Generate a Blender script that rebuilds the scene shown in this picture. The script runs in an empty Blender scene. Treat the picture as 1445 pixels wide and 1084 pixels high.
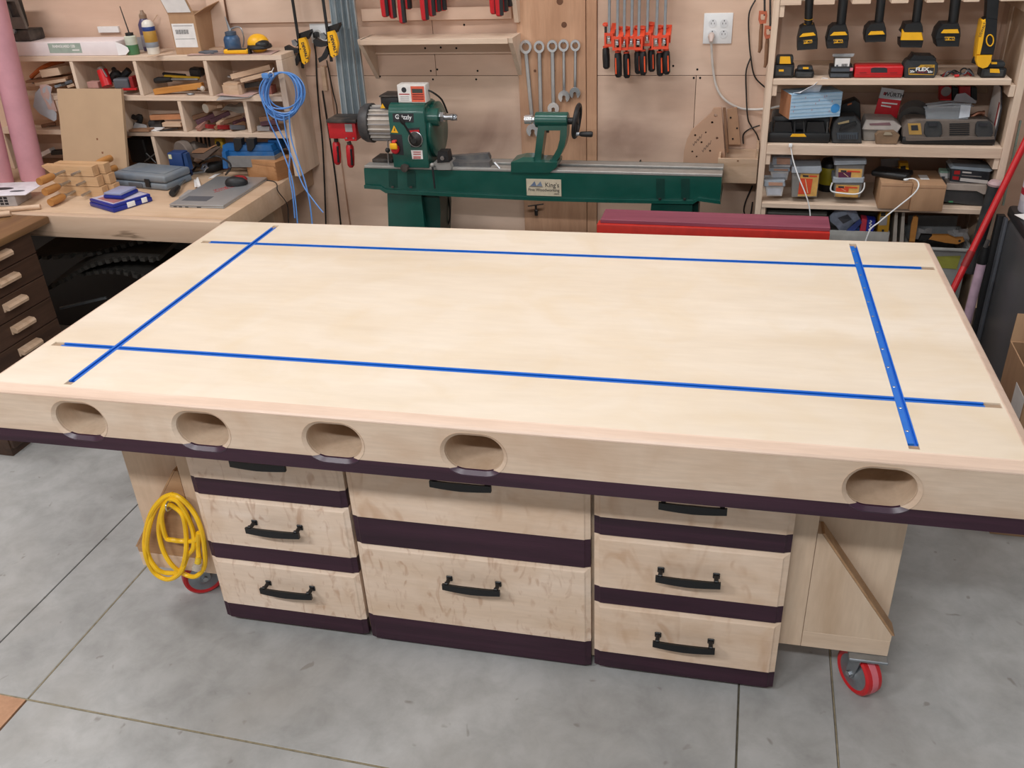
import bpy, bmesh, math, random
from mathutils import Vector, Matrix, Euler
random.seed(7)
R = math.radians
sc = bpy.context.scene
col = sc.collection
# ------------------------------------------------------------------ camera
CAM = Vector((1.89951, -1.62458, 2.02244))
CR = Vector((0.96924127, 0.24183995, -0.04565971))
CU = Vector((-0.07916269, 0.48201118, 0.87258151))
CF = Vector((-0.23303355, 0.84212746, -0.48632983))
FPX = 1264.0755
cam = bpy.data.cameras.new('camera'); camo = bpy.data.objects.new('camera', cam); col.objects.link(camo)
mw = Matrix.Identity(4)
for i, v in enumerate((CR, CU, -CF)):
    for j in range(3): mw[j][i] = v[j]
mw.translation = CAM
camo.matrix_world = mw
cam.sensor_width = 36.0; cam.lens = FPX * 36.0 / 1445.0; cam.clip_start = 0.05; cam.clip_end = 60
sc.camera = camo
# ------------------------------------------------------------------ world, lights, exposure
w = bpy.data.worlds.new('world'); sc.world = w; w.use_nodes = True
w.node_tree.nodes['Background'].inputs[0].default_value = (0.95, 0.98, 1.0, 1)
w.node_tree.nodes['Background'].inputs[1].default_value = 0.31
vs = sc.view_settings
vs.view_transform = 'Standard'; vs.look = 'None'; vs.gamma = 1.0; vs.use_curve_mapping = False
vs.exposure = 0.04
LIGHTS = [(-1.3, 0.9), (1.2, 1.15), (2.9, 1.2), (-0.5, -2.1), (1.5, -2.2)]
LIGHT_W = [28.0, 20.0, 15.0, 62.0, 58.0]
LIGHT_Z = 3.18
for i, (lx, ly) in enumerate(LIGHTS):
    ld = bpy.data.lights.new('shop_light', 'AREA'); ld.shape = 'RECTANGLE'; ld.size = 1.2; ld.size_y = 0.16
    ld.energy = LIGHT_W[i]; ld.color = (0.975, 0.985, 1.0)
    lo = bpy.data.objects.new('shop_light', ld); col.objects.link(lo); lo.location = (lx, ly, LIGHT_Z - 0.06)
# ------------------------------------------------------------------ helpers
def ray(px, py): return CF + CR * ((px - 722.5) / FPX) - CU * ((py - 542.0) / FPX)
def at(px, py, ax, val):
    d = ray(px, py); return CAM + d * ((val - CAM[ax]) / d[ax])
def PX(px, py, x): return at(px, py, 0, x)
def PY(px, py, y): return at(px, py, 1, y)
def PZ(px, py, z): return at(px, py, 2, z)

class MB:
    def __init__(s): s.bm = bmesh.new(); s.M = Matrix.Identity(4)
    def _x(s, vs):
        for v in vs: v.co = s.M @ v.co
    def box(s, x0, x1, y0, y1, z0, z1, bev=0.0, seg=2, M=None):
        r = bmesh.ops.create_cube(s.bm, size=1.0); vs = r['verts']
        for v in vs:
            v.co = Vector(((x0 + x1) / 2 + v.co.x * (x1 - x0), (y0 + y1) / 2 + v.co.y * (y1 - y0), (z0 + z1) / 2 + v.co.z * (z1 - z0)))
        if bev > 0:
            es = list({e for v in vs for e in v.link_edges})
            r = bmesh.ops.bevel(s.bm, geom=es, offset=bev, segments=seg, profile=0.5, affect='EDGES')
            vs = list({v for f in r['faces'] for v in f.verts} | {v for v in vs if v.is_valid})
        if M is not None:
            for v in vs: v.co = M @ v.co
        s._x(vs); return s
    def cbox(s, c, size, rot=(0, 0, 0), bev=0.0, seg=2):
        M = Matrix.Translation(Vector(c)) @ Euler([R(a) for a in rot]).to_matrix().to_4x4()
        a, b, d = size
        return s.box(-a / 2, a / 2, -b / 2, b / 2, -d / 2, d / 2, bev, seg, M)
    def loft(s, rings, closed=True, caps=True):
        L = [[s.bm.verts.new(s.M @ Vector(p)) for p in ring] for ring in rings]
        n = len(L[0])
        for i in range(len(L) - 1):
            for k in range(n if closed else n - 1):
                a, b = L[i][k], L[i][(k + 1) % n]; c, d = L[i + 1][(k + 1) % n], L[i + 1][k]
                try: s.bm.faces.new((a, b, c, d))
                except ValueError: pass
        if caps and closed:
            try: s.bm.faces.new(L[0][::-1]); s.bm.faces.new(L[-1])
            except ValueError: pass
        return s
    def prism(s, pts, plane, a, b):
        def P(p, t):
            return {'xy': (p[0], p[1], t), 'xz': (p[0], t, p[1]), 'yz': (t, p[0], p[1])}[plane]
        return s.loft([[P(p, a) for p in pts], [P(p, b) for p in pts]])
    def frame(s, d):
        d = Vector(d).normalized(); u = d.orthogonal().normalized(); return d, u, d.cross(u)
    def cyl(s, p0, p1, r0, r1=None, n=14, caps=True):
        r1 = r0 if r1 is None else r1
        p0 = Vector(p0); p1 = Vector(p1); d, u, v = s.frame(p1 - p0)
        ring = lambda p, r: [p + (u * math.cos(2 * math.pi * k / n) + v * math.sin(2 * math.pi * k / n)) * r for k in range(n)]
        return s.loft([ring(p0, max(r0, 1e-4)), ring(p1, max(r1, 1e-4))], caps=caps)
    def lathe(s, prof, o=(0, 0, 0), d=(0, 0, 1), n=18):
        o = Vector(o); d, u, v = s.frame(d)
        return s.loft([[o + d * h + (u * math.cos(2 * math.pi * k / n) + v * math.sin(2 * math.pi * k / n)) * max(r, 1e-4) for k in range(n)] for r, h in prof])
    def tube(s, pts, r, n=8, closed=False):
        P = [Vector(p) for p in pts]; m = len(P); rings = []; u = None
        for i in range(m):
            if closed: t = P[(i + 1) % m] - P[i - 1]
            else: t = P[min(i + 1, m - 1)] - P[max(i - 1, 0)]
            if t.length < 1e-9: t = Vector((0, 0, 1))
            t.normalize()
            if u is None: u = t.orthogonal().normalized()
            else:
                u = u - t * u.dot(t)
                u = u.normalized() if u.length > 1e-6 else t.orthogonal().normalized()
            v = t.cross(u); rr = r[i] if isinstance(r, (list, tuple)) else r
            rings.append([P[i] + (u * math.cos(2 * math.pi * k / n) + v * math.sin(2 * math.pi * k / n)) * rr for k in range(n)])
        if closed: rings.append(rings[0]); return s.loft(rings, caps=False)
        return s.loft(rings)
    def ball(s, c, r, nu=14, nv=8, M=None):
        r = (r, r, r) if isinstance(r, (int, float)) else r
        rs = bmesh.ops.create_uvsphere(s.bm, u_segments=nu, v_segments=nv, radius=1.0)
        for v in rs['verts']:
            p = Vector((v.co.x * r[0], v.co.y * r[1], v.co.z * r[2]))
            if M is not None: p = M @ p
            v.co = s.M @ (p + Vector(c))
        return s
    def sheet(s, grid, th):
        # grid of points -> thin solid sheet
        n, m = len(grid), len(grid[0])
        nrm = lambda i, j: ((Vector(grid[min(i + 1, n - 1)][j]) - Vector(grid[max(i - 1, 0)][j])).cross(Vector(grid[i][min(j + 1, m - 1)]) - Vector(grid[i][max(j - 1, 0)]))).normalized() * th
        A = [[s.bm.verts.new(s.M @ Vector(grid[i][j])) for j in range(m)] for i in range(n)]
        B = [[s.bm.verts.new(s.M @ (Vector(grid[i][j]) + nrm(i, j))) for j in range(m)] for i in range(n)]
        for i in range(n - 1):
            for j in range(m - 1):
                s.bm.faces.new((A[i][j], A[i][j + 1], A[i + 1][j + 1], A[i + 1][j])); s.bm.faces.new((B[i][j], B[i + 1][j], B[i + 1][j + 1], B[i][j + 1]))
        edge = [(i, 0) for i in range(n)] + [(n - 1, j) for j in range(1, m)] + [(i, m - 1) for i in range(n - 2, -1, -1)] + [(0, j) for j in range(m - 2, 0, -1)]
        for k in range(len(edge)):
            a, b = edge[k], edge[(k + 1) % len(edge)]
            s.bm.faces.new((A[a[0]][a[1]], A[b[0]][b[1]], B[b[0]][b[1]], B[a[0]][a[1]]))
        return s
    def plate(s, outer, holes, plane, a, b):
        # flat plate with through holes
        def P(p, t): return {'xy': (p[0], p[1], t), 'xz': (p[0], t, p[1]), 'yz': (t, p[0], p[1])}[plane]
        tmp = bmesh.new(); loops = []
        for lp in [outer] + holes:
            vs = [tmp.verts.new(P(p, a)) for p in lp]; loops.append(vs)
            for k in range(len(vs)): tmp.edges.new((vs[k], vs[(k + 1) % len(vs)]))
        bmesh.ops.triangle_fill(tmp, edges=tmp.edges[:], use_beauty=True)
        tmp.verts.index_update()
        ids = {v: i for i, v in enumerate(tmp.verts)}
        A = [s.bm.verts.new(s.M @ v.co) for v in tmp.verts]
        ax = {'xy': 2, 'xz': 1, 'yz': 0}[plane]
        Bv = []
        for v in tmp.verts:
            q = v.co.copy(); q[ax] = b; Bv.append(s.bm.verts.new(s.M @ q))
        for f in tmp.faces:
            i = [ids[v] for v in f.verts]; s.bm.faces.new([A[k] for k in i]); s.bm.faces.new([Bv[k] for k in i[::-1]])
        for vs in loops:
            for k in range(len(vs)):
                i, j = ids[vs[k]], ids[vs[(k + 1) % len(vs)]]; s.bm.faces.new((A[i], A[j], Bv[j], Bv[i]))
        tmp.free(); return s

def finish(mb, name, mat, smooth=35, shift=None):
    bm = mb.bm
    bmesh.ops.recalc_face_normals(bm, faces=bm.faces[:])
    if shift is not None:
        for v in bm.verts: v.co -= shift
    me = bpy.data.meshes.new(name); bm.to_mesh(me); bm.free()
    if mat is not None: me.materials.append(mat)
    if smooth:
        for p in me.polygons: p.use_smooth = True
        me.set_sharp_from_angle(angle=R(smooth))
    return me

class Thing:
    def __init__(s, name, label, cat, loc=(0, 0, 0), rz=0, group=None, rot=None, kind=None):
        s.o = bpy.data.objects.new(name, None); col.objects.link(s.o); s.o.empty_display_size = 0.05
        s.o.location = loc; s.o.rotation_euler = rot if rot else (0, 0, R(rz)); s.loc = Vector(loc)
        if kind: s.o['kind'] = kind
        else: s.o['label'] = label; s.o['category'] = cat
        if group: s.o['group'] = group
    def add(s, name, mb, mat, parent=None, world=False, label=None, smooth=35):
        me = finish(mb, name, mat, smooth, s.loc if world else None)
        return s.link(name, me, parent, label)
    def link(s, name, me, parent=None, label=None, loc=None, rot=None):
        o = bpy.data.objects.new(name, me); col.objects.link(o); o.parent = parent or s.o
        if loc is not None: o.location = loc
        if rot is not None: o.rotation_euler = rot
        if label: o['label'] = label
        return o
def copy_thing(t, loc, label=None, rot=None, group=None):
    def cp(o, parent):
        c = o.copy(); col.objects.link(c); c.parent = parent
        for ch in o.children: cp(ch, c)
        return c
    c = cp(t.o, None); c.location = loc
    if rot is not None: c.rotation_euler = rot
    if label: c['label'] = label
    if group: c['group'] = group
    return c
def solo(name, label, cat, mb, mat, group=None, kind=None, smooth=35, base=None):
    vs = [v.co for v in mb.bm.verts]
    b = base or Vector((sum(v.x for v in vs) / len(vs), sum(v.y for v in vs) / len(vs), min(v.z for v in vs)))
    o = bpy.data.objects.new(name, finish(mb, name, mat, smooth, b)); col.objects.link(o); o.location = b
    if kind: o['kind'] = kind
    if label: o['label'] = label
    if cat: o['category'] = cat
    if group: o['group'] = group
    return o
_tc = {}
def text(t, s, size, loc, rot, mat, parent=None, name='lettering', ext=0.0003, world=False, align='CENTER', sx=1.0, bold=0.0):
    cu = bpy.data.curves.new('tx', 'FONT'); cu.body = s; cu.size = size; cu.align_x = align; cu.align_y = 'CENTER'; cu.extrude = ext; cu.resolution_u = 3; cu.offset = bold
    ob = bpy.data.objects.new('tx', cu); col.objects.link(ob)
    dg = bpy.context.evaluated_depsgraph_get(); me = bpy.data.meshes.new_from_object(ob.evaluated_get(dg))
    bpy.data.objects.remove(ob); bpy.data.curves.remove(cu)
    me.materials.clear(); me.materials.append(mat); me.name = name
    for v in me.vertices: v.co.x *= sx
    l = Vector(loc) - (t.loc if world else Vector((0, 0, 0)))
    return t.link(name, me, parent, None, l, tuple(R(a) for a in rot))

# ------------------------------------------------------------------ materials
def srgb(h):
    h = h.lstrip('#'); c = [int(h[i:i + 2], 16) / 255 for i in (0, 2, 4)]
    return tuple((x / 12.92 if x <= 0.04045 else ((x + 0.055) / 1.055) ** 2.4) for x in c) + (1.0,)
def newmat(name):
    m = bpy.data.materials.new(name); m.use_nodes = True; nt = m.node_tree
    return m, nt, nt.nodes['Principled BSDF']
def noise_node(nt, scale, detail=3.0, vec=(1, 1, 1), dist=0.0, rough=0.55):
    tc = nt.nodes.new('ShaderNodeTexCoord'); mp = nt.nodes.new('ShaderNodeMapping'); mp.inputs['Scale'].default_value = vec
    n = nt.nodes.new('ShaderNodeTexNoise'); n.inputs['Scale'].default_value = scale; n.inputs['Detail'].default_value = detail; n.inputs['Distortion'].default_value = dist; n.inputs['Roughness'].default_value = rough
    nt.links.new(tc.outputs['Object'], mp.inputs[0]); nt.links.new(mp.outputs[0], n.inputs['Vector'])
    return n
def ramp(nt, fac, stops):
    r = nt.nodes.new('ShaderNodeValToRGB'); el = r.color_ramp.elements
    while len(el) < len(stops): el.new(0.5)
    for e, (p, c) in zip(el, stops): e.position = p; e.color = c
    nt.links.new(fac, r.inputs[0]); return r
def mix(nt, a, b, fac, mode='MIX'):
    m = nt.nodes.new('ShaderNodeMix'); m.data_type = 'RGBA'; m.blend_type = mode
    for k, v in ((6, a), (7, b), (0, fac)):
        if hasattr(v, 'links'): nt.links.new(v, m.inputs[k])
        else: m.inputs[k].default_value = v
    return m.outputs[2]
def bump(nt, b, h, s, d=0.01):
    n = nt.nodes.new('ShaderNodeBump'); n.inputs['Strength'].default_value = s; n.inputs['Distance'].default_value = d
    nt.links.new(h, n.inputs['Height']); nt.links.new(n.outputs[0], b.inputs['Normal'])
def plain(name, c, rough=0.5, metal=0.0, var=0.12, scale=25, alpha=1.0, trans=0.0, spec=0.5, coat=0.0, dust=None):
    m, nt, b = newmat(name); c = srgb(c)
    n = noise_node(nt, scale, 3)
    dk = tuple(x * (1 - var) for x in c[:3]) + (1,); lt = tuple(min(1, x * (1 + var)) for x in c[:3]) + (1,)
    r = ramp(nt, n.outputs['Fac'], [(0.3, dk), (0.7, lt)]); out = r.outputs[0]
    if dust:
        n2 = noise_node(nt, dust[2] if len(dust) > 2 else 9, 4); f = ramp(nt, n2.outputs['Fac'], [(0.42, (0, 0, 0, 1)), (0.68, (dust[1],) * 3 + (1,))])
        out = mix(nt, out, srgb(dust[0]), f.outputs[0])
    nt.links.new(out, b.inputs['Base Color'])
    b.inputs['Roughness'].default_value = rough; b.inputs['Metallic'].default_value = metal
    b.inputs['Specular IOR Level'].default_value = spec
    if alpha < 1: b.inputs['Alpha'].default_value = alpha
    if trans: b.inputs['Transmission Weight'].default_value = trans
    if coat: b.inputs['Coat Weight'].default_value = coat; b.inputs['Coat Roughness'].default_value = 0.15
    return m
def wood(name, a, b_, c, axis='x', scale=6.0, stretch=14, rough=0.45, bl=None, fine=0.35, figure=None, spec=0.4):
    m, nt, b = newmat(name)
    v = {'x': (1, stretch, stretch), 'y': (stretch, 1, stretch), 'z': (stretch, stretch, 1)}[axis]
    n = noise_node(nt, scale / 4, 5, v, 0.6)
    r = ramp(nt, n.outputs['Fac'], [(0.28, srgb(a)), (0.5, srgb(b_)), (0.72, srgb(c))]); out = r.outputs[0]
    n2 = noise_node(nt, scale * 3, 3, v, 0.2)
    f2 = ramp(nt, n2.outputs['Fac'], [(0.35, (0.86, 0.84, 0.82, 1)), (0.65, (1.05, 1.05, 1.05, 1))])
    out = mix(nt, out, f2.outputs[0], fine, 'MULTIPLY')
    if bl:
        n3 = noise_node(nt, bl[1], 4, (1, 1, 1), 0.8); f3 = ramp(nt, n3.outputs['Fac'], [(0.45, (0, 0, 0, 1)), (0.75, (bl[2],) * 3 + (1,))])
        out = mix(nt, out, srgb(bl[0]), f3.outputs[0])
    if figure:
        n4 = noise_node(nt, figure[1], 2, figure[2], 1.2); f4 = ramp(nt, n4.outputs['Fac'], [(0.55, (0, 0, 0, 1)), (0.72, (figure[3],) * 3 + (1,))])
        out = mix(nt, out, srgb(figure[0]), f4.outputs[0])
    nt.links.new(out, b.inputs['Base Color']); b.inputs['Roughness'].default_value = rough; b.inputs['Specular IOR Level'].default_value = spec
    bump(nt, b, n2.outputs['Fac'], 0.06, 0.004)
    return m
m_maple_top = wood('maple_top', '#dccbb4', '#e6d8c5', '#ece0d0', 'x', 3, 5, 0.36, ('#dcc6a4', 5, 0.4), 0.2)
m_maple_edge = wood('maple_edge', '#d8bba6', '#e1c6b2', '#e7cfbd', 'x', 5, 14, 0.38, None, 0.3)
m_maple_apron = wood('maple_apron', '#c9b09a', '#d3bca6', '#dac6b2', 'x', 4, 10, 0.42, ('#c0a084', 6, 0.55), 0.5)
m_maple_draw = wood('maple_drawer', '#d8bda4', '#e2c9b2', '#e8d2be', 'x', 5, 7, 0.4, ('#cba682', 9, 0.45), 0.35, ('#bf9878', 14, (1, 1, 0.45), 0.55))
m_maple_curly = wood('maple_curly', '#d9c0a8', '#e4cdb8', '#ead6c4', 'x', 5, 7, 0.4, ('#cfae8e', 8, 0.4), 0.35, ('#b48c70', 26, (1.3, 1, 0.5), 0.6))
m_purple = wood('purpleheart', '#281320', '#341a29', '#402232', 'x', 5, 18, 0.45, None, 0.7)
m_purplelip = plain('purpleheart_polished', '#3d2236', 0.36, 0, 0.1)
m_ply = wood('plywood', '#c4a98e', '#d0b79e', '#d9c3ab', 'z', 4, 7, 0.6, ('#b89a7e', 4, 0.4), 0.4)
m_birch = wood('birch', '#c9af96', '#d6bea6', '#dfc9b4', 'x', 4, 8, 0.55, None, 0.35)
m_brown_oak = wood('brown_oak', '#9b7755', '#ab8663', '#b99470', 'x', 6, 14, 0.55, None, 0.6)
m_wall = wood('wall_ply', '#cba892', '#dcbca6', '#e4c8b4', 'x', 2.2, 4, 0.7, ('#b8927c', 1.6, 0.55), 0.3, spec=0.2)
m_wall2 = wood('wall_ply_light', '#d0b09a', '#e0c2ac', '#e8cebb', 'x', 2.2, 4, 0.7, ('#bd9a84', 1.6, 0.5), 0.3, spec=0.2)
def spot_darkened(src, name, spots, colr):
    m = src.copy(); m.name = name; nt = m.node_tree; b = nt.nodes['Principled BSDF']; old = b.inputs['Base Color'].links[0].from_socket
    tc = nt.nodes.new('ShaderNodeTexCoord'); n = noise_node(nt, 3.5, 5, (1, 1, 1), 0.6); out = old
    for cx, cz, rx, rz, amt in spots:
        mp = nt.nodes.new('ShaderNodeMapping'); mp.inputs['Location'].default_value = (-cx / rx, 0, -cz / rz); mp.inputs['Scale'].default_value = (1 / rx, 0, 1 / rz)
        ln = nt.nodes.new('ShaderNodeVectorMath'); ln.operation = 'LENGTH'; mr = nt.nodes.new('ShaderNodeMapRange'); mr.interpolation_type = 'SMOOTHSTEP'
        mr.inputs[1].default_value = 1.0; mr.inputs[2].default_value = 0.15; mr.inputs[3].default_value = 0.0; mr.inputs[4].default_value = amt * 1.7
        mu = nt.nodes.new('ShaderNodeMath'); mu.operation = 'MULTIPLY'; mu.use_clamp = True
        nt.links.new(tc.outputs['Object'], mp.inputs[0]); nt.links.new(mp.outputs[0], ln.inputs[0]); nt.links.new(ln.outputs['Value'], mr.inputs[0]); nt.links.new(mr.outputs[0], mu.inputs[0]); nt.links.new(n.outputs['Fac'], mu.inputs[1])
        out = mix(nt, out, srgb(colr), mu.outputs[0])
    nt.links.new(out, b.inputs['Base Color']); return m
SPOTS = [(0.68, 1.0, 0.34, 0.22, 0.62), (0.86, 1.08, 0.2, 0.2, 0.35), (1.40, 1.02, 0.3, 0.2, 0.55), (1.55, 1.2, 0.35, 0.14, 0.25)]  # soft brown ovals behind the lathe, darker toward their centres
m_walldk = spot_darkened(m_wall, 'wall_ply_darkened', SPOTS, '#6f4c42'); m_wall2dk = spot_darkened(m_wall2, 'wall_ply_light_darkened', SPOTS, '#6f4c42')
m_pine = wood('pine_board', '#b58b6e', '#c59a7c', '#cfa688', 'z', 4, 9, 0.65, ('#a3785c', 2.5, 0.5), 0.5, spec=0.2)
m_shelfwood = wood('shelf_pine', '#cdb29c', '#dac2ac', '#e2cdb9', 'x', 5, 12, 0.6, None, 0.4)
m_shelfside = wood('shelf_side', '#cdb29c', '#dac2ac', '#e2cdb9', 'z', 5, 12, 0.6, None, 0.4)
m_black = plain('black_metal', '#17181a', 0.45, 0.2)
m_blackp = plain('black_plastic', '#1b1b1d', 0.5)
m_blackd = plain('dusty_black', '#201f1f', 0.6, dust=('#6b5f56', 0.55, 14))
m_steel = plain('steel', '#b9bcc0', 0.28, 0.95)
m_zinc = plain('zinc', '#9aa0a6', 0.38, 0.85)
m_blue = plain('blue_anodised', '#1274dc', 0.34, 0.2, 0.05, spec=0.6)
m_bluedk = plain('blue_groove', '#063a86', 0.4, 0.35, 0.05)
m_slot = wood('routed_slot', '#8a705a', '#a38a72', '#b59c84', 'x', 8, 4, 0.7)
m_redpu = plain('red_polyurethane', '#c21c22', 0.35, 0, 0.06)
m_redpu2 = plain('red_tread', '#d9707a', 0.5, 0, 0.1)
m_yellow = plain('yellow_cord', '#f0bd12', 0.42, 0, 0.06)
m_clear = plain('clear_plastic', '#c9d0d6', 0.2, 0, 0.05, alpha=0.42)
m_white = plain('white_plastic', '#eceeef', 0.4, 0, 0.04)
m_paper = plain('paper', '#e6e2df', 0.7, 0, 0.06)
m_dark = plain('dark_gap', '#0f0d0c', 0.9)
m_pinedk = spot_darkened(m_pine, 'pine_darkened', SPOTS, '#6f4c42')

# concrete
def concrete(name, seed):
    m, nt, b = newmat(name)
    n = noise_node(nt, 1.3, 6, (1, 1, 1), 0.5, 0.6)
    r = ramp(nt, n.outputs['Fac'], [(0.3, srgb('#979796')), (0.5, srgb('#ababaa')), (0.7, srgb('#b9b9b8'))])
    n2 = noise_node(nt, 9, 6, (1, 1, 1), 0.3, 0.65); f2 = ramp(nt, n2.outputs['Fac'], [(0.3, (0.80, 0.80, 0.79, 1)), (0.62, (1.06, 1.06, 1.06, 1))])
    out = mix(nt, r.outputs[0], f2.outputs[0], 0.95, 'MULTIPLY')
    n3 = noise_node(nt, 17, 2, (1, 1, 1), 0.4); f3 = ramp(nt, n3.outputs['Fac'], [(0.69, (0, 0, 0, 1)), (0.75, (0.5, 0.5, 0.5, 1))])
    out = mix(nt, out, srgb('#6d6459'), f3.outputs[0])
    n4 = noise_node(nt, 2.2, 3, (1, 1, 1), 0.4); f4 = ramp(nt, n4.outputs['Fac'], [(0.5, (0, 0, 0, 1)), (0.75, (0.4, 0.4, 0.4, 1))])
    out = mix(nt, out, srgb('#a09b94'), f4.outputs[0])
    nt.links.new(out, b.inputs['Base Color']); b.inputs['Roughness'].default_value = 0.5; b.inputs['Specular IOR Level'].default_value = 0.35
    bump(nt, b, n2.outputs['Fac'], 0.05, 0.003)
    return m
m_conc = concrete('concrete', 1)
m_joint = plain('joint_filler', '#77705f', 0.8, 0, 0.3, 40)

# ------------------------------------------------------------------ the room
WALLY = 2.33
mb = MB(); mb.box(-3.2, 5.2, -4.5, WALLY + 0.1, -0.1, -0.012)
floor = solo('floor', None, None, mb, m_joint, kind='structure', base=Vector((0, 0, 0)))
class Sub:      # pieces under a piece of the setting
    def __init__(s, o): s.o = o; s.loc = o.location.copy()
    add = Thing.add; link = Thing.link
F = Sub(floor)
xs = [-3.2, -0.272, -0.02, 2.0, 2.256, 5.2]; ys = [-4.5, -0.2, WALLY]
for i in range(5):
    for j in range(2):
        g = 0.0028
        x0, x1, y0, y1 = xs[i] + g, xs[i + 1] - g, ys[j] + g, ys[j + 1] - g
        if i == 1 and j == 0:
            mb = MB(); mb.box(x0, x1, -0.62, y1, -0.02, 0.001); F.add('floor_plank', mb, m_pine, label='pinkish wooden strip let into the concrete', world=True)
            y1 = -0.626
        mb = MB(); mb.box(x0, x1, y0, y1, -0.05, 0.0, 0.0015, 1); F.add('concrete_slab', mb, m_conc, world=True)
m_jt = plain('tan_caulk', '#8d836c', 0.8, 0, 0.3, 40)
for a in ((-0.0222, -0.0178, -0.195, WALLY), (2.2542, 2.2578, -0.195, WALLY), (-0.27, 1.99, -0.2026, -0.1974)):
    F.add('joint_strip', MB().box(*a, -0.011, -0.0004), m_jt, world=True)
mb = MB(); mb.box(-3.2, 5.2, WALLY + 0.004, WALLY + 0.1, -0.05, 3.3)
wall = solo('wall_back', None, None, mb, m_dark, kind='structure', base=Vector((0, WALLY, 0)))
W = Sub(wall)
def wpanel(x0, x1, z0, z1, mat=m_wall, th=0.014, name='plywood_panel', proud=0.0):
    mb = MB(); mb.box(x0 + 0.001, x1 - 0.001, WALLY - proud, WALLY + 0.006, z0 + 0.001, z1 - 0.001, 0.001, 1)
    return W.add(name, mb, mat, world=True)
wpanel(-3.2, 0.93, 0, 1.293, m_wall2dk); wpanel(-3.2, 0.53, 1.293, 2.5, m_wall); wpanel(0.53, 0.93, 1.293, 2.5, m_wall)
wpanel(0.912, 1.209, 0, 2.5, m_pinedk, proud=0.016, name='pine_board'); wpanel(1.209, 1.255, 0, 2.5, m_pine, proud=0.011, name='pine_board')
wpanel(1.255, 1.672, 0, 1.293, m_walldk); wpanel(1.672, 5.2, 0, 1.293, m_wall); wpanel(1.255, 5.2, 1.293, 2.5, m_wall2)
wpanel(-3.2, 5.2, 2.5, 3.3, m_wall2)
mb = MB(); mb.box(-3.3, -3.2, -4.5, WALLY + 0.1, -0.05, 3.3); solo('wall_left', None, None, mb, m_wall2, kind='structure')
mb = MB(); mb.box(-3.3, 5.2, -4.5, WALLY + 0.1, 3.3, 3.4); solo('ceiling', None, None, mb, plain('ceiling_white', '#dcdbd6', 0.8), kind='structure')
m_tube = bpy.data.materials.new('led_lens'); m_tube.use_nodes = True
_b = m_tube.node_tree.nodes['Principled BSDF']; _b.inputs['Base Color'].default_value = (0.9, 0.9, 0.9, 1); _b.inputs['Emission Color'].default_value = (1, 0.97, 0.92, 1); _b.inputs['Emission Strength'].default_value = 3.0
LN = ['over the left bench', 'over the middle of the assembly table', 'over the tool shelves', 'behind the camera on the left', 'behind the camera on the right']
for (lx, ly), nm in zip(LIGHTS, LN):
    t = Thing('ceiling_light', 'long white ceiling strip light hung ' + nm, 'light', (lx, ly, LIGHT_Z))
    mb = MB(); mb.box(-0.62, 0.62, -0.09, 0.09, 0.0, 0.12, 0.008); t.add('housing', mb, m_white)
    mb = MB(); mb.box(-0.6, 0.6, -0.08, 0.08, -0.02, -0.001, 0.006); t.add('lens', mb, m_tube)

# ------------------------------------------------------------------ assembly table
H = 0.95; TL, TW = 2.54, 1.32
T = Thing('assembly_table', 'large maple assembly table with purpleheart bands, blue tracks and drawers', 'table', (0, 0, 0), 1.5)
TX = (0.25, 2.293); TY = (0.248, 1.072); hw = 0.0112
e = 0.027
# top sheet with routed grooves (height field of cells)
gx = sorted({e, TL - e, 0.05, 2.508, *(c + s * hw for c in TX for s in (-1, 1))}); gy = sorted({e, TW - e, 0.037, 1.265, *(c + s * hw for c in TY for s in (-1, 1))})
mid = lambda a, i: (a[i] + a[i + 1]) / 2
def groove(x, y):
    if any(abs(x - c) < hw for c in TX) and 0.037 < y < 1.265: return True
    return any(abs(y - c) < hw for c in TY) and 0.05 < x < 2.508
mb = MB(); bm = mb.bm; vc = {}
def V(x, y, z):
    k = (round(x, 5), round(y, 5), round(z, 5))
    if k not in vc: vc[k] = bm.verts.new(k)
    return vc[k]
Z0, Z1, ZB = H, H - 0.013, H - 0.02
nx, ny = len(gx) - 1, len(gy) - 1
hz = [[Z1 if groove(mid(gx, i), mid(gy, j)) else Z0 for j in range(ny)] for i in range(nx)]
for i in range(nx):
    for j in range(ny):
        z = hz[i][j]; bm.faces.new((V(gx[i], gy[j], z), V(gx[i + 1], gy[j], z), V(gx[i + 1], gy[j + 1], z), V(gx[i], gy[j + 1], z)))
        if i + 1 < nx and hz[i + 1][j] != z: bm.faces.new((V(gx[i + 1], gy[j], Z0), V(gx[i + 1], gy[j + 1], Z0), V(gx[i + 1], gy[j + 1], Z1), V(gx[i + 1], gy[j], Z1)))
        if j + 1 < ny and hz[i][j + 1] != z: bm.faces.new((V(gx[i], gy[j + 1], Z0), V(gx[i + 1], gy[j + 1], Z0), V(gx[i + 1], gy[j + 1], Z1), V(gx[i], gy[j + 1], Z1)))
T.add('table_top', mb, m_maple_top, label='pale maple sheet with routed grooves', smooth=0)
# edge bands with a chamfer
ch = 0.023
for nm, a, b, axis in (('front', 0, 1, 'x'), ('back', 0, 1, 'x'), ('l', 0, 1, 'y'), ('r', 0, 1, 'y')):
    mb = MB()
    prof = [(0, -0.019), (0, -0.0155), (0.004, -0.011), (ch, -0.0008), (e, 0), (e, -0.019)]
    def ringf(t):
        out = []
        for d, z in prof:
            if axis == 'x':
                y = d if nm == 'front' else TW - d; x = d if t == 0 else TL - d
                out.append((x, y, H + z))
            else:
                x = d if nm == 'l' else TL - d; y = d if t == 0 else TW - d
                out.append((x, y, H + z))
        return out
    mb.loft([ringf(0), ringf(1)]); T.add('edge_band', mb, m_maple_edge, smooth=0)
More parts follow.
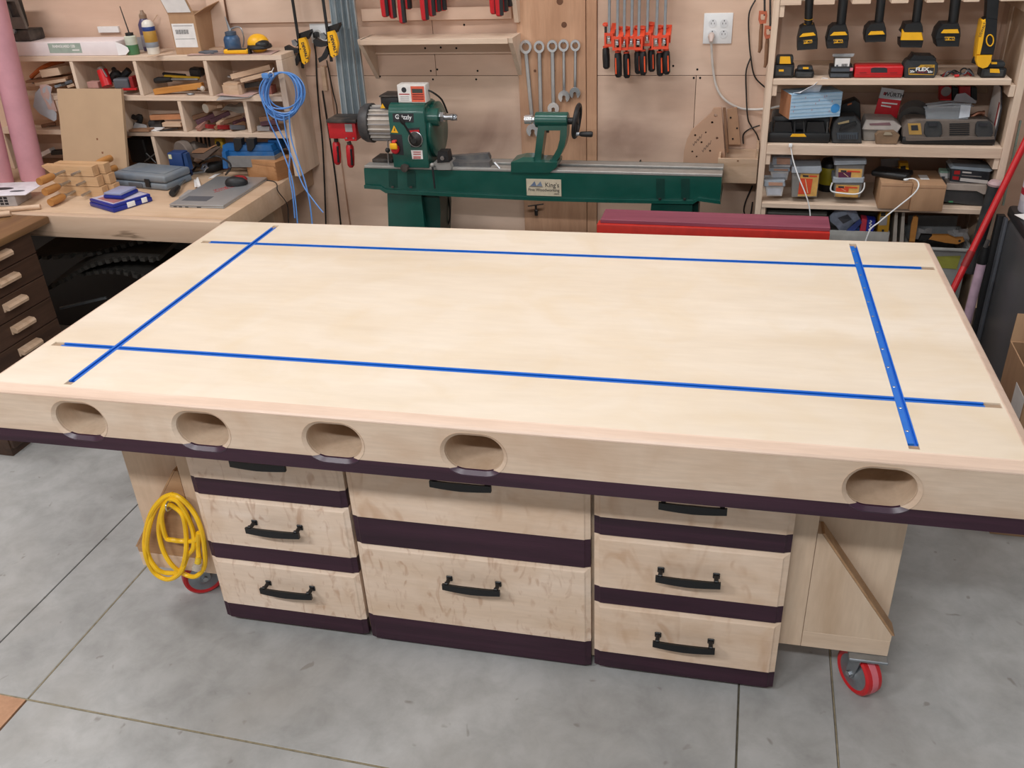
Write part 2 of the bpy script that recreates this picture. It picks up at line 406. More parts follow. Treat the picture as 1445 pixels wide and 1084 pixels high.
# front apron: maple over purpleheart, cut by stadium holes
HX = [0.285, 0.634, 0.987, 1.338, 2.236]; HW, HH, HZ = 0.081, 0.058, -0.084
ZM, ZP = -0.128, -0.168
def stad(cx, grow=0.0, n=10):
    r = HH + grow; fl = HW - HH; pts = []
    for k in range(n + 1):
        a = -math.pi / 2 + math.pi * k / n; pts.append((cx + fl + r * math.cos(a), HZ + r * math.sin(a)))
    for k in range(n + 1):
        a = math.pi / 2 + math.pi * k / n; pts.append((cx - fl + r * math.cos(a), HZ + r * math.sin(a)))
    return pts
th = 0.022
def half_arc(cx, above, grow=0.0):
    # part of the stadium above / below z = ZM, ordered left to right
    r = HH + grow; fl = HW - HH; dz = ZM - HZ; xo = fl + math.sqrt(r * r - dz * dz)
    a0 = math.asin(dz / r)
    if above:
        right = [(cx + fl + r * math.cos(a), HZ + r * math.sin(a)) for a in [a0 + (math.pi / 2 - a0) * k / 12 for k in range(13)]]
    else:
        right = [(cx + fl + r * math.cos(a), HZ + r * math.sin(a)) for a in [a0 + (-math.pi / 2 - a0) * k / 6 for k in range(7)]]
    left = [(2 * cx - x, z) for x, z in right]
    return left + right[::-1]
up = [(0, ZM)]; lo = [(0, ZM)]
for cx in HX: up += half_arc(cx, True); lo += half_arc(cx, False)
up += [(TL, ZM)]; lo += [(TL, ZM)]
mb = MB(); mb.prism([(x, H + z) for x, z in up + [(TL, -0.0195), (0, -0.0195)]], 'xz', 0.0, th); T.add('front_apron', mb, m_maple_apron, smooth=0)
mb = MB(); mb.prism([(x, H + z) for x, z in lo + [(TL, ZP), (0, ZP)]], 'xz', 0.0, th); T.add('purpleheart_band', mb, m_purple, smooth=0)
# back and side aprons
for (x0, x1, y0, y1) in ((0, TL, TW - th, TW), (0, th, th + 0.001, TW - th - 0.001), (TL - th, TL, th + 0.001, TW - th - 0.001)):
    mb = MB(); mb.box(x0, x1, y0, y1, H + ZM, H - 0.0195); T.add('apron', mb, m_maple_apron)
    mb = MB(); mb.box(x0, x1, y0, y1, H + ZP, H + ZM - 0.0005); T.add('purpleheart_band', mb, m_purple)
mb = MB(); mb.box(th + 0.001, TL - th - 0.001, th + 0.05, TW - th - 0.001, H - 0.165, H - 0.15); T.add('torsion_bottom', mb, m_ply)
# hole linings: routed lip and pocket
for cx in HX:
    mb = MB(); rings = []
    for g, y in ((0.0005, -0.0015), (-0.0065, 0.0), (-0.0085, 0.006), (-0.0085, th), (0.004, th + 0.001), (0.004, 0.30)):
        rings.append([(x, y, H + z) for x, z in stad(cx, g)])
    ua = half_arc(cx, True, 0.0); prof = []
    ub = half_arc(cx, True, -0.009)
    for (x, z), (x2, z2) in zip(ua, ub):
        prof.append([(x, -0.0012, H + z), (x2, 0.006, H + z2), (x2, 0.012, H + z2), (x, 0.012, H + z)])
    mb.loft(prof); T.add('hole_lip', mb, m_maple_apron)
    mb = MB(); D = 0.17
    mb.loft([[(x, y, H + z) for x, z in stad(cx, g)] for g, y in ((-0.0095, 0.0122), (0.002, 0.0122), (0.002, D), (-0.0095, D))] + [[(x, 0.0122, H + z) for x, z in stad(cx, -0.0095)]], caps=False)
    mb.prism([(x, H + z) for x, z in stad(cx, -0.001)], 'xz', D - 0.006, D); T.add('clamp_pocket', mb, m_ply)
    # purpleheart lower lip of the opening
    mb = MB(); a = half_arc(cx, False, 0.0); b2 = half_arc(cx, False, -0.009)
    n_ = min(len(a), len(b2)); A_ = [(x, 0.0006 if 0 < k < n_ - 1 else 0.002, H + z) for k, (x, z) in enumerate(a)]
    prof = []
    for k in range(n_):
        (x, z), (x2, z2) = a[k], b2[k]
        prof.append([(x, -0.001, H + z - 0.004), (x, -0.0025, H + z), (x2, 0.006, H + z2), (x2, 0.012, H + z2), (x, 0.012, H + z - 0.004)])
    mb.loft(prof); T.add('purpleheart_lip', mb, m_purplelip)
# T-tracks
def track(pts, wide=False):
    prof = [(-0.0108, -0.0125), (0.0108, -0.0125), (0.0108, 0.0004), (0.0042, 0.0004), (0.0042, -0.003), (0.008, -0.003), (0.008, -0.010), (-0.008, -0.010), (-0.008, -0.003), (-0.0042, -0.003), (-0.0042, 0.0004), (-0.0108, 0.0004)]
    if wide: prof = [(-0.0108, -0.0125), (0.0108, -0.0125), (0.0108, 0.0004), (-0.0022, 0.0004), (-0.0022, -0.006), (-0.0085, -0.006), (-0.0085, 0.0004), (-0.0108, 0.0004)]
    (x0, y0), (x1, y1) = pts; d = Vector((x1 - x0, y1 - y0, 0)).normalized(); s = Vector((-d.y, d.x, 0))
    mb = MB(); mb.loft([[Vector((x, y, H)) + s * a + Vector((0, 0, z)) for a, z in prof] for x, y in pts])
    return mb
tracks = []
for cx in TX: tracks.append(((cx, 0.058), (cx, 1.242)))
for cy in TY:
    xb = [0.082, TX[0] - 0.0112, TX[0] + 0.0112, TX[1] - 0.0112, TX[1] + 0.0112, 2.472]
    for k in (0, 2, 4): tracks.append(((xb[k], cy), (xb[k + 1], cy)))
scr = MB(); scr.lathe([(0.0036, 0), (0.0036, 0.0009), (0.002, 0.0016), (0.0004, 0.0016)], n=10); scr_me = finish(scr, 'screw', m_steel)
for pts in tracks:
    wide = pts[0][0] == TX[1] and pts[1][0] == TX[1]; t = T.add('t_track', track(pts, wide), m_blue, smooth=0)
    (x0, y0), (x1, y1) = pts; L = math.hypot(x1 - x0, y1 - y0); n = max(1, round(L / 0.1))
    for k in range(n):
        f = (k + 0.5) / n; T.link('screw', scr_me, t, None, (x0 + (x1 - x0) * f - (0.0045 if wide else 0), y0 + (y1 - y0) * f, H + 0.0003 if wide else H - 0.0099))
for c in TX:
    for y0, y1 in ((0.037, 0.057), (1.243, 1.265)):
        mb = MB(); mb.box(c - hw, c + hw, y0, y1, H - 0.0129, H - 0.004, 0.001, 1); T.add('slot_end', mb, m_slot)
for c in TY:
    for x0, x1 in ((0.05, 0.081), (2.473, 2.508)):
        mb = MB(); mb.box(x0, x1, c - hw, c + hw, H - 0.0129, H - 0.004, 0.001, 1); T.add('slot_end', mb, m_slot)
# cabinets and drawers
CY = 0.2
cols = [(0.411, 0.893), (0.903, 1.583), (1.593, 2.096)]
for x0, x1 in cols:
    mb = MB(); mb.box(x0 + 0.004, x1 - 0.004, CY + 0.024, 0.78, H - 0.925, H - 0.169); T.add('cabinet_box', mb, m_birch)
for k in (0, 1):   # dark reveal between the cabinets
    mb = MB(); mb.box(cols[k][1] - 0.004, cols[k + 1][0] + 0.004, CY + 0.03, 0.7, H - 0.92, H - 0.17); T.add('divider', mb, m_birch)
def handle(cx, cz, w_):
    mb = MB(); n = 10; rings = []
    for k in range(n + 1):
        t_ = -1 + 2 * k / n; yy = CY - 0.034 - 0.005 * (1 - t_ * t_); hh = 0.0125 - 0.0025 * abs(t_)
        rings.append([(cx + t_ * w_ / 2, yy - 0.0045, cz - hh), (cx + t_ * w_ / 2, yy + 0.0045, cz - hh), (cx + t_ * w_ / 2, yy + 0.0045, cz + hh * 0.8), (cx + t_ * w_ / 2, yy - 0.0045, cz + hh)])
    mb.loft(rings)
    for s in (-1, 1):
        mb.cyl((cx + s * w_ * 0.43, CY - 0.030, cz + 0.004), (cx + s * w_ * 0.43, CY + 0.001, cz + 0.004), 0.006, n=10)
        mb.box(cx + s * w_ * 0.43 - 0.009, cx + s * w_ * 0.43 + 0.009, CY - 0.005, CY, cz - 0.006, cz + 0.013, 0.002, 1)
        mb.box(cx + s * w_ * 0.43 - 0.006, cx + s * w_ * 0.43 + 0.006, CY - 0.036, CY - 0.026, cz - 0.004, cz + 0.013, 0.002, 1)
    return mb
def drawer(x0, x1, z0, z1, pb, mat, hz_, hcx):
    # chamfered slab: maple above, purpleheart foot below; tapered edges
    c, d = 0.014, 0.012
    def slab(za, zb, top, bot):
        mb = MB()
        c, d = 0.017, 0.0065
        back = [(x0, CY + d, za), (x1, CY + d, za), (x1, CY + d, zb), (x0, CY + d, zb)]
        frt = [(x0 + c, CY, za + (c * 0.3 if bot else 0)), (x1 - c, CY, za + (c * 0.3 if bot else 0)), (x1 - c, CY, zb - (c if top else 0)), (x0 + c, CY, zb - (c if top else 0))]
        lipf = [(x0 + c * 0.75, CY + 0.0028, za), (x1 - c * 0.75, CY + 0.0028, za), (x1 - c * 0.75, CY + 0.0028, zb - (c * 0.75 if top else 0)), (x0 + c * 0.75, CY + 0.0028, zb - (c * 0.75 if top else 0))]
        full = [(x0, CY + 0.022, za), (x1, CY + 0.022, za), (x1, CY + 0.022, zb), (x0, CY + 0.022, zb)]
        mb.loft([full, back, lipf, frt]); return mb
    dr = T.add('drawer', slab(z0 + pb, z1, True, False), mat, smooth=0)
    T.add('purpleheart_foot', slab(z0, z0 + pb - 0.0004, False, False), m_purple, dr, smooth=0)
    T.add('handle', handle(hcx, hz_, 0.168), m_black, dr)
for ci in (0, 2):
    x0, x1 = cols[ci]; m_ = m_maple_curly if ci == 0 else m_maple_draw; hc = 0.662 if ci == 0 else 1.845
    drawer(x0, x1, H - 0.443, H - 0.205, 0.058, m_, H - (0.298 if ci == 0 else 0.304), hc)
    drawer(x0, x1, H - 0.683, H - 0.445, 0.058, m_, H - (0.532 if ci == 0 else 0.543), hc)
    drawer(x0, x1, H - 0.926, H - 0.685, 0.058, m_, H - (0.764 if ci == 0 else 0.778), hc)
x0, x1 = cols[1]
drawer(x0, x1, H - 0.564, H - 0.205, 0.096, m_maple_draw, H - 0.302, 1.244)
drawer(x0, x1, H - 0.934, H - 0.566, 0.094, m_maple_curly, H - 0.660, 1.248)
# outriggers with gussets and casters
for sd in (1, -1):
    bx0 = 2.098 if sd == 1 else 0.409
    X = lambda u: (bx0 + u) if sd == 1 else (bx0 - u)
    def B(mb, u0, u1, y0, y1, z0, z1, bev=0.001): a, b = sorted((X(u0), X(u1))); return mb.box(a, b, y0, y1, z0, z1, bev, 1)
    for yo, sgn in ((0.238, 1), (1.05, -1)):
        y = lambda d: yo + sgn * d
        s_ = lambda a, b: tuple(sorted((y(a), y(b))))
        mb = MB(); B(mb, 0.0, 0.06, *s_(0.0, 0.05), H - 0.79, H - 0.169); T.add('stile', mb, m_ply)
        mb = MB(); B(mb, 0.061, 0.285, *s_(0.0, 0.09), H - 0.79, H - 0.735); T.add('foot_rail', mb, m_birch)
        mb = MB(); B(mb, 0.061, 0.28, *s_(0.051, 0.063), H - 0.734, H - 0.169); T.add('end_panel', mb, m_ply)
        mb = MB(); mb.prism([(X(0.061), H - 0.40), (X(0.072), H - 0.40), (X(0.285), H - 0.715), (X(0.285), H - 0.734), (X(0.061), H - 0.734)], 'xz', y(0.0), y(0.05)); T.add('gusset', mb, m_ply if sd == 1 else m_brown_oak, smooth=0)
        mb = MB(); mb.prism([(X(0.072), H - 0.3985), (X(0.079), H - 0.3985), (X(0.292), H - 0.7145), (X(0.2855), H - 0.7145)], 'xz', y(0.0), y(0.05)); T.add('gusset_edge', mb, m_brown_oak, smooth=0)
        # caster
        cxw, cyw = X(0.235 if sd == 1 else 0.135), y(0.02 if sd == 1 else 0.1)
        c_ = T.add('caster', MB().box(cxw - 0.05, cxw + 0.05, cyw - 0.045, cyw + 0.045, 0.150, 0.1595, 0.002, 1), m_zinc)
        ang = R(-58 if sd == 1 else 41); dirw = Vector((math.cos(ang), math.sin(ang), 0)); axl = Vector((-dirw.y, dirw.x, 0)); ctr = Vector((cxw, cyw, 0.0685)) - dirw * 0.012
        T.add('wheel_hub', MB().lathe([(0.010, -0.030), (0.018, -0.030), (0.026, -0.024), (0.052, -0.022), (0.052, 0.022), (0.026, 0.024), (0.018, 0.030), (0.010, 0.030)], ctr, axl, 26), m_zinc, c_)
        T.add('wheel_tyre', MB().lathe([(0.050, -0.021), (0.060, -0.026), (0.0666, -0.021), (0.0680, -0.012), (0.0680, 0.012), (0.0666, 0.021), (0.060, 0.026), (0.050, 0.021)], ctr, axl, 30), m_redpu, c_)
        T.add('wheel_tread', MB().lathe([(0.0677, -0.010), (0.0685, -0.009), (0.0685, 0.009), (0.0677, 0.010)], ctr, axl, 30), m_redpu2, c_)
        for q in (-1, 1):
            mb = MB(); a = ctr + axl * q * 0.032; pts = [(-0.013, 0.0), (-0.006, -0.013), (0.008, -0.013), (0.015, 0.0), (0.034, 0.082), (-0.006, 0.082)]
            mb.loft([[a + dirw * u + Vector((0, 0, v)) + axl * t_ for u, v in pts] for t_ in (-0.0018, 0.0018)]); T.add('fork', mb, m_zinc, c_)
        T.add('axle_bolt', MB().cyl(ctr - axl * 0.040, ctr + axl * 0.040, 0.009, n=6), m_steel, c_)
        if sd == -1 and sgn == 1:
            mb = MB(); p = Vector((cxw - 0.06, cyw - 0.03, 0.135)); mb.cbox(p, (0.07, 0.035, 0.006), (18, -12, 25), 0.001); T.add('brake_pedal', mb, m_steel, c_)
mb = MB(); mb.box(0.409, 2.098, 0.79, 0.80, H - 0.79, H - 0.169); T.add('back_panel', mb, m_ply)
TM = Matrix.Rotation(R(1.5), 4, 'Z')
# yellow extension cord hung on the left outrigger
def tpt(px, py, yv):      # pixel -> table-frame plane y = yv, returned in world
    d = ray(px, py); n = Vector((-math.sin(R(1.5)), math.cos(R(1.5)), 0)); return CAM + d * ((yv - n.dot(CAM)) / n.dot(d))
def smoothpath(P, n=8, closed=False):
    out = []; m = len(P); rng = range(m if closed else m - 1)
    for i in rng:
        g = lambda k: Vector(P[k % m]) if closed else Vector(P[max(0, min(m - 1, k))])
        p0, p1, p2, p3 = g(i - 1), g(i), g(i + 1), g(i + 2)
        for k in range(n):
            t = k / n; out.append(0.5 * ((2 * p1) + (p2 - p0) * t + (2 * p0 - 5 * p1 + 4 * p2 - p3) * t * t + (3 * p1 - p0 - 3 * p2 + p3) * t ** 3))
    if not closed: out.append(Vector(P[-1]))
    return out
z0 = Vector((200, 690)); zs = 130 / 881
loops = [(300, 50), (200, 90), (90, 230), (30, 450), (40, 640), (120, 800), (250, 865), (370, 800), (440, 640), (495, 560), (490, 400), (420, 230), (330, 110), (240, 120), (180, 260), (165, 420), (210, 600), (300, 740), (420, 820), (520, 835), (600, 740), (600, 560), (560, 360), (480, 200), (360, 80), (260, 70), (130, 200), (60, 420), (60, 620), (150, 770), (260, 805), (370, 780), (420, 620), (425, 440), (395, 260), (320, 180), (240, 150), (190, 260), (230, 460), (300, 490), (400, 500), (520, 490), (545, 420), (540, 560), (545, 650)]
P = [tpt(z0.x + zs * x, z0.y + zs * y, 0.212 - 0.014 * ((i * 7 % 5) / 4.0)) for i, (x, y) in enumerate(loops)]
cord = Thing('extension_cord', 'coiled yellow extension cord hung on the left end of the table base', 'cord', P[6])
cord.add('cable', MB().tube(smoothpath(P, 6), 0.0076, 8), m_yellow, world=True)
a, b = P[-1], tpt(z0.x + zs * 535, z0.y + zs * 710, 0.195); cord.add('plug_sleeve', MB().cyl(a, b, 0.009, 0.010), plain('yellow_plug', '#d9b52a', 0.4), world=True)
c = tpt(z0.x + zs * 525, z0.y + zs * 760, 0.195); cord.add('plug_cap', MB().cyl(b, c, 0.0125, 0.015), plain('clear_cap', '#cfc9bd', 0.15, alpha=0.5), world=True)
hk = tpt(z0.x + zs * 268, z0.y + zs * 145, 0.2)
solo('cord_hook', 'small steel screw hook holding the yellow cord', 'hook', MB().tube(smoothpath([hk + Vector((0, 0.037, 0.012)), hk + Vector((0, 0.0, 0.012)), hk + Vector((0, -0.018, 0.006)), hk + Vector((0, -0.018, -0.012)), hk + Vector((0, 0.0, -0.016))], 5), 0.0025, 6), m_steel)
# ================================================================== left bench
BZ = 0.88
def crackwood(name, base, dark):
    m, nt, b = newmat(name)
    n = noise_node(nt, 1.4, 5, (1, 9, 9), 0.6); r = ramp(nt, n.outputs['Fac'], [(0.3, srgb(base[0])), (0.7, srgb(base[1]))])
    n2 = noise_node(nt, 1.3, 4, (1.0, 1, 12), 0.8); f = ramp(nt, n2.outputs['Fac'], [(0.54, (0, 0, 0, 1)), (0.59, (0.8, 0.8, 0.8, 1)), (0.64, (0, 0, 0, 1))])
    out = mix(nt, r.outputs[0], srgb(dark), f.outputs[0]); nt.links.new(out, b.inputs['Base Color']); b.inputs['Roughness'].default_value = 0.55
    return m
m_bench = crackwood('bench_ambrosia', ('#bd9f86', '#d2b8a0'), '#6b553f')
m_benchtop = wood('bench_maple', '#bf9f82', '#cbae92', '#d5baa0', 'x', 3, 7, 0.5, ('#b2916f', 5, 0.4), 0.4)
m_walnut = wood('walnut', '#3d2b22', '#4b362a', '#584034', 'y', 5, 14, 0.5, None, 0.6)
m_walnuttop = wood('walnut_top', '#6a4c36', '#80603f', '#946f4d', 'y', 5, 12, 0.45, None, 0.5)
m_mdf = plain('mdf', '#b89b7c', 0.7, 0, 0.05, 6)
m_hand = wood('handscrew_maple', '#bd946c', '#cba47b', '#d6b28b', 'x', 6, 12, 0.5, None, 0.4)
m_handle = wood('handscrew_handle', '#a8743f', '#b9824a', '#c59058', 'y', 6, 8, 0.4, None, 0.4)
m_grayp = plain('grey_plastic', '#6f7a86', 0.5, 0, 0.06, dust=('#8f8f8c', 0.4, 6))
m_blue2 = plain('royal_blue_plastic', '#1a2c8c', 0.35, 0, 0.08)
m_card = wood('cardboard', '#a07c5e', '#b08b6b', '#b8946f', 'z', 5, 6, 0.75, None, 0.25)
m_pink = plain('pink_foam', '#c6909a', 0.75, 0, 0.08, 12)
m_cedar = wood('cedar', '#a5754e', '#b6865c', '#c3946b', 'x', 6, 12, 0.5, ('#95663f', 12, 0.6), 0.5)
m_cedard = wood('cedar_dark', '#8a5c3a', '#9a6a45', '#a87850', 'y', 6, 12, 0.5, None, 0.5)
m_red = plain('red_paint', '#c0181e', 0.35, 0, 0.06)
m_reddk = plain('dark_red', '#8a1a1c', 0.5, 0, 0.1)
m_orange = plain('orange_plastic', '#c4662c', 0.5, 0, 0.1)
m_yel = plain('tool_yellow', '#f2b41e', 0.4, 0, 0.05)
m_green = plain('green_glue', '#4a7a52', 0.35, 0, 0.1)
m_silver = plain('silver_lid', '#b5b7b9', 0.35, 0.6, 0.04, spec=0.5)
m_silvdk = plain('dark_vinyl', '#5c5f66', 0.5, 0.1, 0.04)
m_bluetool = plain('blue_tool', '#1c5f9c', 0.45, 0, 0.1, dust=('#7a8894', 0.35, 10))
m_bluecord = plain('blue_cord', '#5d93d8', 0.4, 0, 0.06)
m_offp = wood('offcut_purple', '#4a2f38', '#5c3a44', '#6d4750', 'x', 8, 10, 0.6, None, 0.5)
m_offc = wood('offcut_brown', '#7d5a42', '#8f6a50', '#9f7a60', 'x', 8, 10, 0.6, None, 0.5)
m_offm = wood('offcut_maple', '#bf9f82', '#cfb196', '#d8bda4', 'x', 8, 10, 0.6, None, 0.4)
m_offo = wood('offcut_orange', '#b07436', '#c48642', '#cf9450', 'x', 8, 8, 0.5, None, 0.5)
m_sand = plain('sandpaper', '#c3a39a', 0.85, 0, 0.08, 30)
m_sandg = plain('sandpaper_back', '#9b9796', 0.85, 0, 0.08, 30)
m_foam = plain('foam_mat', '#3a3733', 0.9, 0, 0.15, 18)
m_cloth = plain('grey_cloth', '#aeb0b6', 0.85, 0, 0.06)
m_ink = plain('ink', '#2b2b30', 0.6, 0, 0.02)
m_redink = plain('red_ink', '#b03030', 0.6, 0, 0.02)

def bar(A, B, w, h, bev=0.001, up=(0, 0, 1)):
    """box along A->B (centre line), width w across, height h"""
    A = Vector(A); B = Vector(B); d = B - A; L = d.length; d.normalize(); s = Vector(up).cross(d).normalized(); u = d.cross(s)
    M = Matrix.Identity(4)
    for i, v in enumerate((d, s, u)):
        for j in range(3): M[j][i] = v[j]
    M.translation = (A + B) / 2
    return MB().box(-L / 2, L / 2, -w / 2, w / 2, -h / 2, h / 2, bev, 1, M)
def addbar(mb, A, B, w, h, bev=0.001, up=(0, 0, 1)):
    o = bar(A, B, w, h, bev, up); me = bpy.data.meshes.new('t'); o.bm.to_mesh(me); o.bm.free(); mb.bm.from_mesh(me); bpy.data.meshes.remove(me); return mb
def block(name, label, cat, A, B, w, h, mat, group=None, bev=0.001, up=(0, 0, 1)):
    return solo(name, label, cat, bar(A, B, w, h, bev, up), mat, group)
V3 = lambda *a: Vector(a)
UPZ = Vector((0, 0, 1))

# bench slab, legs
bc = V3(-0.15, 1.468, BZ)
t = Thing('workbench', 'thick maple workbench in the corner carrying the cubby shelf and laptop', 'workbench', (-1.4, 1.9, 0))
t.add('bench_top', MB().box(-2.9, -0.15, 1.508, WALLY - 0.001, BZ - 0.097, BZ, 0.002), m_benchtop, world=True)
t.add('front_edge', MB().box(-2.9, -0.15, 1.468, 1.5075, BZ - 0.097, BZ, 0.004), m_bench, world=True)
for lx, ly in ((-0.32, 2.15), (-0.32, 1.72), (-2.8, 1.6), (-2.8, 2.2)):
    t.add('leg', MB().box(lx - 0.045, lx + 0.045, ly - 0.045, ly + 0.045, 0, BZ - 0.0975, 0.003), m_ply, world=True)
t.add('stretcher', MB().box(-2.75, -0.37, 2.24, 2.28, 0.2, 0.29, 0.002), m_ply, world=True)
# walnut drawer cabinet
t = Thing('drawer_cabinet', 'dark walnut drawer cabinet with pale maple pulls at the left edge', 'cabinet', (-1.3, 1.15, 0))
t.add('carcass', MB().box(-1.6, -1.016, 0.92, 1.372, 0, BZ - 0.032, 0.002), m_walnut, world=True)
t.add('cabinet_top', MB().box(-1.63, -0.965, 0.9, 1.462, BZ - 0.031, BZ + 0.0, 0.006), m_walnuttop, world=True)
zt = BZ - 0.034; hgt = 0.1015
pullprof = [(0.0, -0.017), (0.006, -0.017), (0.010, -0.005), (0.022, -0.010), (0.030, -0.008), (0.033, 0.004), (0.026, 0.014), (0.0, 0.017)]
for k in range(8):
    z1 = zt - k * hgt; d = t.add('drawer', MB().box(-1.015, -0.998, 0.924, 1.37, z1 - hgt + 0.004, z1, 0.002, 1), m_walnut, world=True)
    mb = MB(); zc = z1 - 0.040; mb.loft([[(-0.9985 + a, yy, zc + b) for a, b in pullprof] for yy in (1.108, 1.222)]); t.add('pull', mb, m_offm, d, world=True, smooth=20)
# foam mats under the bench
def matsheet(front, depth, drop, th, name, label, teeth=0.03):
    P = smoothpath(front, 6); n = len(P); mb = MB()
    grid = [[p + Vector((0, depth * j / 5, drop * math.sin(j / 5 * 1.4))) for p in P] for j in range(6)]
    mb.sheet(grid, th)
    for i in range(0, n - 1, 2):
        a, b = P[i], P[i + 1]; dd = (b - a); c = (a + b) / 2 + Vector((0, -teeth * 0.45, th * -0.5 if th < 0 else -th * 0.5))
        addbar(mb, c - dd * 0.55, c + dd * 0.55, teeth, abs(th) * 0.9, 0.002)
    return solo(name, label, 'mat', mb, m_foam, 'black foam floor mats piled under the bench')
matsheet([PY(x, y, 1.78) for x, y in ((44, 365), (80, 364), (130, 360), (165, 352), (200, 343), (235, 338))], 0.27, 0.02, -0.02, 'foam_mat', 'upper black interlocking foam mat under the left bench')
matsheet([PY(x, y, 1.70) for x, y in ((72, 408), (100, 394), (125, 379), (155, 370), (190, 366), (225, 368))], 0.3, 0.03, -0.02, 'foam_mat', 'arched black interlocking foam mat in the middle of the pile')
matsheet([PY(x, y, 1.74) for x, y in ((120, 388), (150, 384), (180, 386), (215, 396))], 0.28, 0.02, -0.02, 'foam_mat', 'innermost black foam mat folded inside the arched one')
matsheet([V3(-1.5, 1.60, 0.03), V3(-1.1, 1.59, 0.03), V3(-0.7, 1.60, 0.05), V3(-0.42, 1.62, 0.03)], 0.22, 0.01, -0.02, 'foam_mat', 'flat black foam mat lying on the floor under the bench')
block('metal_rod', 'thin grey rod lying across the mats under the bench', 'rod', PY(85, 435, 1.62), PY(150, 420, 1.66), 0.012, 0.012, m_zinc)
tb = Thing('dark_filler', 'added black lidded filler that darkens the space under the left bench', 'tub', (-1.15, 2.18, 0))  # made-up black box, added to cover the lit wall below the bench
tb.add('body', MB().loft([[(x * (0.94 + 0.06 * k), y * (0.94 + 0.06 * k), 0.002 + 0.56 * k) for x, y in ((-0.75, -0.06), (0.75, -0.06), (0.75, 0.05), (-0.75, 0.05))] for k in (0, 1)]), m_blackp, smooth=0)
tb.add('lid', MB().box(-0.765, 0.765, -0.07, 0.055, 0.5625, 0.59, 0.006), m_blackp)

# ------------------------------------------------------------------ cubby shelf on the bench
LY0 = 2.12; LY1 = WALLY - 0.001
ZA, ZBs, ZC = 1.42, 1.243, 1.078        # top faces of the three boards
t = Thing('cubby_shelf', 'open plywood cubby shelf full of tools and offcuts on the left bench', 'shelf', (-0.9, 2.22, BZ)); t_cub = t
SX0, SX1 = -1.72, -0.105
for z in (ZA, ZBs, ZC):
    t.add('shelf_board', MB().box(SX0, SX1 if z == ZA else SX1 - 0.0305, LY0, LY1, z - 0.022, z, 0.0015, 1), m_shelfwood, world=True)
t.add('side_panel', MB().box(SX1 - 0.03, SX1, LY0, LY1, BZ + 0.0005, ZA - 0.0225, 0.0015, 1), m_shelfside, world=True)
t.add('side_panel', MB().box(SX0, SX0 + 0.03, LY0, LY1, BZ + 0.0005, ZC - 0.0225, 0.0015, 1), m_shelfside, world=True)
def divider(px, py, z0, z1):
    x = PY(px, py, LY0).x; t.add('divider', MB().box(x - 0.009, x + 0.009, LY0 + 0.002, LY1, z0 + 0.0005, z1 - 0.0225, 0.001, 1), m_shelfside, world=True); return x
d1 = [divider(px, 105, ZBs, ZA) for px in (104, 193, 292)]
d2 = [divider(px, 162, ZC, ZBs) for px in (85, 170, 256, 348)]
d3 = [divider(px, 212, BZ, ZC) for px in (95, 219)]
t.add('back_panel', MB().box(SX0, SX1 - 0.031, LY1 - 0.006, LY1, BZ + 0.001, ZA - 0.023), m_wall2, world=True)

# ------------------------------------------------------------------ things on top of the cubby
def T_at(name, label, cat, px, py, z, rz=0, group=None):
    p = PZ(px, py, z); return Thing(name, label, cat, p, rz, group)
p = PZ(23, 77, ZA); q = PZ(180, 75, ZA); wl = q.x - p.x
ct = Thing('flat_carton', 'long white flat carton with a green grey print on the cubby top', 'box', (p.x - 0.08, LY0 + 0.012, ZA))
L_ = wl + 0.08
ct.add('carton_body', MB().box(0, L_, 0, 0.15, 0.001, 0.062, 0.003), plain('white_card', '#e8dcdc', 0.6, 0, 0.03))
mb = MB(); g = []
for i in range(7):
    a = i / 6; g.append([(L_ + 0.002 + 0.055 * math.sin(a * 1.5), 0.0 + 0.002 * j, 0.004 + 0.056 * (1 - a * 0.98) + 0) for j in (0, 1)])
mb.prism([(L_ + 0.0005, 0.002), (L_ + 0.04, 0.004), (L_ + 0.062, 0.02), (L_ + 0.058, 0.036), (L_ + 0.03, 0.05), (L_ + 0.0005, 0.06)], 'xz', -0.002, 0.0); ct.add('end_flap', mb, plain('white_card2', '#f0ecec', 0.6, 0, 0.03))
ct.add('grey_flap', MB().prism([(L_ + 0.0005, 0.002), (L_ + 0.09, 0.004), (L_ + 0.09, 0.06), (L_ + 0.0005, 0.06)], 'xz', 0.14, 0.142), m_sandg)
lx0 = PY(64, 60, LY0).x - ct.loc.x; lx1 = PY(110, 60, LY0).x - ct.loc.x
pl = ct.add('printed_label', MB().box(lx0, lx1, -0.0008, 0.0, 0.014, 0.057), plain('label_grey_green', '#9aa79c', 0.6))
text(ct, 'RAINGUARD 120', 0.017, ((lx0 + lx1) / 2 - 0.004, -0.0011, 0.043), (90, 0, 0), m_paper, pl, sx=0.95, bold=0.0004)
ct.add('print_line', MB().box(lx1 - 0.05, lx1 - 0.012, -0.0013, -0.0009, 0.024, 0.029), m_paper, pl)
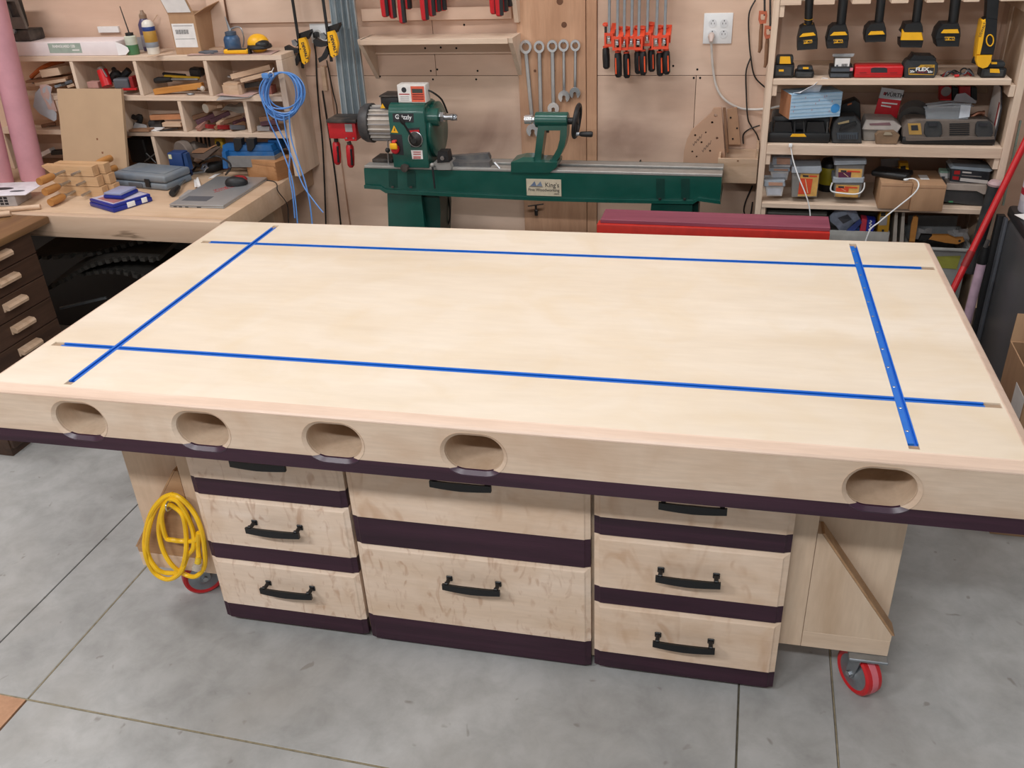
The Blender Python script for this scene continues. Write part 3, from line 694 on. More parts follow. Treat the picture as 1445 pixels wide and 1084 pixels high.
# dark machine standing on the carton
t = Thing('bench_machine', 'dusty black cast machine with a grey open frame at the top left', 'machine', (ct.loc.x + 0.125, LY0 + 0.09, ZA + 0.0625))
t.add('cast_base', MB().box(-0.08, 0.085, -0.055, 0.05, 0, 0.05, 0.006), m_blackd)
t.add('body', MB().box(-0.07, 0.02, -0.04, 0.045, 0.05, 0.2, 0.012), m_blackd)
mb = MB(); mb.plate([(0.0, 0.055), (0.075, 0.055), (0.062, 0.185), (-0.01, 0.185)], [[(0.008, 0.105), (0.062, 0.105), (0.054, 0.175), (0.0, 0.175)]], 'xz', -0.05, -0.035); t.add('open_frame', mb, plain('dusty_grey', '#6d6660', 0.7, 0.1))
t.add('wood_block', MB().box(-0.052, 0.0, -0.052, -0.02, 0.155, 0.172, 0.002), m_offm)
t.add('knob', MB().lathe([(0.004, 0), (0.010, 0.002), (0.010, 0.012), (0.003, 0.014)], (0.015, -0.056, 0.045), (0, -1, 0.2), 12), m_zinc)
t.add('lever', MB().tube([(-0.06, -0.05, 0.09), (-0.03, -0.055, 0.085), (-0.005, -0.05, 0.07)], 0.004, 8), m_zinc)
t.add('top_rail', MB().box(-0.09, 0.06, -0.03, 0.03, 0.201, 0.212, 0.003), m_zinc)
solo('paper_strip', 'small blank white paper strip on the wall above the carton', 'paper', MB().box(PY(140, 40, WALLY).x, PY(169, 40, WALLY).x, WALLY - 0.012, WALLY - 0.0005, PY(150, 44, WALLY).z - 0.005, PY(150, 37, WALLY).z), m_paper)
# bottles
def bottle(name, label, px, py, z, r, h, mat, capmat, neck=0.35, n=18):
    p = PZ(px, py, z); t = Thing(name, label, 'bottle', p)
    t.add('body', MB().lathe([(r * 0.92, 0.0), (r, 0.004), (r, h * 0.72), (r * 0.9, h * 0.8), (r * neck, h * 0.86), (r * neck, h * 0.88)], n=n), mat)
    t.add('cap', MB().lathe([(r * neck * 1.15, h * 0.88), (r * neck * 1.15, h * 0.96), (r * neck * 0.8, h), (r * 0.1, h)], n=n), capmat); return t
bx = PZ(209, 71, ZA).x; yb = LY0 + 0.045
t = Thing('glue_jar', 'squat clear glue jar half filled with green and a brush in its lid', 'jar', (bx, yb, ZA))
t.add('upper_body', MB().lathe([(0.0265, 0.0435), (0.0275, 0.05), (0.0275, 0.078), (0.022, 0.082)], n=18), plain('milky_plastic', '#c9cdbd', 0.35))
t.add('green_glue', MB().lathe([(0.026, 0.001), (0.0275, 0.004), (0.0275, 0.043)], n=18), m_green)
t.add('lid', MB().lathe([(0.018, 0.0825), (0.018, 0.094), (0.006, 0.096)], n=16), m_blackp)
t.add('brush_handle', MB().cyl((0, 0, 0.096), (-0.022, 0.01, 0.205), 0.003, 0.002, 8), m_blackp)
t = Thing('purple_bottle', 'tall dark purple bottle with a tan cap behind the glue jar', 'bottle', (PZ(219, 71, ZA).x - 0.022, LY0 + 0.15, ZA))
t.add('body', MB().lathe([(0.028, 0.0), (0.030, 0.004), (0.030, 0.115), (0.016, 0.14)], n=18), plain('purple_plastic', '#4e4668', 0.4))
t.add('label_band', MB().lathe([(0.0303, 0.02), (0.0306, 0.021), (0.0306, 0.07), (0.0303, 0.071)], n=18), plain('grey_label', '#8b8790', 0.5))
t.add('cap', MB().lathe([(0.017, 0.1405), (0.017, 0.156), (0.009, 0.165), (0.007, 0.175), (0.002, 0.175)], n=16), plain('tan_cap', '#8c735f', 0.5))
t = Thing('white_glue_bottle', 'white round shouldered glue bottle with a yellow and blue label', 'bottle', (PZ(236, 71, ZA).x - 0.004, LY0 + 0.052, ZA))
t.add('body', MB().lathe([(0.026, 0.0), (0.028, 0.004), (0.028, 0.118), (0.025, 0.134), (0.015, 0.144), (0.001, 0.147)], n=22), plain('white_hdpe', '#ded9cf', 0.35))
for z0, z1, c in ((0.03, 0.052, '#8a8f97'), (0.052, 0.1, '#b48a3c'), (0.1, 0.118, '#27407e')):
    t.add('label_band', MB().lathe([(0.0283, z0), (0.0286, z0 + 0.0005), (0.0286, z1 - 0.0005), (0.0283, z1)], n=22), plain('lab' + c, c, 0.5))
solo('cotton_stick', 'thin wooden stick leaning on the wall behind the bottles', 'stick', MB().cyl((PZ(192, 71, ZA).x + 0.05, LY1 - 0.05, ZA + 0.06), (PZ(192, 71, ZA).x + 0.13, LY1 - 0.012, ZA + 0.15), 0.002, n=6), m_offm)
# open shipping box
bx0, bx1 = PY(247, 66, LY0 + 0.03).x, PY(283, 66, LY0 + 0.03).x
t = Thing('shipping_box', 'open brown cardboard box with white shipping labels among the bottles', 'box', ((bx0 + bx1) / 2, LY0 + 0.1, ZA), 0)
hw_ = (bx1 - bx0) / 2; BH = 0.165; y0_, y1_ = -0.07, 0.085
for a in ((-hw_, hw_, y0_, y0_ + 0.003), (-hw_, hw_, y1_ - 0.003, y1_), (-hw_, -hw_ + 0.003, y0_ + 0.003, y1_ - 0.003), (hw_ - 0.003, hw_, y0_ + 0.003, y1_ - 0.003)): t.add('wall_panel', MB().box(*a, 0, BH), m_card)
t.add('bottom_panel', MB().box(-hw_ + 0.003, hw_ - 0.003, y0_ + 0.003, y1_ - 0.003, 0, 0.003), m_card)
t.add('front_flap', MB().sheet([[(-hw_, y0_, BH), (hw_, y0_, BH)], [(-hw_ - 0.02, y0_ - 0.02, BH + 0.09), (hw_ - 0.02, y0_ - 0.02, BH + 0.09)]], 0.003), m_card, smooth=0)
t.add('side_flap', MB().sheet([[(hw_, y0_, BH), (hw_, y1_, BH)], [(hw_ + 0.05, y0_ + 0.01, BH + 0.025), (hw_ + 0.05, y1_, BH + 0.04)]], 0.003), m_card, smooth=0)
lb = t.add('shipping_label', MB().box(-hw_ + 0.006, hw_ - 0.012, y0_ - 0.0008, y0_, 0.03, 0.13), m_paper)
for k in range(16): t.add('barcode_bar', MB().box(-hw_ + 0.02 + k * 0.0042, -hw_ + 0.0215 + k * 0.0042 + (0.0008 if k % 3 else 0), y0_ - 0.0012, y0_ - 0.0009, 0.086, 0.105), m_ink, lb)
for zz in (0.065, 0.12): t.add('printed_line', MB().box(-hw_ + 0.012, hw_ - 0.02, y0_ - 0.0012, y0_ - 0.0009, zz, zz + 0.0015), m_ink, lb)
t.add('shipping_label', MB().sheet([[(-hw_ + 0.003, y0_ - 0.0045, BH + 0.012), (hw_ - 0.01, y0_ - 0.0045, BH + 0.012)], [(-hw_ - 0.013, y0_ - 0.0205, BH + 0.08), (hw_ - 0.024, y0_ - 0.0205, BH + 0.08)]], -0.0008), m_paper, smooth=0)
block('ply_sheet', 'tall thin plywood sheet leaning on the wall right of the shipping box', 'board', (PZ(327, 66, ZA).x - 0.0, LY0 + 0.15, ZA + 0.003), (PZ(327, 66, ZA).x - 0.01, LY1 - 0.02, ZA + 0.30), 0.09, 0.006, m_wall2, up=(0, 1, 0))
block('scrap_board', 'pinkish scrap board lying behind the pliers on the cubby top', 'board', (PZ(300, 65, ZA).x, LY0 + 0.1, ZA + 0.008), (PZ(338, 65, ZA).x, LY0 + 0.13, ZA + 0.008), 0.05, 0.014, m_offm)
# oiler
px_ = PZ(345, 69, ZA).x
t = Thing('oil_can', 'small blue pump oil can with a thin pointed spout', 'oil can', (px_ - 0.005, LY0 + 0.085, ZA))
t.add('can', MB().lathe([(0.034, 0.0), (0.036, 0.003), (0.036, 0.055), (0.030, 0.068), (0.024, 0.072)], n=20), plain('can_blue', '#33587f', 0.4, 0.2, dust=('#8f8a86', 0.35, 20)))
t.add('collar', MB().lathe([(0.025, 0.0725), (0.025, 0.086), (0.012, 0.09)], n=18), plain('collar_blue', '#4a5a6e', 0.5, 0.3))
t.add('spout', MB().tube([(0, 0, 0.09), (-0.003, 0, 0.105), (-0.012, 0, 0.15)], [0.008, 0.006, 0.0015], 10), m_zinc)
t.add('lever', MB().tube(smoothpath([V3(0.0, 0, 0.095), V3(0.03, 0, 0.105), V3(0.055, 0, 0.1), V3(0.062, 0, 0.06), V3(0.05, 0, 0.02)], 4), 0.003, 6), m_zinc)
# pliers
z = ZA + 0.012
t = Thing('pliers', 'old grey pliers lying on the sandpaper at the front of the cubby top', 'pliers', PZ(300, 72, ZA))
a, b, c = V3(PZ(281, 69, ZA).x, LY0 + 0.05, z), V3(PZ(302, 69, ZA).x, LY0 + 0.045, z), V3(PZ(322, 71, ZA).x, LY0 + 0.03, z)
mb = MB(); addbar(mb, a, b, 0.022, 0.012, 0.003); t.add('jaw', mb, m_zinc, world=True)
t.add('joint', MB().cyl(b - UPZ * 0.008, b + UPZ * 0.010, 0.013), m_blackd, world=True)
for s in (1, -1): t.add('grip', bar(b + V3(0.0, 0.006 * s, 0), c + V3(0, 0.018 * s, 0), 0.012, 0.012, 0.004), m_silvdk, world=True)
# folding saw, yellow
t = Thing('pull_saw', 'short saw blade with a yellow and black handle on the cubby top', 'saw', PZ(345, 72, ZA))
a, b, c = V3(PZ(308, 71, ZA).x, LY0 + 0.018, z - 0.005), V3(PZ(338, 70, ZA).x, LY0 + 0.02, z + 0.003), V3(PZ(371, 70, ZA).x, LY0 + 0.022, z + 0.004)
t.add('blade', bar(a, b, 0.018, 0.0015, 0), m_steel, world=True)
t.add('grip', bar(b, c, 0.026, 0.022, 0.007), m_yel, world=True)
t.add('grip_inlay', bar(b + V3(0.022, -0.0002, 0.0095), c + V3(-0.008, 0, 0.0095), 0.02, 0.006, 0.002), m_blackp, world=True)
t.add('end_cap', bar(c + V3(0.0005, 0, 0), c + V3(0.010, 0, 0), 0.027, 0.023, 0.004), m_blackp, world=True)
# tape measure / palm sander
t = Thing('palm_sander', 'yellow topped black palm sander at the right end of the cubby top', 'sander', (PZ(382, 70, ZA).x - 0.005, LY0 + 0.06, ZA))
t.add('base', MB().lathe([(0.052, 0.001), (0.055, 0.006), (0.052, 0.016), (0.04, 0.02)], n=20), m_blackp)
t.add('shell', MB().ball((-0.004, 0, 0.0215), (0.05, 0.04, 0.04), 18, 10), m_yel)
t.add('grip_strip', MB().ball((0.02, -0.012, 0.018), (0.036, 0.033, 0.022), 14, 8), m_blackp)
# sandpaper sheets on the top and sticking out
def paper(name, label, pts, mat, sag=0.004, cat='sandpaper', group=None, th=0.0012):
    a, b, c, d = pts; n = 6
    g = [[a.lerp(b, j / n).lerp(d.lerp(c, j / n), i / n) + UPZ * (sag * math.sin(j / n * 6.0 + i * 0.5) + sag) for j in range(n + 1)] for i in range(n + 1)]
    return solo(name, label, cat, MB().sheet(g, th), mat, group)
zq = ZA + 0.001
paper('sandpaper_sheet', 'pinkish sandpaper sheet spread under the pliers and saw', [V3(PZ(272, 76, ZA).x, LY0 - 0.004, zq), V3(PZ(392, 74, ZA).x, LY0 + 0.002, zq), V3(PZ(392, 74, ZA).x - 0.01, LY0 + 0.11, zq), V3(PZ(275, 76, ZA).x, LY0 + 0.1, zq)], m_sand, 0.0012)
block('veneer_sliver', 'pale wood sliver poking out of the cubby top edge', 'sliver', (PY(209, 83, LY0 - 0.03).x, LY0 - 0.035, PY(209, 83, LY0 - 0.03).z), (PY(243, 77, LY0 + 0.02).x, LY0 + 0.03, ZA + 0.004), 0.02, 0.002, m_offm)

# ------------------------------------------------------------------ cubby contents
def bp(px, py, z, dy=0.0, dz=0.0): p = PZ(px, py, z); return V3(p.x, p.y + dy, z + dz)
def yb_(px, py, yy): p = PY(px, py, yy); return p
Y1, Y2, Y3 = LY0 + 0.03, LY0 + 0.07, LY0 + 0.12
# row one, first cubby
t = Thing('wood_rasp', 'curved orange handle leaning across the first cubby', 'rasp', (yb_(60, 100, Y2).x, Y2, ZBs))
t.add('handle', MB().tube(smoothpath([yb_(44, 109, Y2), yb_(56, 98, Y2), yb_(70, 91, Y2 + 0.03), yb_(90, 86, Y2 + 0.06)], 5), 0.010, 8), m_orange, world=True)
t.add('tang', MB().cyl(yb_(44, 109, Y2), yb_(47, 118, Y2), 0.008, 0.005, 8), m_zinc, world=True)
block('scrap_block', 'square end of a pinkish wood block in the first cubby', 'block', yb_(66, 102, Y2), yb_(92, 98, Y2), 0.09, 0.034, m_offm)
block('scrap_board', 'brown board under the pinkish block in the first cubby', 'board', yb_(46, 113, Y2 + 0.02), yb_(105, 107, Y2 + 0.02), 0.1, 0.012, m_offc)
block('scrap_board', 'pale tapered board at the front of the first cubby', 'board', yb_(52, 119, Y1), yb_(95, 112, Y1 + 0.02), 0.03, 0.014, m_offm)
for i, (x, y) in enumerate(((82, 121), (92, 119), (100, 121), (97, 116))):
    block('shaving', ('grey metal scrap', 'dark curled shaving', 'pale wood shaving', 'dusty hook')[i] + ' in the clutter of the first cubby', 'scrap', yb_(x - 5, y + 1, Y1 + 0.01), yb_(x + 5, y - 2, Y1 + 0.03), 0.03, 0.012, (m_zinc, m_blackd, m_offm, m_silvdk)[i])
# cloth hanging
g = []
def hang(pts, name, label, mat, th=0.002):
    solo(name, label, 'cloth', MB().sheet([[yb_(x, y, LY0 - 0.012 - 0.01 * math.sin(i * 1.3 + j)) for j, (x, y) in enumerate(r)] for i, r in enumerate(pts)], th), mat)
hang([[(59, 122), (66, 121), (72, 122)], [(50, 131), (60, 133), (72, 135)], [(47, 150), (60, 152), (76, 154)], [(56, 160), (68, 163), (80, 160)], [(75, 170), (77, 171), (80, 169)]], 'grey_cloth', 'crumpled grey cloth hanging from the first cubby', m_cloth)
hang([[(56, 120), (66, 119), (74, 123)], [(58, 133), (66, 133), (72, 131)], [(64, 144), (70, 144), (75, 140)], [(69, 155), (75, 157), (81, 157)]], 'sandpaper_strip', 'pinkish sandpaper strip hanging over the grey cloth', m_sand)
# row one, second cubby
fl = Thing('flashlight', 'red cylinder flashlight with a silver rim and clip in the second cubby', 'flashlight', (yb_(150, 122, Y1).x, Y1, ZBs))
a, b = yb_(152, 122, Y1), yb_(144, 99, Y1 + 0.02)
fl.add('tube', MB().cyl(a, b, 0.026, 0.024, 18), m_red, world=True); dd = (b - a).normalized()
fl.add('rim', MB().cyl(b + dd * 0.0005, b + dd * 0.012, 0.021, 0.019, 18), m_steel, world=True)
fl.add('clip', bar(b + V3(0.018, -0.018, 0.012), a.lerp(b, 0.5) + V3(0.028, -0.018, 0.01), 0.008, 0.003, 0.001), m_steel, world=True)
block('pink_block', 'small pinkish wood block left of the red flashlight', 'block', yb_(127, 119, Y1 + 0.01), yb_(142, 119, Y1 + 0.01), 0.04, 0.028, plain('pinkwood', '#b98a80', 0.6))
t = Thing('power_tool', 'jumbled black power tool behind the red flashlight', 'power tool', (yb_(170, 118, Y2).x, Y2, ZBs))
t.add('body', MB().tube(smoothpath([yb_(157, 113, Y2), yb_(163, 103, Y2), yb_(172, 108, Y2 + 0.02), yb_(182, 99, Y2 + 0.03)], 4), 0.017, 8), m_blackp, world=True)
t.add('grip', MB().tube([yb_(166, 106, Y2), yb_(160, 97, Y2 + 0.02)], 0.011, 8), m_blackp, world=True)
block('grey_case', 'small dark grey plastic case in the second cubby', 'case', yb_(165, 117, Y1 + 0.02), yb_(186, 117, Y1 + 0.02), 0.06, 0.045, m_silvdk, bev=0.006)
block('red_box', 'small dark red box against the second cubby wall', 'box', yb_(187, 115, Y1 + 0.01), yb_(192, 115, Y1 + 0.01), 0.05, 0.05, m_reddk, bev=0.003)
block('red_bar', 'thin red bar lying on the second cubby floor edge', 'bar', yb_(173, 126, LY0 + 0.012), yb_(193, 125.5, LY0 + 0.012), 0.014, 0.009, m_redpu)
# row one, third cubby
t = Thing('file_handle', 'black handled file lying above the orange stick', 'file', (yb_(230, 115, Y2).x, Y2, ZBs))
t.add('handle', MB().tube([yb_(219, 114, Y2), yb_(224, 113, Y2), yb_(242, 112, Y2)], [0.012, 0.015, 0.011], 10), m_blackp, world=True)
t.add('shaft', MB().cyl(yb_(242, 112, Y2), yb_(280, 112, Y2), 0.006, n=8), m_zinc, world=True)
t = Thing('utility_knife', 'yellow and black utility knife on top of the file', 'knife', (yb_(255, 107, Y2).x, Y2, ZBs))
t.add('body', bar(yb_(230, 104, Y2 + 0.02), yb_(262, 107, Y2 + 0.02), 0.02, 0.014, 0.004), m_blackp, world=True)
t.add('yellow_slide', bar(yb_(232, 107, Y2 + 0.005), yb_(282, 110, Y2 + 0.005), 0.014, 0.010, 0.003), plain('mustard', '#c9a227', 0.5), world=True)
block('black_pouch', 'small black pouch at the back right of the third cubby', 'pouch', yb_(270, 101, Y3), yb_(286, 102, Y3), 0.05, 0.04, m_blackp, bev=0.008)
block('orange_stick', 'thick orange brown hardwood stick lying in the third cubby', 'stick', yb_(218, 127, LY0 + 0.03), yb_(286, 118, LY0 + 0.05), 0.026, 0.026, m_offo, bev=0.002)
t = Thing('ball_finial', 'white round knob beside a steel spoon bit in the third cubby', 'knob', (yb_(285, 127, LY0 + 0.02).x, LY0 + 0.02, ZBs))
t.add('ball', MB().ball(yb_(286, 125, LY0 + 0.03), 0.012), plain('ivory', '#c9beb2', 0.4), world=True)
t.add('stem', MB().cyl(yb_(279, 125, LY0 + 0.03), yb_(284, 126, LY0 + 0.03), 0.004, n=8), m_steel, world=True)
solo('spoon_bit', 'small dull steel scoop lying before the orange stick', 'scoop', MB().ball(V3(yb_(267, 129, LY0 + 0.02).x, LY0 + 0.025, ZBs + 0.006), (0.022, 0.012, 0.005)), m_zinc)
# row one, fourth cubby
block('maple_board', 'upper pale board sloping up to the right in the fourth cubby', 'board', yb_(329, 107, Y1 + 0.03), yb_(384, 93, Y1 + 0.06), 0.06, 0.022, m_offm)
block('maple_board', 'lower pale board resting under the sloping one in the fourth cubby', 'board', yb_(342, 113, Y1 + 0.01), yb_(384, 102, Y1 + 0.03), 0.05, 0.016, m_offm)
t = Thing('wood_jig', 'rounded maple block jig standing on sandpaper in the fourth cubby', 'jig', (yb_(331, 132, LY0 + 0.03).x, LY0 + 0.03, ZBs))
c = V3(yb_(330, 130, LY0 + 0.03).x, LY0 + 0.045, ZBs + 0.004)
t.add('block', MB().prism([(c.x - 0.045, c.y - 0.03), (c.x - 0.005, c.y - 0.04), (c.x + 0.035, c.y - 0.035), (c.x + 0.045, c.y - 0.02), (c.x + 0.04, c.y + 0.03), (c.x - 0.04, c.y + 0.03)], 'xy', ZBs + 0.004, ZBs + 0.05), m_offm, world=True, smooth=0)
t.add('cap', MB().prism([(c.x - 0.04, c.y - 0.025), (c.x + 0.035, c.y - 0.03), (c.x + 0.035, c.y + 0.025), (c.x - 0.035, c.y + 0.025)], 'xy', ZBs + 0.0505, ZBs + 0.058), m_offm, world=True, smooth=0)
solo('shiny_ferrule', 'small chrome ferrule behind the maple jig', 'ferrule', MB().cyl(yb_(322, 108, Y2), yb_(333, 109, Y2), 0.007, 0.006), m_steel)
paper('sandpaper_sheet', 'pink sandpaper sheet under the maple jig in the fourth cubby', [V3(yb_(305, 134, LY0).x, LY0 - 0.006, ZBs + 0.0005), V3(yb_(352, 134, LY0).x, LY0 - 0.02, ZBs - 0.004), V3(yb_(358, 134, LY0).x, LY0 + 0.1, ZBs + 0.0005), V3(yb_(312, 134, LY0).x, LY0 + 0.1, ZBs + 0.0005)], m_sand, 0.001)
a, b = yb_(305, 142, LY0 - 0.03), yb_(350, 138, LY0 - 0.02)
paper('sandpaper_sheet', 'grey backed sandpaper curling off the edge below the maple jig', [a, b, V3(yb_(357, 132, LY0).x, LY0 + 0.004, ZBs + 0.003), V3(yb_(311, 135, LY0).x, LY0 + 0.004, ZBs + 0.002)], m_sandg, 0.0005)
block('red_block', 'reddish wood block at the right wall of the fourth cubby', 'block', yb_(374, 128, Y2), yb_(387, 128, Y2), 0.05, 0.035, plain('redwood', '#8d5650', 0.6))
block('dark_tool', 'dark narrow tool behind the blue cable coil in the fourth cubby', 'tool', yb_(346, 121, Y2), yb_(372, 117, Y2), 0.02, 0.02, m_blackd)
# row two: third cubby
t = Thing('black_clamp_head', 'small black clamp head at the left of the second row cubby', 'clamp', (yb_(195, 180, Y2).x, Y2, ZC))
t.add('body', MB().tube(smoothpath([yb_(187, 164, Y2), yb_(192, 166, Y2), yb_(198, 164, Y2), yb_(197, 172, Y2), yb_(191, 177, Y2)], 4), 0.012, 8), m_blackp, world=True)
block('cherry_strip', 'straight reddish wood strip lying across the second row cubby', 'strip', yb_(214, 165.5, Y1 + 0.02), yb_(257, 164, Y1 + 0.02), 0.03, 0.022, plain('cherrywood', '#b47a54', 0.55))
block('pale_block', 'pale wood block under the reddish strip', 'block', yb_(233, 174.5, Y1), yb_(259, 174.5, Y1), 0.05, 0.018, m_offm)
solo('sanding_drum', 'grey and black sanding drum lying under the reddish strip', 'drum', MB().cyl(yb_(212, 174, Y2), yb_(230, 173, Y2), 0.018, 0.019, 16), m_blackd)
for i, (q, l_) in enumerate(((((186, 182), (208, 182), (206, 174), (190, 170)), 'grey paper scrap at the left of the second row cubby'), (((205, 181), (224, 182), (232, 177), (212, 176)), 'white paper scrap at the front of the second row cubby'))):
    paper('paper_scrap', l_, [yb_(*q[0], LY0 + 0.004), yb_(*q[1], LY0 + 0.004), yb_(*q[2], LY0 + 0.05), yb_(*q[3], LY0 + 0.06)], (m_sandg, m_paper)[i], 0.001, 'paper')
block('dark_strip', 'dark thin strip on the second row cubby edge', 'strip', yb_(216, 186, LY0 + 0.01), yb_(251, 181, LY0 + 0.02), 0.012, 0.006, m_blackd)
block('thin_board', 'grey weathered slat flat on the second row cubby floor', 'slat', yb_(186, 183.5, LY0 + 0.01), yb_(214, 183.5, LY0 + 0.01), 0.05, 0.01, m_offc)
# row two: fourth cubby, offcuts
t = Thing('paper_tube', 'white ended round tube pointing out of the offcuts', 'tube', (yb_(291, 155, Y2).x, Y2, ZC))
a = yb_(290, 153, Y2); b = a + V3(0.03, 0.09, 0.004)
t.add('tube', MB().cyl(a, b, 0.0225, n=20), m_offm, world=True); t.add('end_cap', MB().cyl(a + (a - b).normalized() * 0.001, a, 0.021, n=20), plain('chalk', '#c8c0b2', 0.7), world=True)
offs = [((272, 166), (300, 158), m_offc, 'dark brown offcut under the round tube'), ((277, 173), (302, 162), m_offp, 'purple offcut with a pale end at the left of the offcut pile'), ((297, 171), (324, 159), m_offp, 'long purple offcut sloping up in the middle of the pile'), ((279, 184), (291, 172), plain('rosewood_dowel', '#9b6f62', 0.6), 'reddish rounded offcut standing at the front left of the pile'), ((292, 182), (308, 183), m_reddk, 'red offcut lying at the front of the pile'), ((309, 183), (325, 183), m_reddk, 'second red offcut lying at the front of the pile'), ((326, 183.5), (346, 183.5), m_silvdk, 'grey flat offcut at the front right of the pile'), ((308, 176), (318, 169), m_offm, 'pale cubic offcut in the middle of the pile'), ((316, 172), (342, 165), m_offc, 'brown offcut at the right of the pile'), ((325, 180), (345, 172), m_offc, 'brown wedge offcut at the right front of the pile'), ((302, 178), (322, 168), m_offc, 'dark stick offcut crossing the pile'), ((330, 175), (346, 168), m_offp, 'short purple offcut against the cubby wall')]
for i, (a, b, mt, lb) in enumerate(offs):
    yy = LY0 + 0.02 + (0.05 if i in (0, 2, 8, 11) else 0.02 if i in (1, 7, 9, 10) else 0.0)
    block('offcut', lb, 'offcut', yb_(*a, yy), yb_(*b, yy + 0.05), 0.024, 0.018, mt, 'wood offcuts piled in the cubby')
paper('plastic_bag', 'crumpled clear plastic bag above the offcuts', [yb_(312, 158, Y2), yb_(345, 160, Y2), yb_(343, 148, Y2 + 0.06), yb_(327, 148, Y2 + 0.06)], plain('clear_bag', '#9a9a94', 0.25, alpha=0.6), 0.006, 'bag')
block('maple_peg', 'pale peg behind the plastic bag', 'peg', yb_(304, 150, Y3), yb_(315, 149, Y3), 0.02, 0.014, m_offm)
# row two: fifth cubby
for i, (a, b, mt, lb) in enumerate([((366, 169), (384, 166), m_offc, 'brown offcut high in the last cubby'), ((362, 178), (380, 177), m_offm, 'pale offcut at the front of the last cubby'), ((380, 178), (394, 178), m_offp, 'purple offcut at the front of the last cubby'), ((368, 174), (392, 171), m_offp, 'long purple offcut in the middle of the last cubby'), ((364, 184), (392, 184), m_sandg, 'grey slat on the floor of the last cubby')]):
    block('offcut', lb, 'offcut', yb_(*a, LY0 + 0.03), yb_(*b, LY0 + 0.06), 0.03, 0.02, mt, 'wood offcuts piled in the cubby')
# row two: first cubby debris
for i, (a, b, mt, lb) in enumerate([((60, 183), (80, 179), m_offc, 'brown stick on the floor of the first second-row cubby'), ((64, 187), (84, 183), m_blackd, 'dark scrap on the floor of the first second-row cubby')]):
    block('offcut', lb, 'offcut', yb_(*a, LY0 + 0.05), yb_(*b, LY0 + 0.09), 0.03, 0.012, mt)
# bottom row, left cubby
block('grey_tool', 'dark tool lying in the bottom left cubby', 'tool', yb_(74, 215, Y2), yb_(92, 214, Y2), 0.03, 0.022, m_blackp)
solo('socket', 'small dull steel socket in the bottom left cubby', 'socket', MB().cyl(yb_(93, 216, Y2 - 0.01), yb_(93, 209, Y2 - 0.01), 0.010, n=12), m_zinc)
block('white_packet', 'white crumpled packet at the bottom left of the cubby', 'packet', yb_(58, 219, Y2), yb_(74, 211, Y2), 0.04, 0.02, m_paper)
solo('caliper', 'crossed steel caliper in the dark bottom cubby', 'caliper', addbar(addbar(MB(), yb_(204, 228, Y2), yb_(220, 216, Y2), 0.004, 0.006), yb_(206, 216, Y2 + 0.008), yb_(220, 230, Y2 + 0.008), 0.004, 0.006), m_zinc)
block('black_case', 'black case at the back of the dark bottom cubby', 'case', yb_(188, 210, Y3), yb_(212, 210, Y3), 0.08, 0.12, m_blackp, bev=0.006)
# ================================================================== things on the bench
def q(px, py, yy): p = PY(px, py, yy); return (p.x, p.z)
def poly(pts, yy, d, mb=None):      # outline at depth yy, thickness d away from the viewer
    mb = mb or MB(); return mb.prism([q(x, y, yy) for x, y in pts], 'xz', yy, yy + d)
def tri_box(L, F, Rr, z, h, inset=0.0):   # box from three base corners (left, front, right) given as pixels
    l, f, r = PZ(*L, z), PZ(*F, z), PZ(*Rr, z); return l, f, r
class Fr:   # local frame on three pixel corners: origin F corner, u toward Rr, v toward L
    def __init__(s, F, Rr, L, z):
        s.o = PZ(*F, z); u = PZ(*Rr, z) - s.o; v = PZ(*L, z) - s.o; s.lu = u.length; s.ang = math.degrees(math.atan2(u.y, u.x))
        n = Vector((-u.y, u.x, 0)).normalized(); s.lv = abs(v.dot(n))
# MDF panel
tl, tr = PY(81, 125, 2.095), PY(172, 126, 2.095); A_ = V3((tl.x + tr.x) / 2, 1.985, BZ + 0.004); B_ = V3((tl.x + tr.x) / 2, 2.098, tl.z)
t = Thing('mdf_panel', 'plain tan MDF panel leaning on the cubby shelf', 'board', A_ - UPZ * 0.004)
t.add('panel', bar(A_, B_, tr.x - tl.x, 0.018, 0.001, (0, 1, 0)), m_mdf, world=True)
for f, dx in ((0.2, 0.0), (0.3, -0.012), (0.45, -0.035)):
    c = A_.lerp(B_, f) + V3(dx + 0.06, -0.0095, 0); t.add('stain', MB().box(c.x - 0.004, c.x + 0.004, c.y - 0.0008, c.y + 0.001, c.z - 0.006, c.z + 0.006), plain('stain', '#8a5f45', 0.7), world=True)
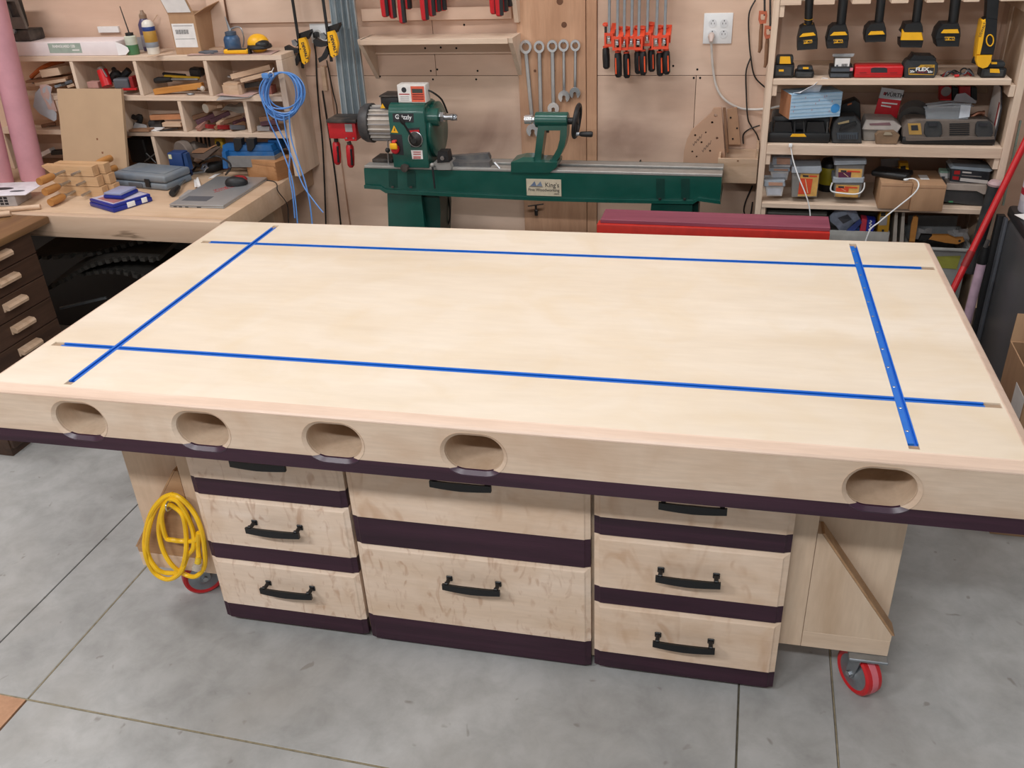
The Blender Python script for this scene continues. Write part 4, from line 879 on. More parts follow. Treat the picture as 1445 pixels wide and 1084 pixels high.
# hand screw clamps
P0 = PZ(147, 278, BZ); HL = 0.262
for k, (nm, dx) in enumerate((('lowest', 0.0), ('middle', -0.012), ('topmost', -0.024))):
    z = BZ + k * 0.046; x1 = P0.x + dx; yf = P0.y; x0 = x1 - HL
    t = Thing('hand_screw', f'wooden hand screw clamp with turned handles, {nm} of its stack of three', 'clamp', (x1 - 0.13, yf + 0.05, z), 0, 'wooden hand screws stacked on the bench')
    t.add('front_jaw', MB().prism([(x0, z + 0.04), (x0 + 0.05, z + 0.0005), (x1, z + 0.0005), (x1, z + 0.044), (x0, z + 0.044)], 'xz', yf, yf + 0.04), m_hand, world=True, smooth=0)
    t.add('rear_jaw', MB().prism([(x0 + 0.03, z + 0.04), (x0 + 0.08, z + 0.0005), (x1 + 0.028, z + 0.0005), (x1 + 0.028, z + 0.044), (x0 + 0.03, z + 0.044)], 'xz', yf + 0.046, yf + 0.088), m_hand, world=True, smooth=0)
    zc = z + 0.022
    for xx, ya, yb2, ha, hb in ((x0 + 0.115, yf - 0.075, yf + 0.1, yf - 0.075, yf - 0.165), (x0 + 0.195, yf - 0.055, yf + 0.125, yf + 0.125, yf + 0.22)):
        t.add('screw_rod', MB().cyl((xx, ya, zc), (xx, yb2, zc), 0.006, n=10), m_steel, world=True)
        sg = 1 if hb > ha else -1
        t.add('handle', MB().tube([(xx, ha, zc), (xx, ha + sg * 0.012, zc), (xx, ha + sg * 0.06, zc), (xx, hb, zc)], [0.012, 0.0165, 0.018, 0.0165], 14), m_handle, world=True)
        t.add('ferrule', MB().cyl((xx, ha - sg * 0.008, zc), (xx, ha + sg * 0.001, zc), 0.0105, n=12), m_zinc, world=True)
# grey tool case
f = Fr((236, 270), (266, 246), (163, 263), BZ)
o = PZ(163, 263, BZ); u = PZ(236, 270, BZ) - o; L = u.length; ang = math.degrees(math.atan2(u.y, u.x)); D = min(0.175, (PZ(266, 246, BZ) - PZ(236, 270, BZ)).length)
t = Thing('tool_case', 'closed grey plastic tool case behind the blue drill bit cases', 'case', o, ang)
t.add('lower_shell', MB().box(0, L, 0, D, 0.001, 0.032, 0.01, 3), m_grayp); t.add('lid', MB().box(0, L, 0, D, 0.033, 0.068, 0.012, 3), m_grayp)
t.add('latch', MB().box(L * 0.62, L * 0.62 + 0.028, -0.006, 0.0, 0.012, 0.05, 0.002), m_blackp)
t.add('handle_recess', MB().box(L * 0.28, L * 0.55, -0.003, 0.002, 0.008, 0.027, 0.003), m_silvdk)
t.add('rib', MB().box(L * 0.08, L * 0.92, D * 0.2, D * 0.85, 0.0682, 0.0705, 0.001), m_grayp)
# blue cases
def case(name, label, L_, F_, R_, z, h, mat, lidm):
    o = PZ(*F_, z); u = PZ(*R_, z) - o; v = PZ(*L_, z) - o; ang = math.degrees(math.atan2(u.y, u.x)); n = Vector((-u.y, u.x, 0)).normalized(); W_ = abs(v.dot(n)); L = u.length
    t = Thing(name, label, 'case', o, ang)
    t.add('tray', MB().box(0, L, 0, W_, 0.0005, h * 0.6, 0.004), mat); t.add('lid', MB().box(0.003, L - 0.003, 0.003, W_ - 0.003, h * 0.6 + 0.0005, h, 0.003), lidm); return t, L, W_
m_lid = plain('frosted_lid', '#8f97b8', 0.3, 0, 0.06)
t, L, W_ = case('bit_case', 'large royal blue bit case with a printed insert on the bench', (128, 291), (161, 301), (216, 284), BZ, 0.034, m_blue2, m_blue2)
t.add('insert', MB().box(0.012, L - 0.012, 0.012, W_ - 0.012, 0.0342, 0.0352), plain('insert_white', '#b9b4c6', 0.5))
t.add('insert_print', MB().box(0.02, L * 0.4, 0.02, W_ - 0.04, 0.0353, 0.0357), plain('insert_red', '#a86f6c', 0.5))
t.add('hinge', MB().box(L * 0.35, L * 0.55, -0.003, 0.0, 0.006, 0.028, 0.001), m_white)
t.add('hinge', MB().box(L * 0.72, L * 0.86, -0.003, 0.0, 0.006, 0.028, 0.001), m_white)
t, L, W_ = case('bit_case', 'small blue bit case lying on top of the large one', (154, 277), (172, 282), (196, 271), BZ + 0.0362, 0.026, m_blue2, m_lid)
# laptop
o = PZ(239.5, 293, BZ); fr = PZ(316, 295, BZ); br = PZ(374.5, 254.5, BZ); u = fr - o; v = br - fr
ang = math.degrees(math.atan2(u.y, u.x)); W_ = u.length; D = v.length; sh = v.dot(u.normalized())
t = Thing('laptop', 'closed silver laptop with a dark sticker lying on the bench', 'laptop', o, ang)
t.add('base', MB().box(0, W_, 0, D, 0.002, 0.009, 0.002), m_silver); t.add('lid', MB().box(0, W_, 0, D, 0.0095, 0.017, 0.003), m_silver)
t.add('sticker', MB().box(0.03, 0.15, 0.05, 0.115, 0.0171, 0.0175), m_silvdk)
text(t, "King's", 0.032, (0.125, 0.235, 0.0173), (0, 0, 62), m_redink, sx=1.1); text(t, 'Fine Woodworking', 0.0155, (0.15, 0.228, 0.0173), (0, 0, 62), m_redink)
for k, (a, b) in enumerate(((0.02, 0.035), (0.045, 0.06), (0.075, 0.09), (0.13, 0.15))): t.add('port', MB().box(a, b, -0.0006, 0.0005, 0.004, 0.008), m_ink)
# mouse on the laptop
mp = PZ(331, 262, BZ + 0.0185)
t = Thing('computer_mouse', 'black and dark red computer mouse sitting on the laptop lid', 'mouse', V3(mp.x, mp.y + 0.02, BZ + 0.0182), 20)
t.add('shell', MB().loft([[(0.052 * s * math.cos(a) , 0.033 * s * math.sin(a), z) for a in [2 * math.pi * k / 16 for k in range(16)]] for s, z in ((0.96, 0), (1, 0.008), (0.92, 0.02), (0.7, 0.031), (0.35, 0.036), (0.02, 0.037))]), m_blackp)
t.add('red_panel', MB().loft([[(0.012 + 0.042 * s * math.cos(a), 0.006 + 0.027 * s * math.sin(a), z) for a in [2 * math.pi * k / 14 for k in range(14)]] for s, z in ((0.95, 0.018), (0.8, 0.029), (0.5, 0.036), (0.05, 0.0395))]), m_reddk)
t.add('wheel', MB().cyl((-0.03, -0.004, 0.026), (-0.03, 0.004, 0.026), 0.008, n=12), m_silvdk)
# finger jointed box
o = PZ(351, 250, BZ); fr = PZ(392, 256, BZ); br = PZ(407, 243, BZ); u = fr - o; ang = math.degrees(math.atan2(u.y, u.x)); L = u.length; D = abs((br - fr).dot(Vector((-u.y, u.x, 0)).normalized())); hB = 0.088
t = Thing('wooden_box', 'small brown finger jointed wooden box behind the laptop', 'box', o, ang)
t.add('body', MB().box(0, L, 0, D, 0.001, hB * 0.74, 0.0015), m_cedar); lid = t.add('lid', MB().box(0, L, 0, D, hB * 0.745, hB, 0.0015), m_cedar)
for k in range(4): t.add('finger_joint', MB().box(-0.0006, 0.008, -0.0007, 0.004, 0.008 + k * 0.017, 0.015 + k * 0.017), m_cedard); t.add('finger_joint', MB().box(L - 0.008, L + 0.0006, -0.0007, 0.004, 0.008 + k * 0.017, 0.015 + k * 0.017), m_cedard)
t.add('side_face', MB().box(L + 0.0001, L + 0.0009, 0.002, D - 0.002, 0.003, hB - 0.002), m_cedard)
# cable with plug
t = Thing('power_lead', 'black cable with a barrel plug looping over the bench beside the laptop', 'cable', PZ(255, 274, BZ))
pts = [PZ(x, y, BZ + 0.006) for x, y in ((264, 252), (270, 246), (276, 238), (284, 231))] + [PY(293, 226, 2.03), PY(305, 222, 2.05), PY(316, 226, 2.04), PY(325, 233, 2.0), PY(325, 240, 1.97), PZ(319, 248, BZ + 0.006)]
t.add('cable', MB().tube(smoothpath(pts, 6), 0.0045, 8), m_blackp, world=True)
a, b, c = PZ(243, 275, BZ + 0.012), PZ(252, 266, BZ + 0.012), PZ(264, 252, BZ + 0.008)
t.add('plug_body', MB().tube([a, a.lerp(b, 0.3), b], [0.014, 0.016, 0.011], 12), m_blackp, world=True); t.add('sleeve', MB().cyl(b, c, 0.007, 0.006, 10), m_zinc, world=True)
# papers
def flat(name, label, pts, mat, z=0.001, cat='paper', curl=0.0):
    P_ = [PZ(x, y, BZ + z) for x, y in pts]; return paper(name, label, P_, mat, curl or 0.0006, cat)
flat('paper_tag', 'curled white tag on the bench left of the laptop', ((275, 266), (284, 265), (280, 252), (274, 254)), m_paper, 0.0015, curl=0.004)
flat('paper_tag', 'small white tag lying flat behind the laptop', ((294, 252), (301, 251), (312, 245), (304, 246)), m_paper)
flat('paper_strip', 'brownish printed strip beside the cable plug', ((252, 279), (258, 280), (273, 268), (266, 268)), m_sandg)
# blue box tool
t = Thing('bench_charger', 'small dark blue box with a black dial behind the grey case', 'charger', PY(250, 236, 2.05))
a, b = q(238, 217, 2.04), q(257, 238, 2.04)
c0 = PY(238, 240, 2.04); x0, x1 = PY(238, 228, 2.04).x, PY(258, 228, 2.04).x
t.add('case', MB().box(x0, x1, 2.04, 2.10, BZ + 0.001, PY(248, 216, 2.04).z, 0.004), plain('navy', '#1d3a6e', 0.5, 0, 0.1), world=True)
t.add('dial', MB().lathe([(0.018, 0), (0.018, 0.008), (0.014, 0.011), (0.001, 0.011)], ((x0 + x1) / 2 + 0.004, 2.0398, BZ + 0.035), (0, -1, 0.1), 16), m_blackp, world=True)
t.add('label_plate', MB().box(x0 + 0.006, x0 + 0.022, 2.0388, 2.0398, PY(240, 224, 2.04).z, PY(240, 218, 2.04).z), plain('cream', '#d8d2a8', 0.5), world=True)
t.add('foot_bracket', poly([(258, 217), (262, 217), (268, 240), (262, 241)], 2.035, 0.03), plain('navy2', '#22406f', 0.5), world=True)
# clutter at the back of the bottom row
solo('sanding_disc', 'dusty grey sanding wheel standing behind the blue charger', 'wheel', MB().lathe([(0.05, 0), (0.055, 0.004), (0.055, 0.036), (0.05, 0.04)], PY(255, 216, 2.11), (0.35, 0.9, 0), 24), plain('dustgrey', '#6e625a', 0.8))
solo('grinder_head', 'dusty grey grinder head beside the sanding wheel', 'grinder', MB().tube([PY(262, 213, 2.15), PY(276, 209, 2.16), PY(289, 211, 2.2)], [0.03, 0.034, 0.026], 12), plain('dustgrey2', '#5d534c', 0.8))
t = Thing('block_plane', 'dusty block plane with a pale sole behind the cable', 'plane', PY(284, 224, 2.1))
t.add('body', poly([(269, 217), (286, 217), (297, 210), (305, 211), (288, 226), (271, 222)], 2.08, 0.05), plain('planebrown', '#5b4c43', 0.7), world=True); t.add('sole', poly([(270, 216), (287, 216), (298, 209), (296, 208), (285, 213), (272, 213)], 2.078, 0.055), m_offc, world=True)
for k, x in enumerate((280, 286, 292, 297)):
    block('steel_file', ('first', 'second', 'third', 'fourth')[k] + ' dark file from the left standing at the back of the cubby', 'file', PY(x, 212, 2.21), PY(x - 3, 193, 2.28), 0.012, 0.006, m_blackd, 'files standing in the bottom cubby', up=(0, 1, 0))
t = Thing('tape_measure', 'small yellow tape measure at the back of the bottom cubby', 'tape measure', PY(308, 208, 2.22))
t.add('case', MB().box(PY(302, 200, 2.22).x, PY(314, 200, 2.22).x, 2.22, 2.255, PY(308, 210, 2.22).z, PY(308, 196, 2.22).z, 0.008), plain('tapeyellow', '#c4a024', 0.5), world=True); t.add('face', MB().cyl(PY(308, 203, 2.2195), PY(308, 203, 2.2195) + V3(0, -0.002, 0), 0.012, n=16), m_blackp, world=True)
t = Thing('jig_vise', 'blue metal pocket hole jig with black toggle clamps behind the wooden box', 'jig', PY(355, 236, 2.08))
ya = 2.10
t.add('upper_body', poly([(314, 205), (382, 205), (385, 213), (314, 213)], ya, 0.06), m_bluetool, world=True)
t.add('lower_body', poly([(313, 214), (386, 214), (387, 220), (314, 220)], ya - 0.006, 0.07), m_bluetool, world=True)
t.add('grey_face', poly([(316, 221), (387, 221), (392, 236), (320, 236)], ya - 0.02, 0.08), plain('jiggrey', '#7d7a78', 0.6), world=True)
t.add('blue_leg', poly([(313, 214), (318, 214), (321, 238), (315, 238)], ya - 0.03, 0.03), m_bluetool, world=True)
for x in (335, 353): t.add('toggle_clamp', poly([(x - 6, 196), (x + 5, 196), (x + 6, 207), (x + 2, 213), (x - 4, 213), (x - 5, 206)], ya - 0.012, 0.03), m_blackp, world=True)
t.add('rear_box', poly([(378, 198), (394, 198), (396, 212), (380, 212)], ya + 0.05, 0.05), m_bluetool, world=True)
t = Thing('multi_tool', 'black oscillating tool with a star shaped mount lying behind the laptop', 'power tool', PZ(298, 240, BZ))
t.add('body', MB().tube([PZ(288, 238, BZ + 0.024), PZ(298, 236, BZ + 0.026), PZ(318, 231, BZ + 0.026)], [0.017, 0.025, 0.02], 12), m_blackp, world=True)
cc = PZ(289, 236, BZ + 0.04)
mb = MB(); st = [(0.026 * (1 if k % 2 == 0 else 0.6) * math.cos(k * math.pi / 5), 0.026 * (1 if k % 2 == 0 else 0.6) * math.sin(k * math.pi / 5)) for k in range(10)]; ci = [(0.008 * math.cos(k * math.pi / 5), 0.008 * math.sin(k * math.pi / 5)) for k in range(10)]
mb.M = Matrix.Translation(cc) @ Euler((R(50), 0, R(-15))).to_matrix().to_4x4(); mb.plate(st, [ci], 'xy', 0, 0.004); t.add('mount', mb, m_steel, world=True)
block('red_pencil', 'red marker lying behind the computer mouse', 'marker', PZ(304, 238, BZ + 0.007), PZ(325, 236, BZ + 0.007), 0.013, 0.013, plain('redpen', '#b5303c', 0.4), bev=0.004)
block('pry_bar', 'dull grey bar lying under the oscillating tool', 'bar', PZ(266, 245, BZ + 0.005), PZ(303, 240, BZ + 0.005), 0.016, 0.008, m_zinc)
block('chisel', 'dark chisel lying between the blue charger and the cable', 'chisel', PZ(264, 225, BZ + 0.03), PZ(280, 234, BZ + 0.03), 0.014, 0.012, m_blackd)
block('spacer_board', 'thin pale board lying on the bench left of the wooden box', 'board', PZ(318, 243, BZ + 0.004), PZ(352, 243, BZ + 0.004), 0.04, 0.008, m_offm)
# mouse lead hanging over the bench end
t = Thing('thin_cable', 'thin black cable running from the laptop over the bench end', 'cable', PZ(378, 254, BZ))
t.add('cable', MB().tube(smoothpath([PZ(374, 254, BZ + 0.003), PZ(386, 256, BZ + 0.003), V3(-0.152, PZ(393, 262, BZ).y, BZ + 0.004), V3(-0.142, PZ(398, 264, BZ).y, BZ - 0.02), PX(405, 288, -0.14), PX(407, 312, -0.14), PX(408, 340, -0.14)], 6), 0.0022, 6), m_blackp, world=True)
# catalog, carton and dowels at far left
z0c = BZ + 0.001
t = Thing('printed_carton', 'small carton with a dark lattice print at the left edge of the bench', 'box', PZ(10, 292, BZ))
fl_, fr_ = PZ(-30, 293, BZ), PZ(25, 291, BZ)
ang = math.degrees(math.atan2(fr_.y - fl_.y, fr_.x - fl_.x)); L = (fr_ - fl_).length
t2 = Thing('flyer_stack', 'glossy white flyer with dark prints lying on the small carton', 'flyer', V3(fl_.x, fl_.y, BZ + 0.052), ang)
t.o.location = fl_; t.o.rotation_euler = (0, 0, R(ang)); t.loc = fl_
t.add('body', MB().box(0, L, 0, 0.13, 0.001, 0.05, 0.002), plain('cartonwhite', '#b9b5b6', 0.6))
for r_ in range(3):
    for c_ in range(6): t.add('lattice_print', MB().box(0.02 + c_ * 0.021, 0.036 + c_ * 0.021, -0.0008, 0.0, 0.008 + r_ * 0.013, 0.018 + r_ * 0.013), m_ink)
t2.add('sheet', MB().box(-0.05, L + 0.06, -0.015, 0.19, 0, 0.003, 0.0005), plain('flyer_white', '#dedbe2', 0.3))
t2.add('print', MB().loft([[(0.06 + 0.07 * math.cos(a), 0.09 + 0.022 * math.sin(a), z) for a in [2 * math.pi * k / 14 for k in range(14)]] for z in (0.0031, 0.0035)]), m_ink)
t2.add('print', MB().loft([[(0.17 + 0.035 * math.cos(a), 0.045 + 0.014 * math.sin(a), z) for a in [2 * math.pi * k / 12 for k in range(12)]] for z in (0.0031, 0.0035)]), m_silvdk)
a, b = PZ(-30, 299, BZ + 0.012), PZ(57, 291.5, BZ + 0.012); solo('dowel', 'long pale wooden dowel lying on the walnut cabinet top', 'dowel', MB().cyl(a, b, 0.011, n=14), m_offm)
a, b = PZ(-30, 306, BZ + 0.013), PZ(15, 301, BZ + 0.013); solo('dowel', 'short thick dowel end in front of the long dowel', 'dowel', MB().cyl(a, b, 0.0125, n=14), m_offm)
# pink foam rolls
for (bx_, by_), (tx_, ty_), r_, lb in (((42, 256), (-12, 0), 0.057, 'tall pink foam roll nearest the cubby shelf'), ((-4, 263), (-60, 0), 0.056, 'tall pink foam roll at the very left edge')):
    a = PZ(bx_, by_, BZ); a.z = BZ + 0.004; a.y += 0.03; b = PY(tx_, ty_, a.y + 0.02); d = (b - a)
    solo('foam_roll', lb, 'foam roll', MB().lathe([(0.012, 0.0), (r_, 0.0), (r_, d.length * 1.25), (0.012, d.length * 1.25)], a, d, 24), m_pink)
# blue cable coil on the cubby side
t = Thing('cable_coil', 'coiled light blue cable hanging from the cubby shelf with loose tails', 'cable', PY(397, 165, 2.07))
pts = []
random.seed(3)
for k in range(14):
    ex, ey = 25 + random.uniform(-4, 6), 29 + random.uniform(-4, 5); cx, cy = 399 + random.uniform(-4, 3), 102 + ey
    for a in range(12):
        th_ = -math.pi / 2 + a * math.pi / 6; pts.append(PY(cx + ex * math.cos(th_), cy + ey * math.sin(th_), 2.085 - 0.02 * math.sin(a * 0.52 + k)))
t.add('coil', MB().tube(smoothpath(pts, 3), 0.0031, 6), m_bluecord, world=True)
for tail in (((372, 145), (380, 172), (391, 195), (402, 222), (412, 252), (417, 285), (420, 316)), ((384, 150), (392, 178), (405, 205), (416, 232), (428, 262), (444, 285), (456, 300)), ((400, 164), (404, 190), (409, 215), (408, 245), (413, 275), (416, 308)), ((408, 162), (411, 195), (420, 225), (430, 255), (437, 285), (441, 320))):
    t.add('tail', MB().tube(smoothpath([PY(x, y, 2.055 - 0.0008 * max(0, y - 200)) for x, y in tail], 5), 0.0031, 6), m_bluecord, world=True)
t.add('blue_tape', MB().box(PY(371, 106, 2.06).x, PY(381, 106, 2.06).x, 2.045, 2.068, PY(376, 110, 2.06).z, PY(376, 103, 2.06).z, 0.003), plain('bluetape', '#5a8fd0', 0.6), world=True)
t.add('tie', MB().tube([PY(382 + 4 * math.cos(a), 106 + 5 * math.sin(a), 2.055 + 0.02 * math.sin(a)) for a in [2 * math.pi * k / 10 for k in range(10)]], 0.0025, 6, True), m_white, world=True)
t.add('hang_cord', MB().tube([PY(383, 102, 2.06), PY(386, 96, 2.115)], 0.002, 6), m_white, world=True)
# ================================================================== back wall: cleats, ledges, clamps
m_teal = plain('lathe_green', '#0d4c42', 0.3, 0.0, 0.08, spec=0.55, coat=0.3, dust=('#2f5f56', 0.35, 7))
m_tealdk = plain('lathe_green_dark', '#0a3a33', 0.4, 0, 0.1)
m_castgrey = plain('cast_iron', '#a09e9a', 0.45, 0.3, 0.12, dust=('#9b948c', 0.5, 8))
m_galv = plain('galvanised', '#8d979d', 0.4, 0.65, 0.1, 14)
m_galvl = plain('galvanised_edge', '#b4bdc0', 0.35, 0.7, 0.06)
m_clampred = plain('clamp_red', '#c01c26', 0.38, 0, 0.06)
m_clamporange = plain('clamp_orange', '#dd4a2c', 0.42, 0, 0.06)
m_handleorange = plain('handle_orange', '#e8562a', 0.45, 0, 0.05)
m_chrome = plain('chrome', '#d5d7da', 0.22, 0.75, 0.04)
m_cable = plain('black_cable', '#1c1a19', 0.5)
WY = WALLY
def wbox(x0p, y0p, x1p, y1p, depth, mat, name='cleat_board', front=None):
    yy = WY - depth; a = PY(x0p, y1p, yy); b = PY(x1p, y0p, yy)
    return MB().box(a.x, b.x, yy, WY - 0.0005, a.z, b.z, 0.001, 1)
# board fixed across the wall at upper left and cleats behind the red clamps
a, b = PY(324, 33, WY - 0.02), PY(468, 33, WY - 0.02)
W.add('cleat_board', MB().box(a.x, b.x, WY - 0.02, WY - 0.0005, a.z, a.z + 0.14, 0.001, 1), m_wall2, world=True)
a, b = PY(511, 30, WY - 0.02), PY(722, 25, WY - 0.02)
W.add('cleat_board', MB().box(a.x, b.x, WY - 0.02, WY - 0.0005, a.z, a.z + 0.05, 0.001, 1), m_wall2, world=True)
a, b = PY(520, 77, WY - 0.018), PY(722, 76, WY - 0.018)
W.add('cleat_board', MB().box(a.x, b.x, WY - 0.018, WY - 0.0005, a.z, a.z + 0.05, 0.001, 1), m_wall2, world=True)
for (px, py) in ((600, 68), (622, 67), (644, 68), (608, 100), (674, 100), (611, 112), (672, 112), (536, 108), (617, 98), (984, 98), (979, 110), (988, 110), (950, 93), (520, 235), (610, 300), (655, 35)):
    c = PY(px, py, WY - 0.018 if 60 < py < 75 else WY)
    W.add('screw', MB().cyl((c.x, c.y - 0.0012, c.z), (c.x, c.y + 0.002, c.z), 0.0045, n=10), m_dark, world=True)
for (px, py, r_) in ((796, 35, 0.012), (790, 2, 0.014), (755, 100, 0.006), (782, 100, 0.005)):
    c = PY(px, py, WY - 0.016); W.add('knot', MB().cyl((c.x, c.y - 0.0008, c.z), (c.x, c.y + 0.002, c.z), r_, n=12), plain('knot_brown', '#6b4630', 0.7), world=True)
# ledge with brackets
LYf = 2.17
t = Thing('wall_ledge', 'narrow pine ledge on the wall below the red clamps', 'shelf', V3(PY(620, 60, 2.25).x, 2.26, PY(620, 62, LYf).z))
a, b = PY(507, 57, LYf), PY(720, 52, LYf)
zt = PY(620, 55, LYf).z
t.add('ledge_board', MB().box(a.x, b.x - 0.012, LYf, WY - 0.0185, zt - 0.022, zt, 0.001, 1), m_shelfwood, world=True)
for bx, yo in ((b.x, 0), (a.x + 0.0, 0)):
    t.add('bracket', MB().prism([(LYf + 0.004, zt), (WY - 0.0005, zt), (WY - 0.0005, zt - 0.19), (LYf + 0.008, zt - 0.02)], 'yz', bx - 0.011, bx + 0.008), m_shelfside, world=True, smooth=0)
# upper rack that carries the red clamps (mostly above the frame)
zr = PY(620, -40, 2.2).z
t = Thing('clamp_rack', 'pine rack board carrying the red handled bar clamps', 'rack', (0.6, 2.26, zr))
t.add('rack_board', MB().box(PY(511, 0, 2.2).x, PY(721, 0, 2.2).x - 0.012, 2.2, WY - 0.0205, zr, zr + 0.02, 0.001, 1), m_shelfwood, world=True)
bx = PY(721, 0, 2.2).x
t.add('bracket', MB().prism([(2.2, zr + 0.021), (WY - 0.0005, zr + 0.021), (WY - 0.0005, zr - 0.21), (2.285, zr - 0.21)], 'yz', bx - 0.011, bx + 0.008), m_shelfside, world=True, smooth=0)
def red_clamp(px, py, yy, label, tw=0):
    b = PY(px, py, yy); hl = 0.125
    t = Thing('bar_clamp', label, 'clamp', b, tw, 'red handled bar clamps on the upper rack')
    ring = lambda z, s: [(0.0165 * s * math.cos(a + 0.39), 0.0145 * s * math.sin(a + 0.39), z) for a in [2 * math.pi * k / 8 for k in range(8)]]
    t.add('handle', MB().loft([ring(0, 0.6), ring(0.006, 0.95), ring(0.05, 1.05), ring(0.1, 0.95), ring(hl, 0.7)]), m_clampred)
    t.add('grip_inlay', MB().loft([[(0.0075 + x, -0.0165 + y, z) for x, y in ((-0.006, 0), (0.006, 0), (0.010, 0.014), (-0.006, 0.014))] for z in (0.004, 0.11)]), m_blackp)
    t.add('spindle', MB().cyl((0, 0, hl), (0, 0, hl + 0.05), 0.006, n=10), m_steel)
    t.add('bar', MB().box(-0.004, 0.004, 0.018, 0.03, hl - 0.02, hl + 0.5, 0.0005, 1), m_zinc)
    t.add('sliding_arm', MB().box(-0.008, 0.008, -0.012, 0.034, hl + 0.05, hl + 0.075, 0.003), m_clampred)
groups_ = [((544, 24, 2.20), (555, 26, 2.22), (569, 33, 2.17), (577, 13, 2.25)), ((600, 29, 2.17), (610, 23, 2.21), (618, 17, 2.24), (626, 15, 2.27)), ((697, 20, 2.20), (705, 23, 2.19), (712, 17, 2.23), (718, 10, 2.26))]
gn = ['left group', 'middle group', 'right group']; on = ['first', 'second', 'third', 'fourth']
for g_, G in enumerate(groups_):
    for k, (px, py, yy) in enumerate(G): red_clamp(px, py, yy, f'red and black bar clamp handle, {on[k]} from left in the {gn[g_]}', 25 - 9 * k)
# yellow trigger clamps
def trigger_clamp(dx, dy, yy, label):
    b = PY(412 + dx, 0, yy); t = Thing('trigger_clamp', label, 'clamp', PY(424 + dx, 95 + dy, yy), 0, 'yellow trigger clamps left of the steel bars')
    S = lambda pts: [(x + dx, y + dy) for x, y in pts]
    top = PY(410 + dx, -40, yy + 0.02); bot = PY(430 + dx, 96 + dy, yy + 0.02)
    t.add('bar', MB().box(bot.x - 0.012, bot.x + 0.0, yy + 0.010, yy + 0.017, bot.z, top.z, 0.001, 1), m_blackp, world=True)
    yp = t.add('yellow_plate', poly(S(((421, 55), (429, 53), (432, 58), (436, 72), (434, 88), (429, 91), (426, 88), (423, 75))), yy - 0.012, 0.02), m_yel, world=True)
    t.add('jaw', poly(S(((422, 47), (437, 42), (438, 46), (433, 56), (428, 58), (422, 56))), yy + 0.02, 0.03), m_blackp, world=True)
    t.add('grip', poly(S(((401, 66), (405, 64), (412, 68), (420, 69), (422, 74), (413, 76), (405, 75), (402, 71))), yy - 0.008, 0.022), m_blackp, world=True)
    t.add('trigger', poly(S(((420, 75), (423, 84), (418, 93), (410, 98), (408, 92), (413, 89), (417, 82))), yy - 0.006, 0.018), m_blackp, world=True)
    t.add('release_lever', poly(S(((411, 57), (415, 56), (420, 62), (418, 66), (413, 64))), yy - 0.006, 0.014), m_zinc, world=True)
    c = PY(430 + dx, 72 + dy, yy - 0.0125); text(t, 'DEWALT', 0.0185, c + V3(0, -0.0004, 0), (90, 81, 0), m_ink, yp, world=True, bold=0.0006)
    for x, y in ((424, 69), (431, 88)): t.add('rivet', MB().cyl(PY(x + dx, y + dy, yy - 0.0125), PY(x + dx, y + dy, yy - 0.0125) + V3(0, -0.0012, 0), 0.003, n=8), m_ink, yp, world=True)
trigger_clamp(0, 0, 2.25, 'left yellow and black trigger clamp, over the blue coil')
trigger_clamp(40.5, -9.5, 2.075, 'right yellow and black trigger clamp, beside the steel bars')
# white outlet behind the clamps, black cords, hanging stick, board
t = Thing('wall_outlet', 'white outlet plate half hidden behind the right trigger clamp', 'outlet', PY(450, 60, WY))
a, b = PY(440, 61, WY - 0.006), PY(472, 33, WY - 0.006)
t.add('plate', MB().box(a.x, b.x, WY - 0.006, WY - 0.0005, a.z, b.z, 0.002), m_white, world=True)
t.add('socket', MB().cyl(PY(449, 47, WY - 0.0062), PY(449, 47, WY - 0.0062) + V3(0, -0.002, 0), 0.016, n=16), plain('offwhite', '#d9d9d6', 0.4), world=True)
t.add('plug', MB().box(PY(446, 47, WY).x, PY(452, 47, WY).x, WY - 0.04, WY - 0.0085, PY(449, 52, WY).z, PY(449, 44, WY).z, 0.005), m_blackp, world=True)
for k, (pts, lb, r_) in enumerate(((((449, 50), (444, 60), (446, 80), (447, 110), (450, 150), (455, 200), (458, 260), (460, 320)), 'black power cord hanging left of the wooden stick', 0.004), (((455, 128), (460, 160), (466, 200), (472, 240), (478, 290), (482, 330)), 'black power cord hanging below the wooden stick', 0.004), (((461, 85), (466, 110), (470, 130), (475, 150), (476, 165)), 'thin black cord right of the wooden stick', 0.003))):
    solo('hanging_cable', lb, 'cord', MB().tube(smoothpath([PY(x, y, WY - 0.018 - 0.004 * (i % 2)) for i, (x, y) in enumerate(pts)], 5), r_, 6), m_cable, 'black cords on the wall by the steel bars')
a = PY(452, 94, WY - 0.03); b = PY(458, 128, WY - 0.03)
solo('wood_stick', 'pale square stick hanging on the wall between the black cords', 'stick', MB().box(a.x, a.x + 0.02, WY - 0.034, WY - 0.002, b.z, a.z, 0.001, 1), m_offm)
W.add('corner_board', MB().box(PY(463, 200, WY).x, PY(479, 200, WY).x, WY - 0.016, WY - 0.0005, 0.3, PY(463, 95, WY).z, 0.001, 1), m_wall, world=True)
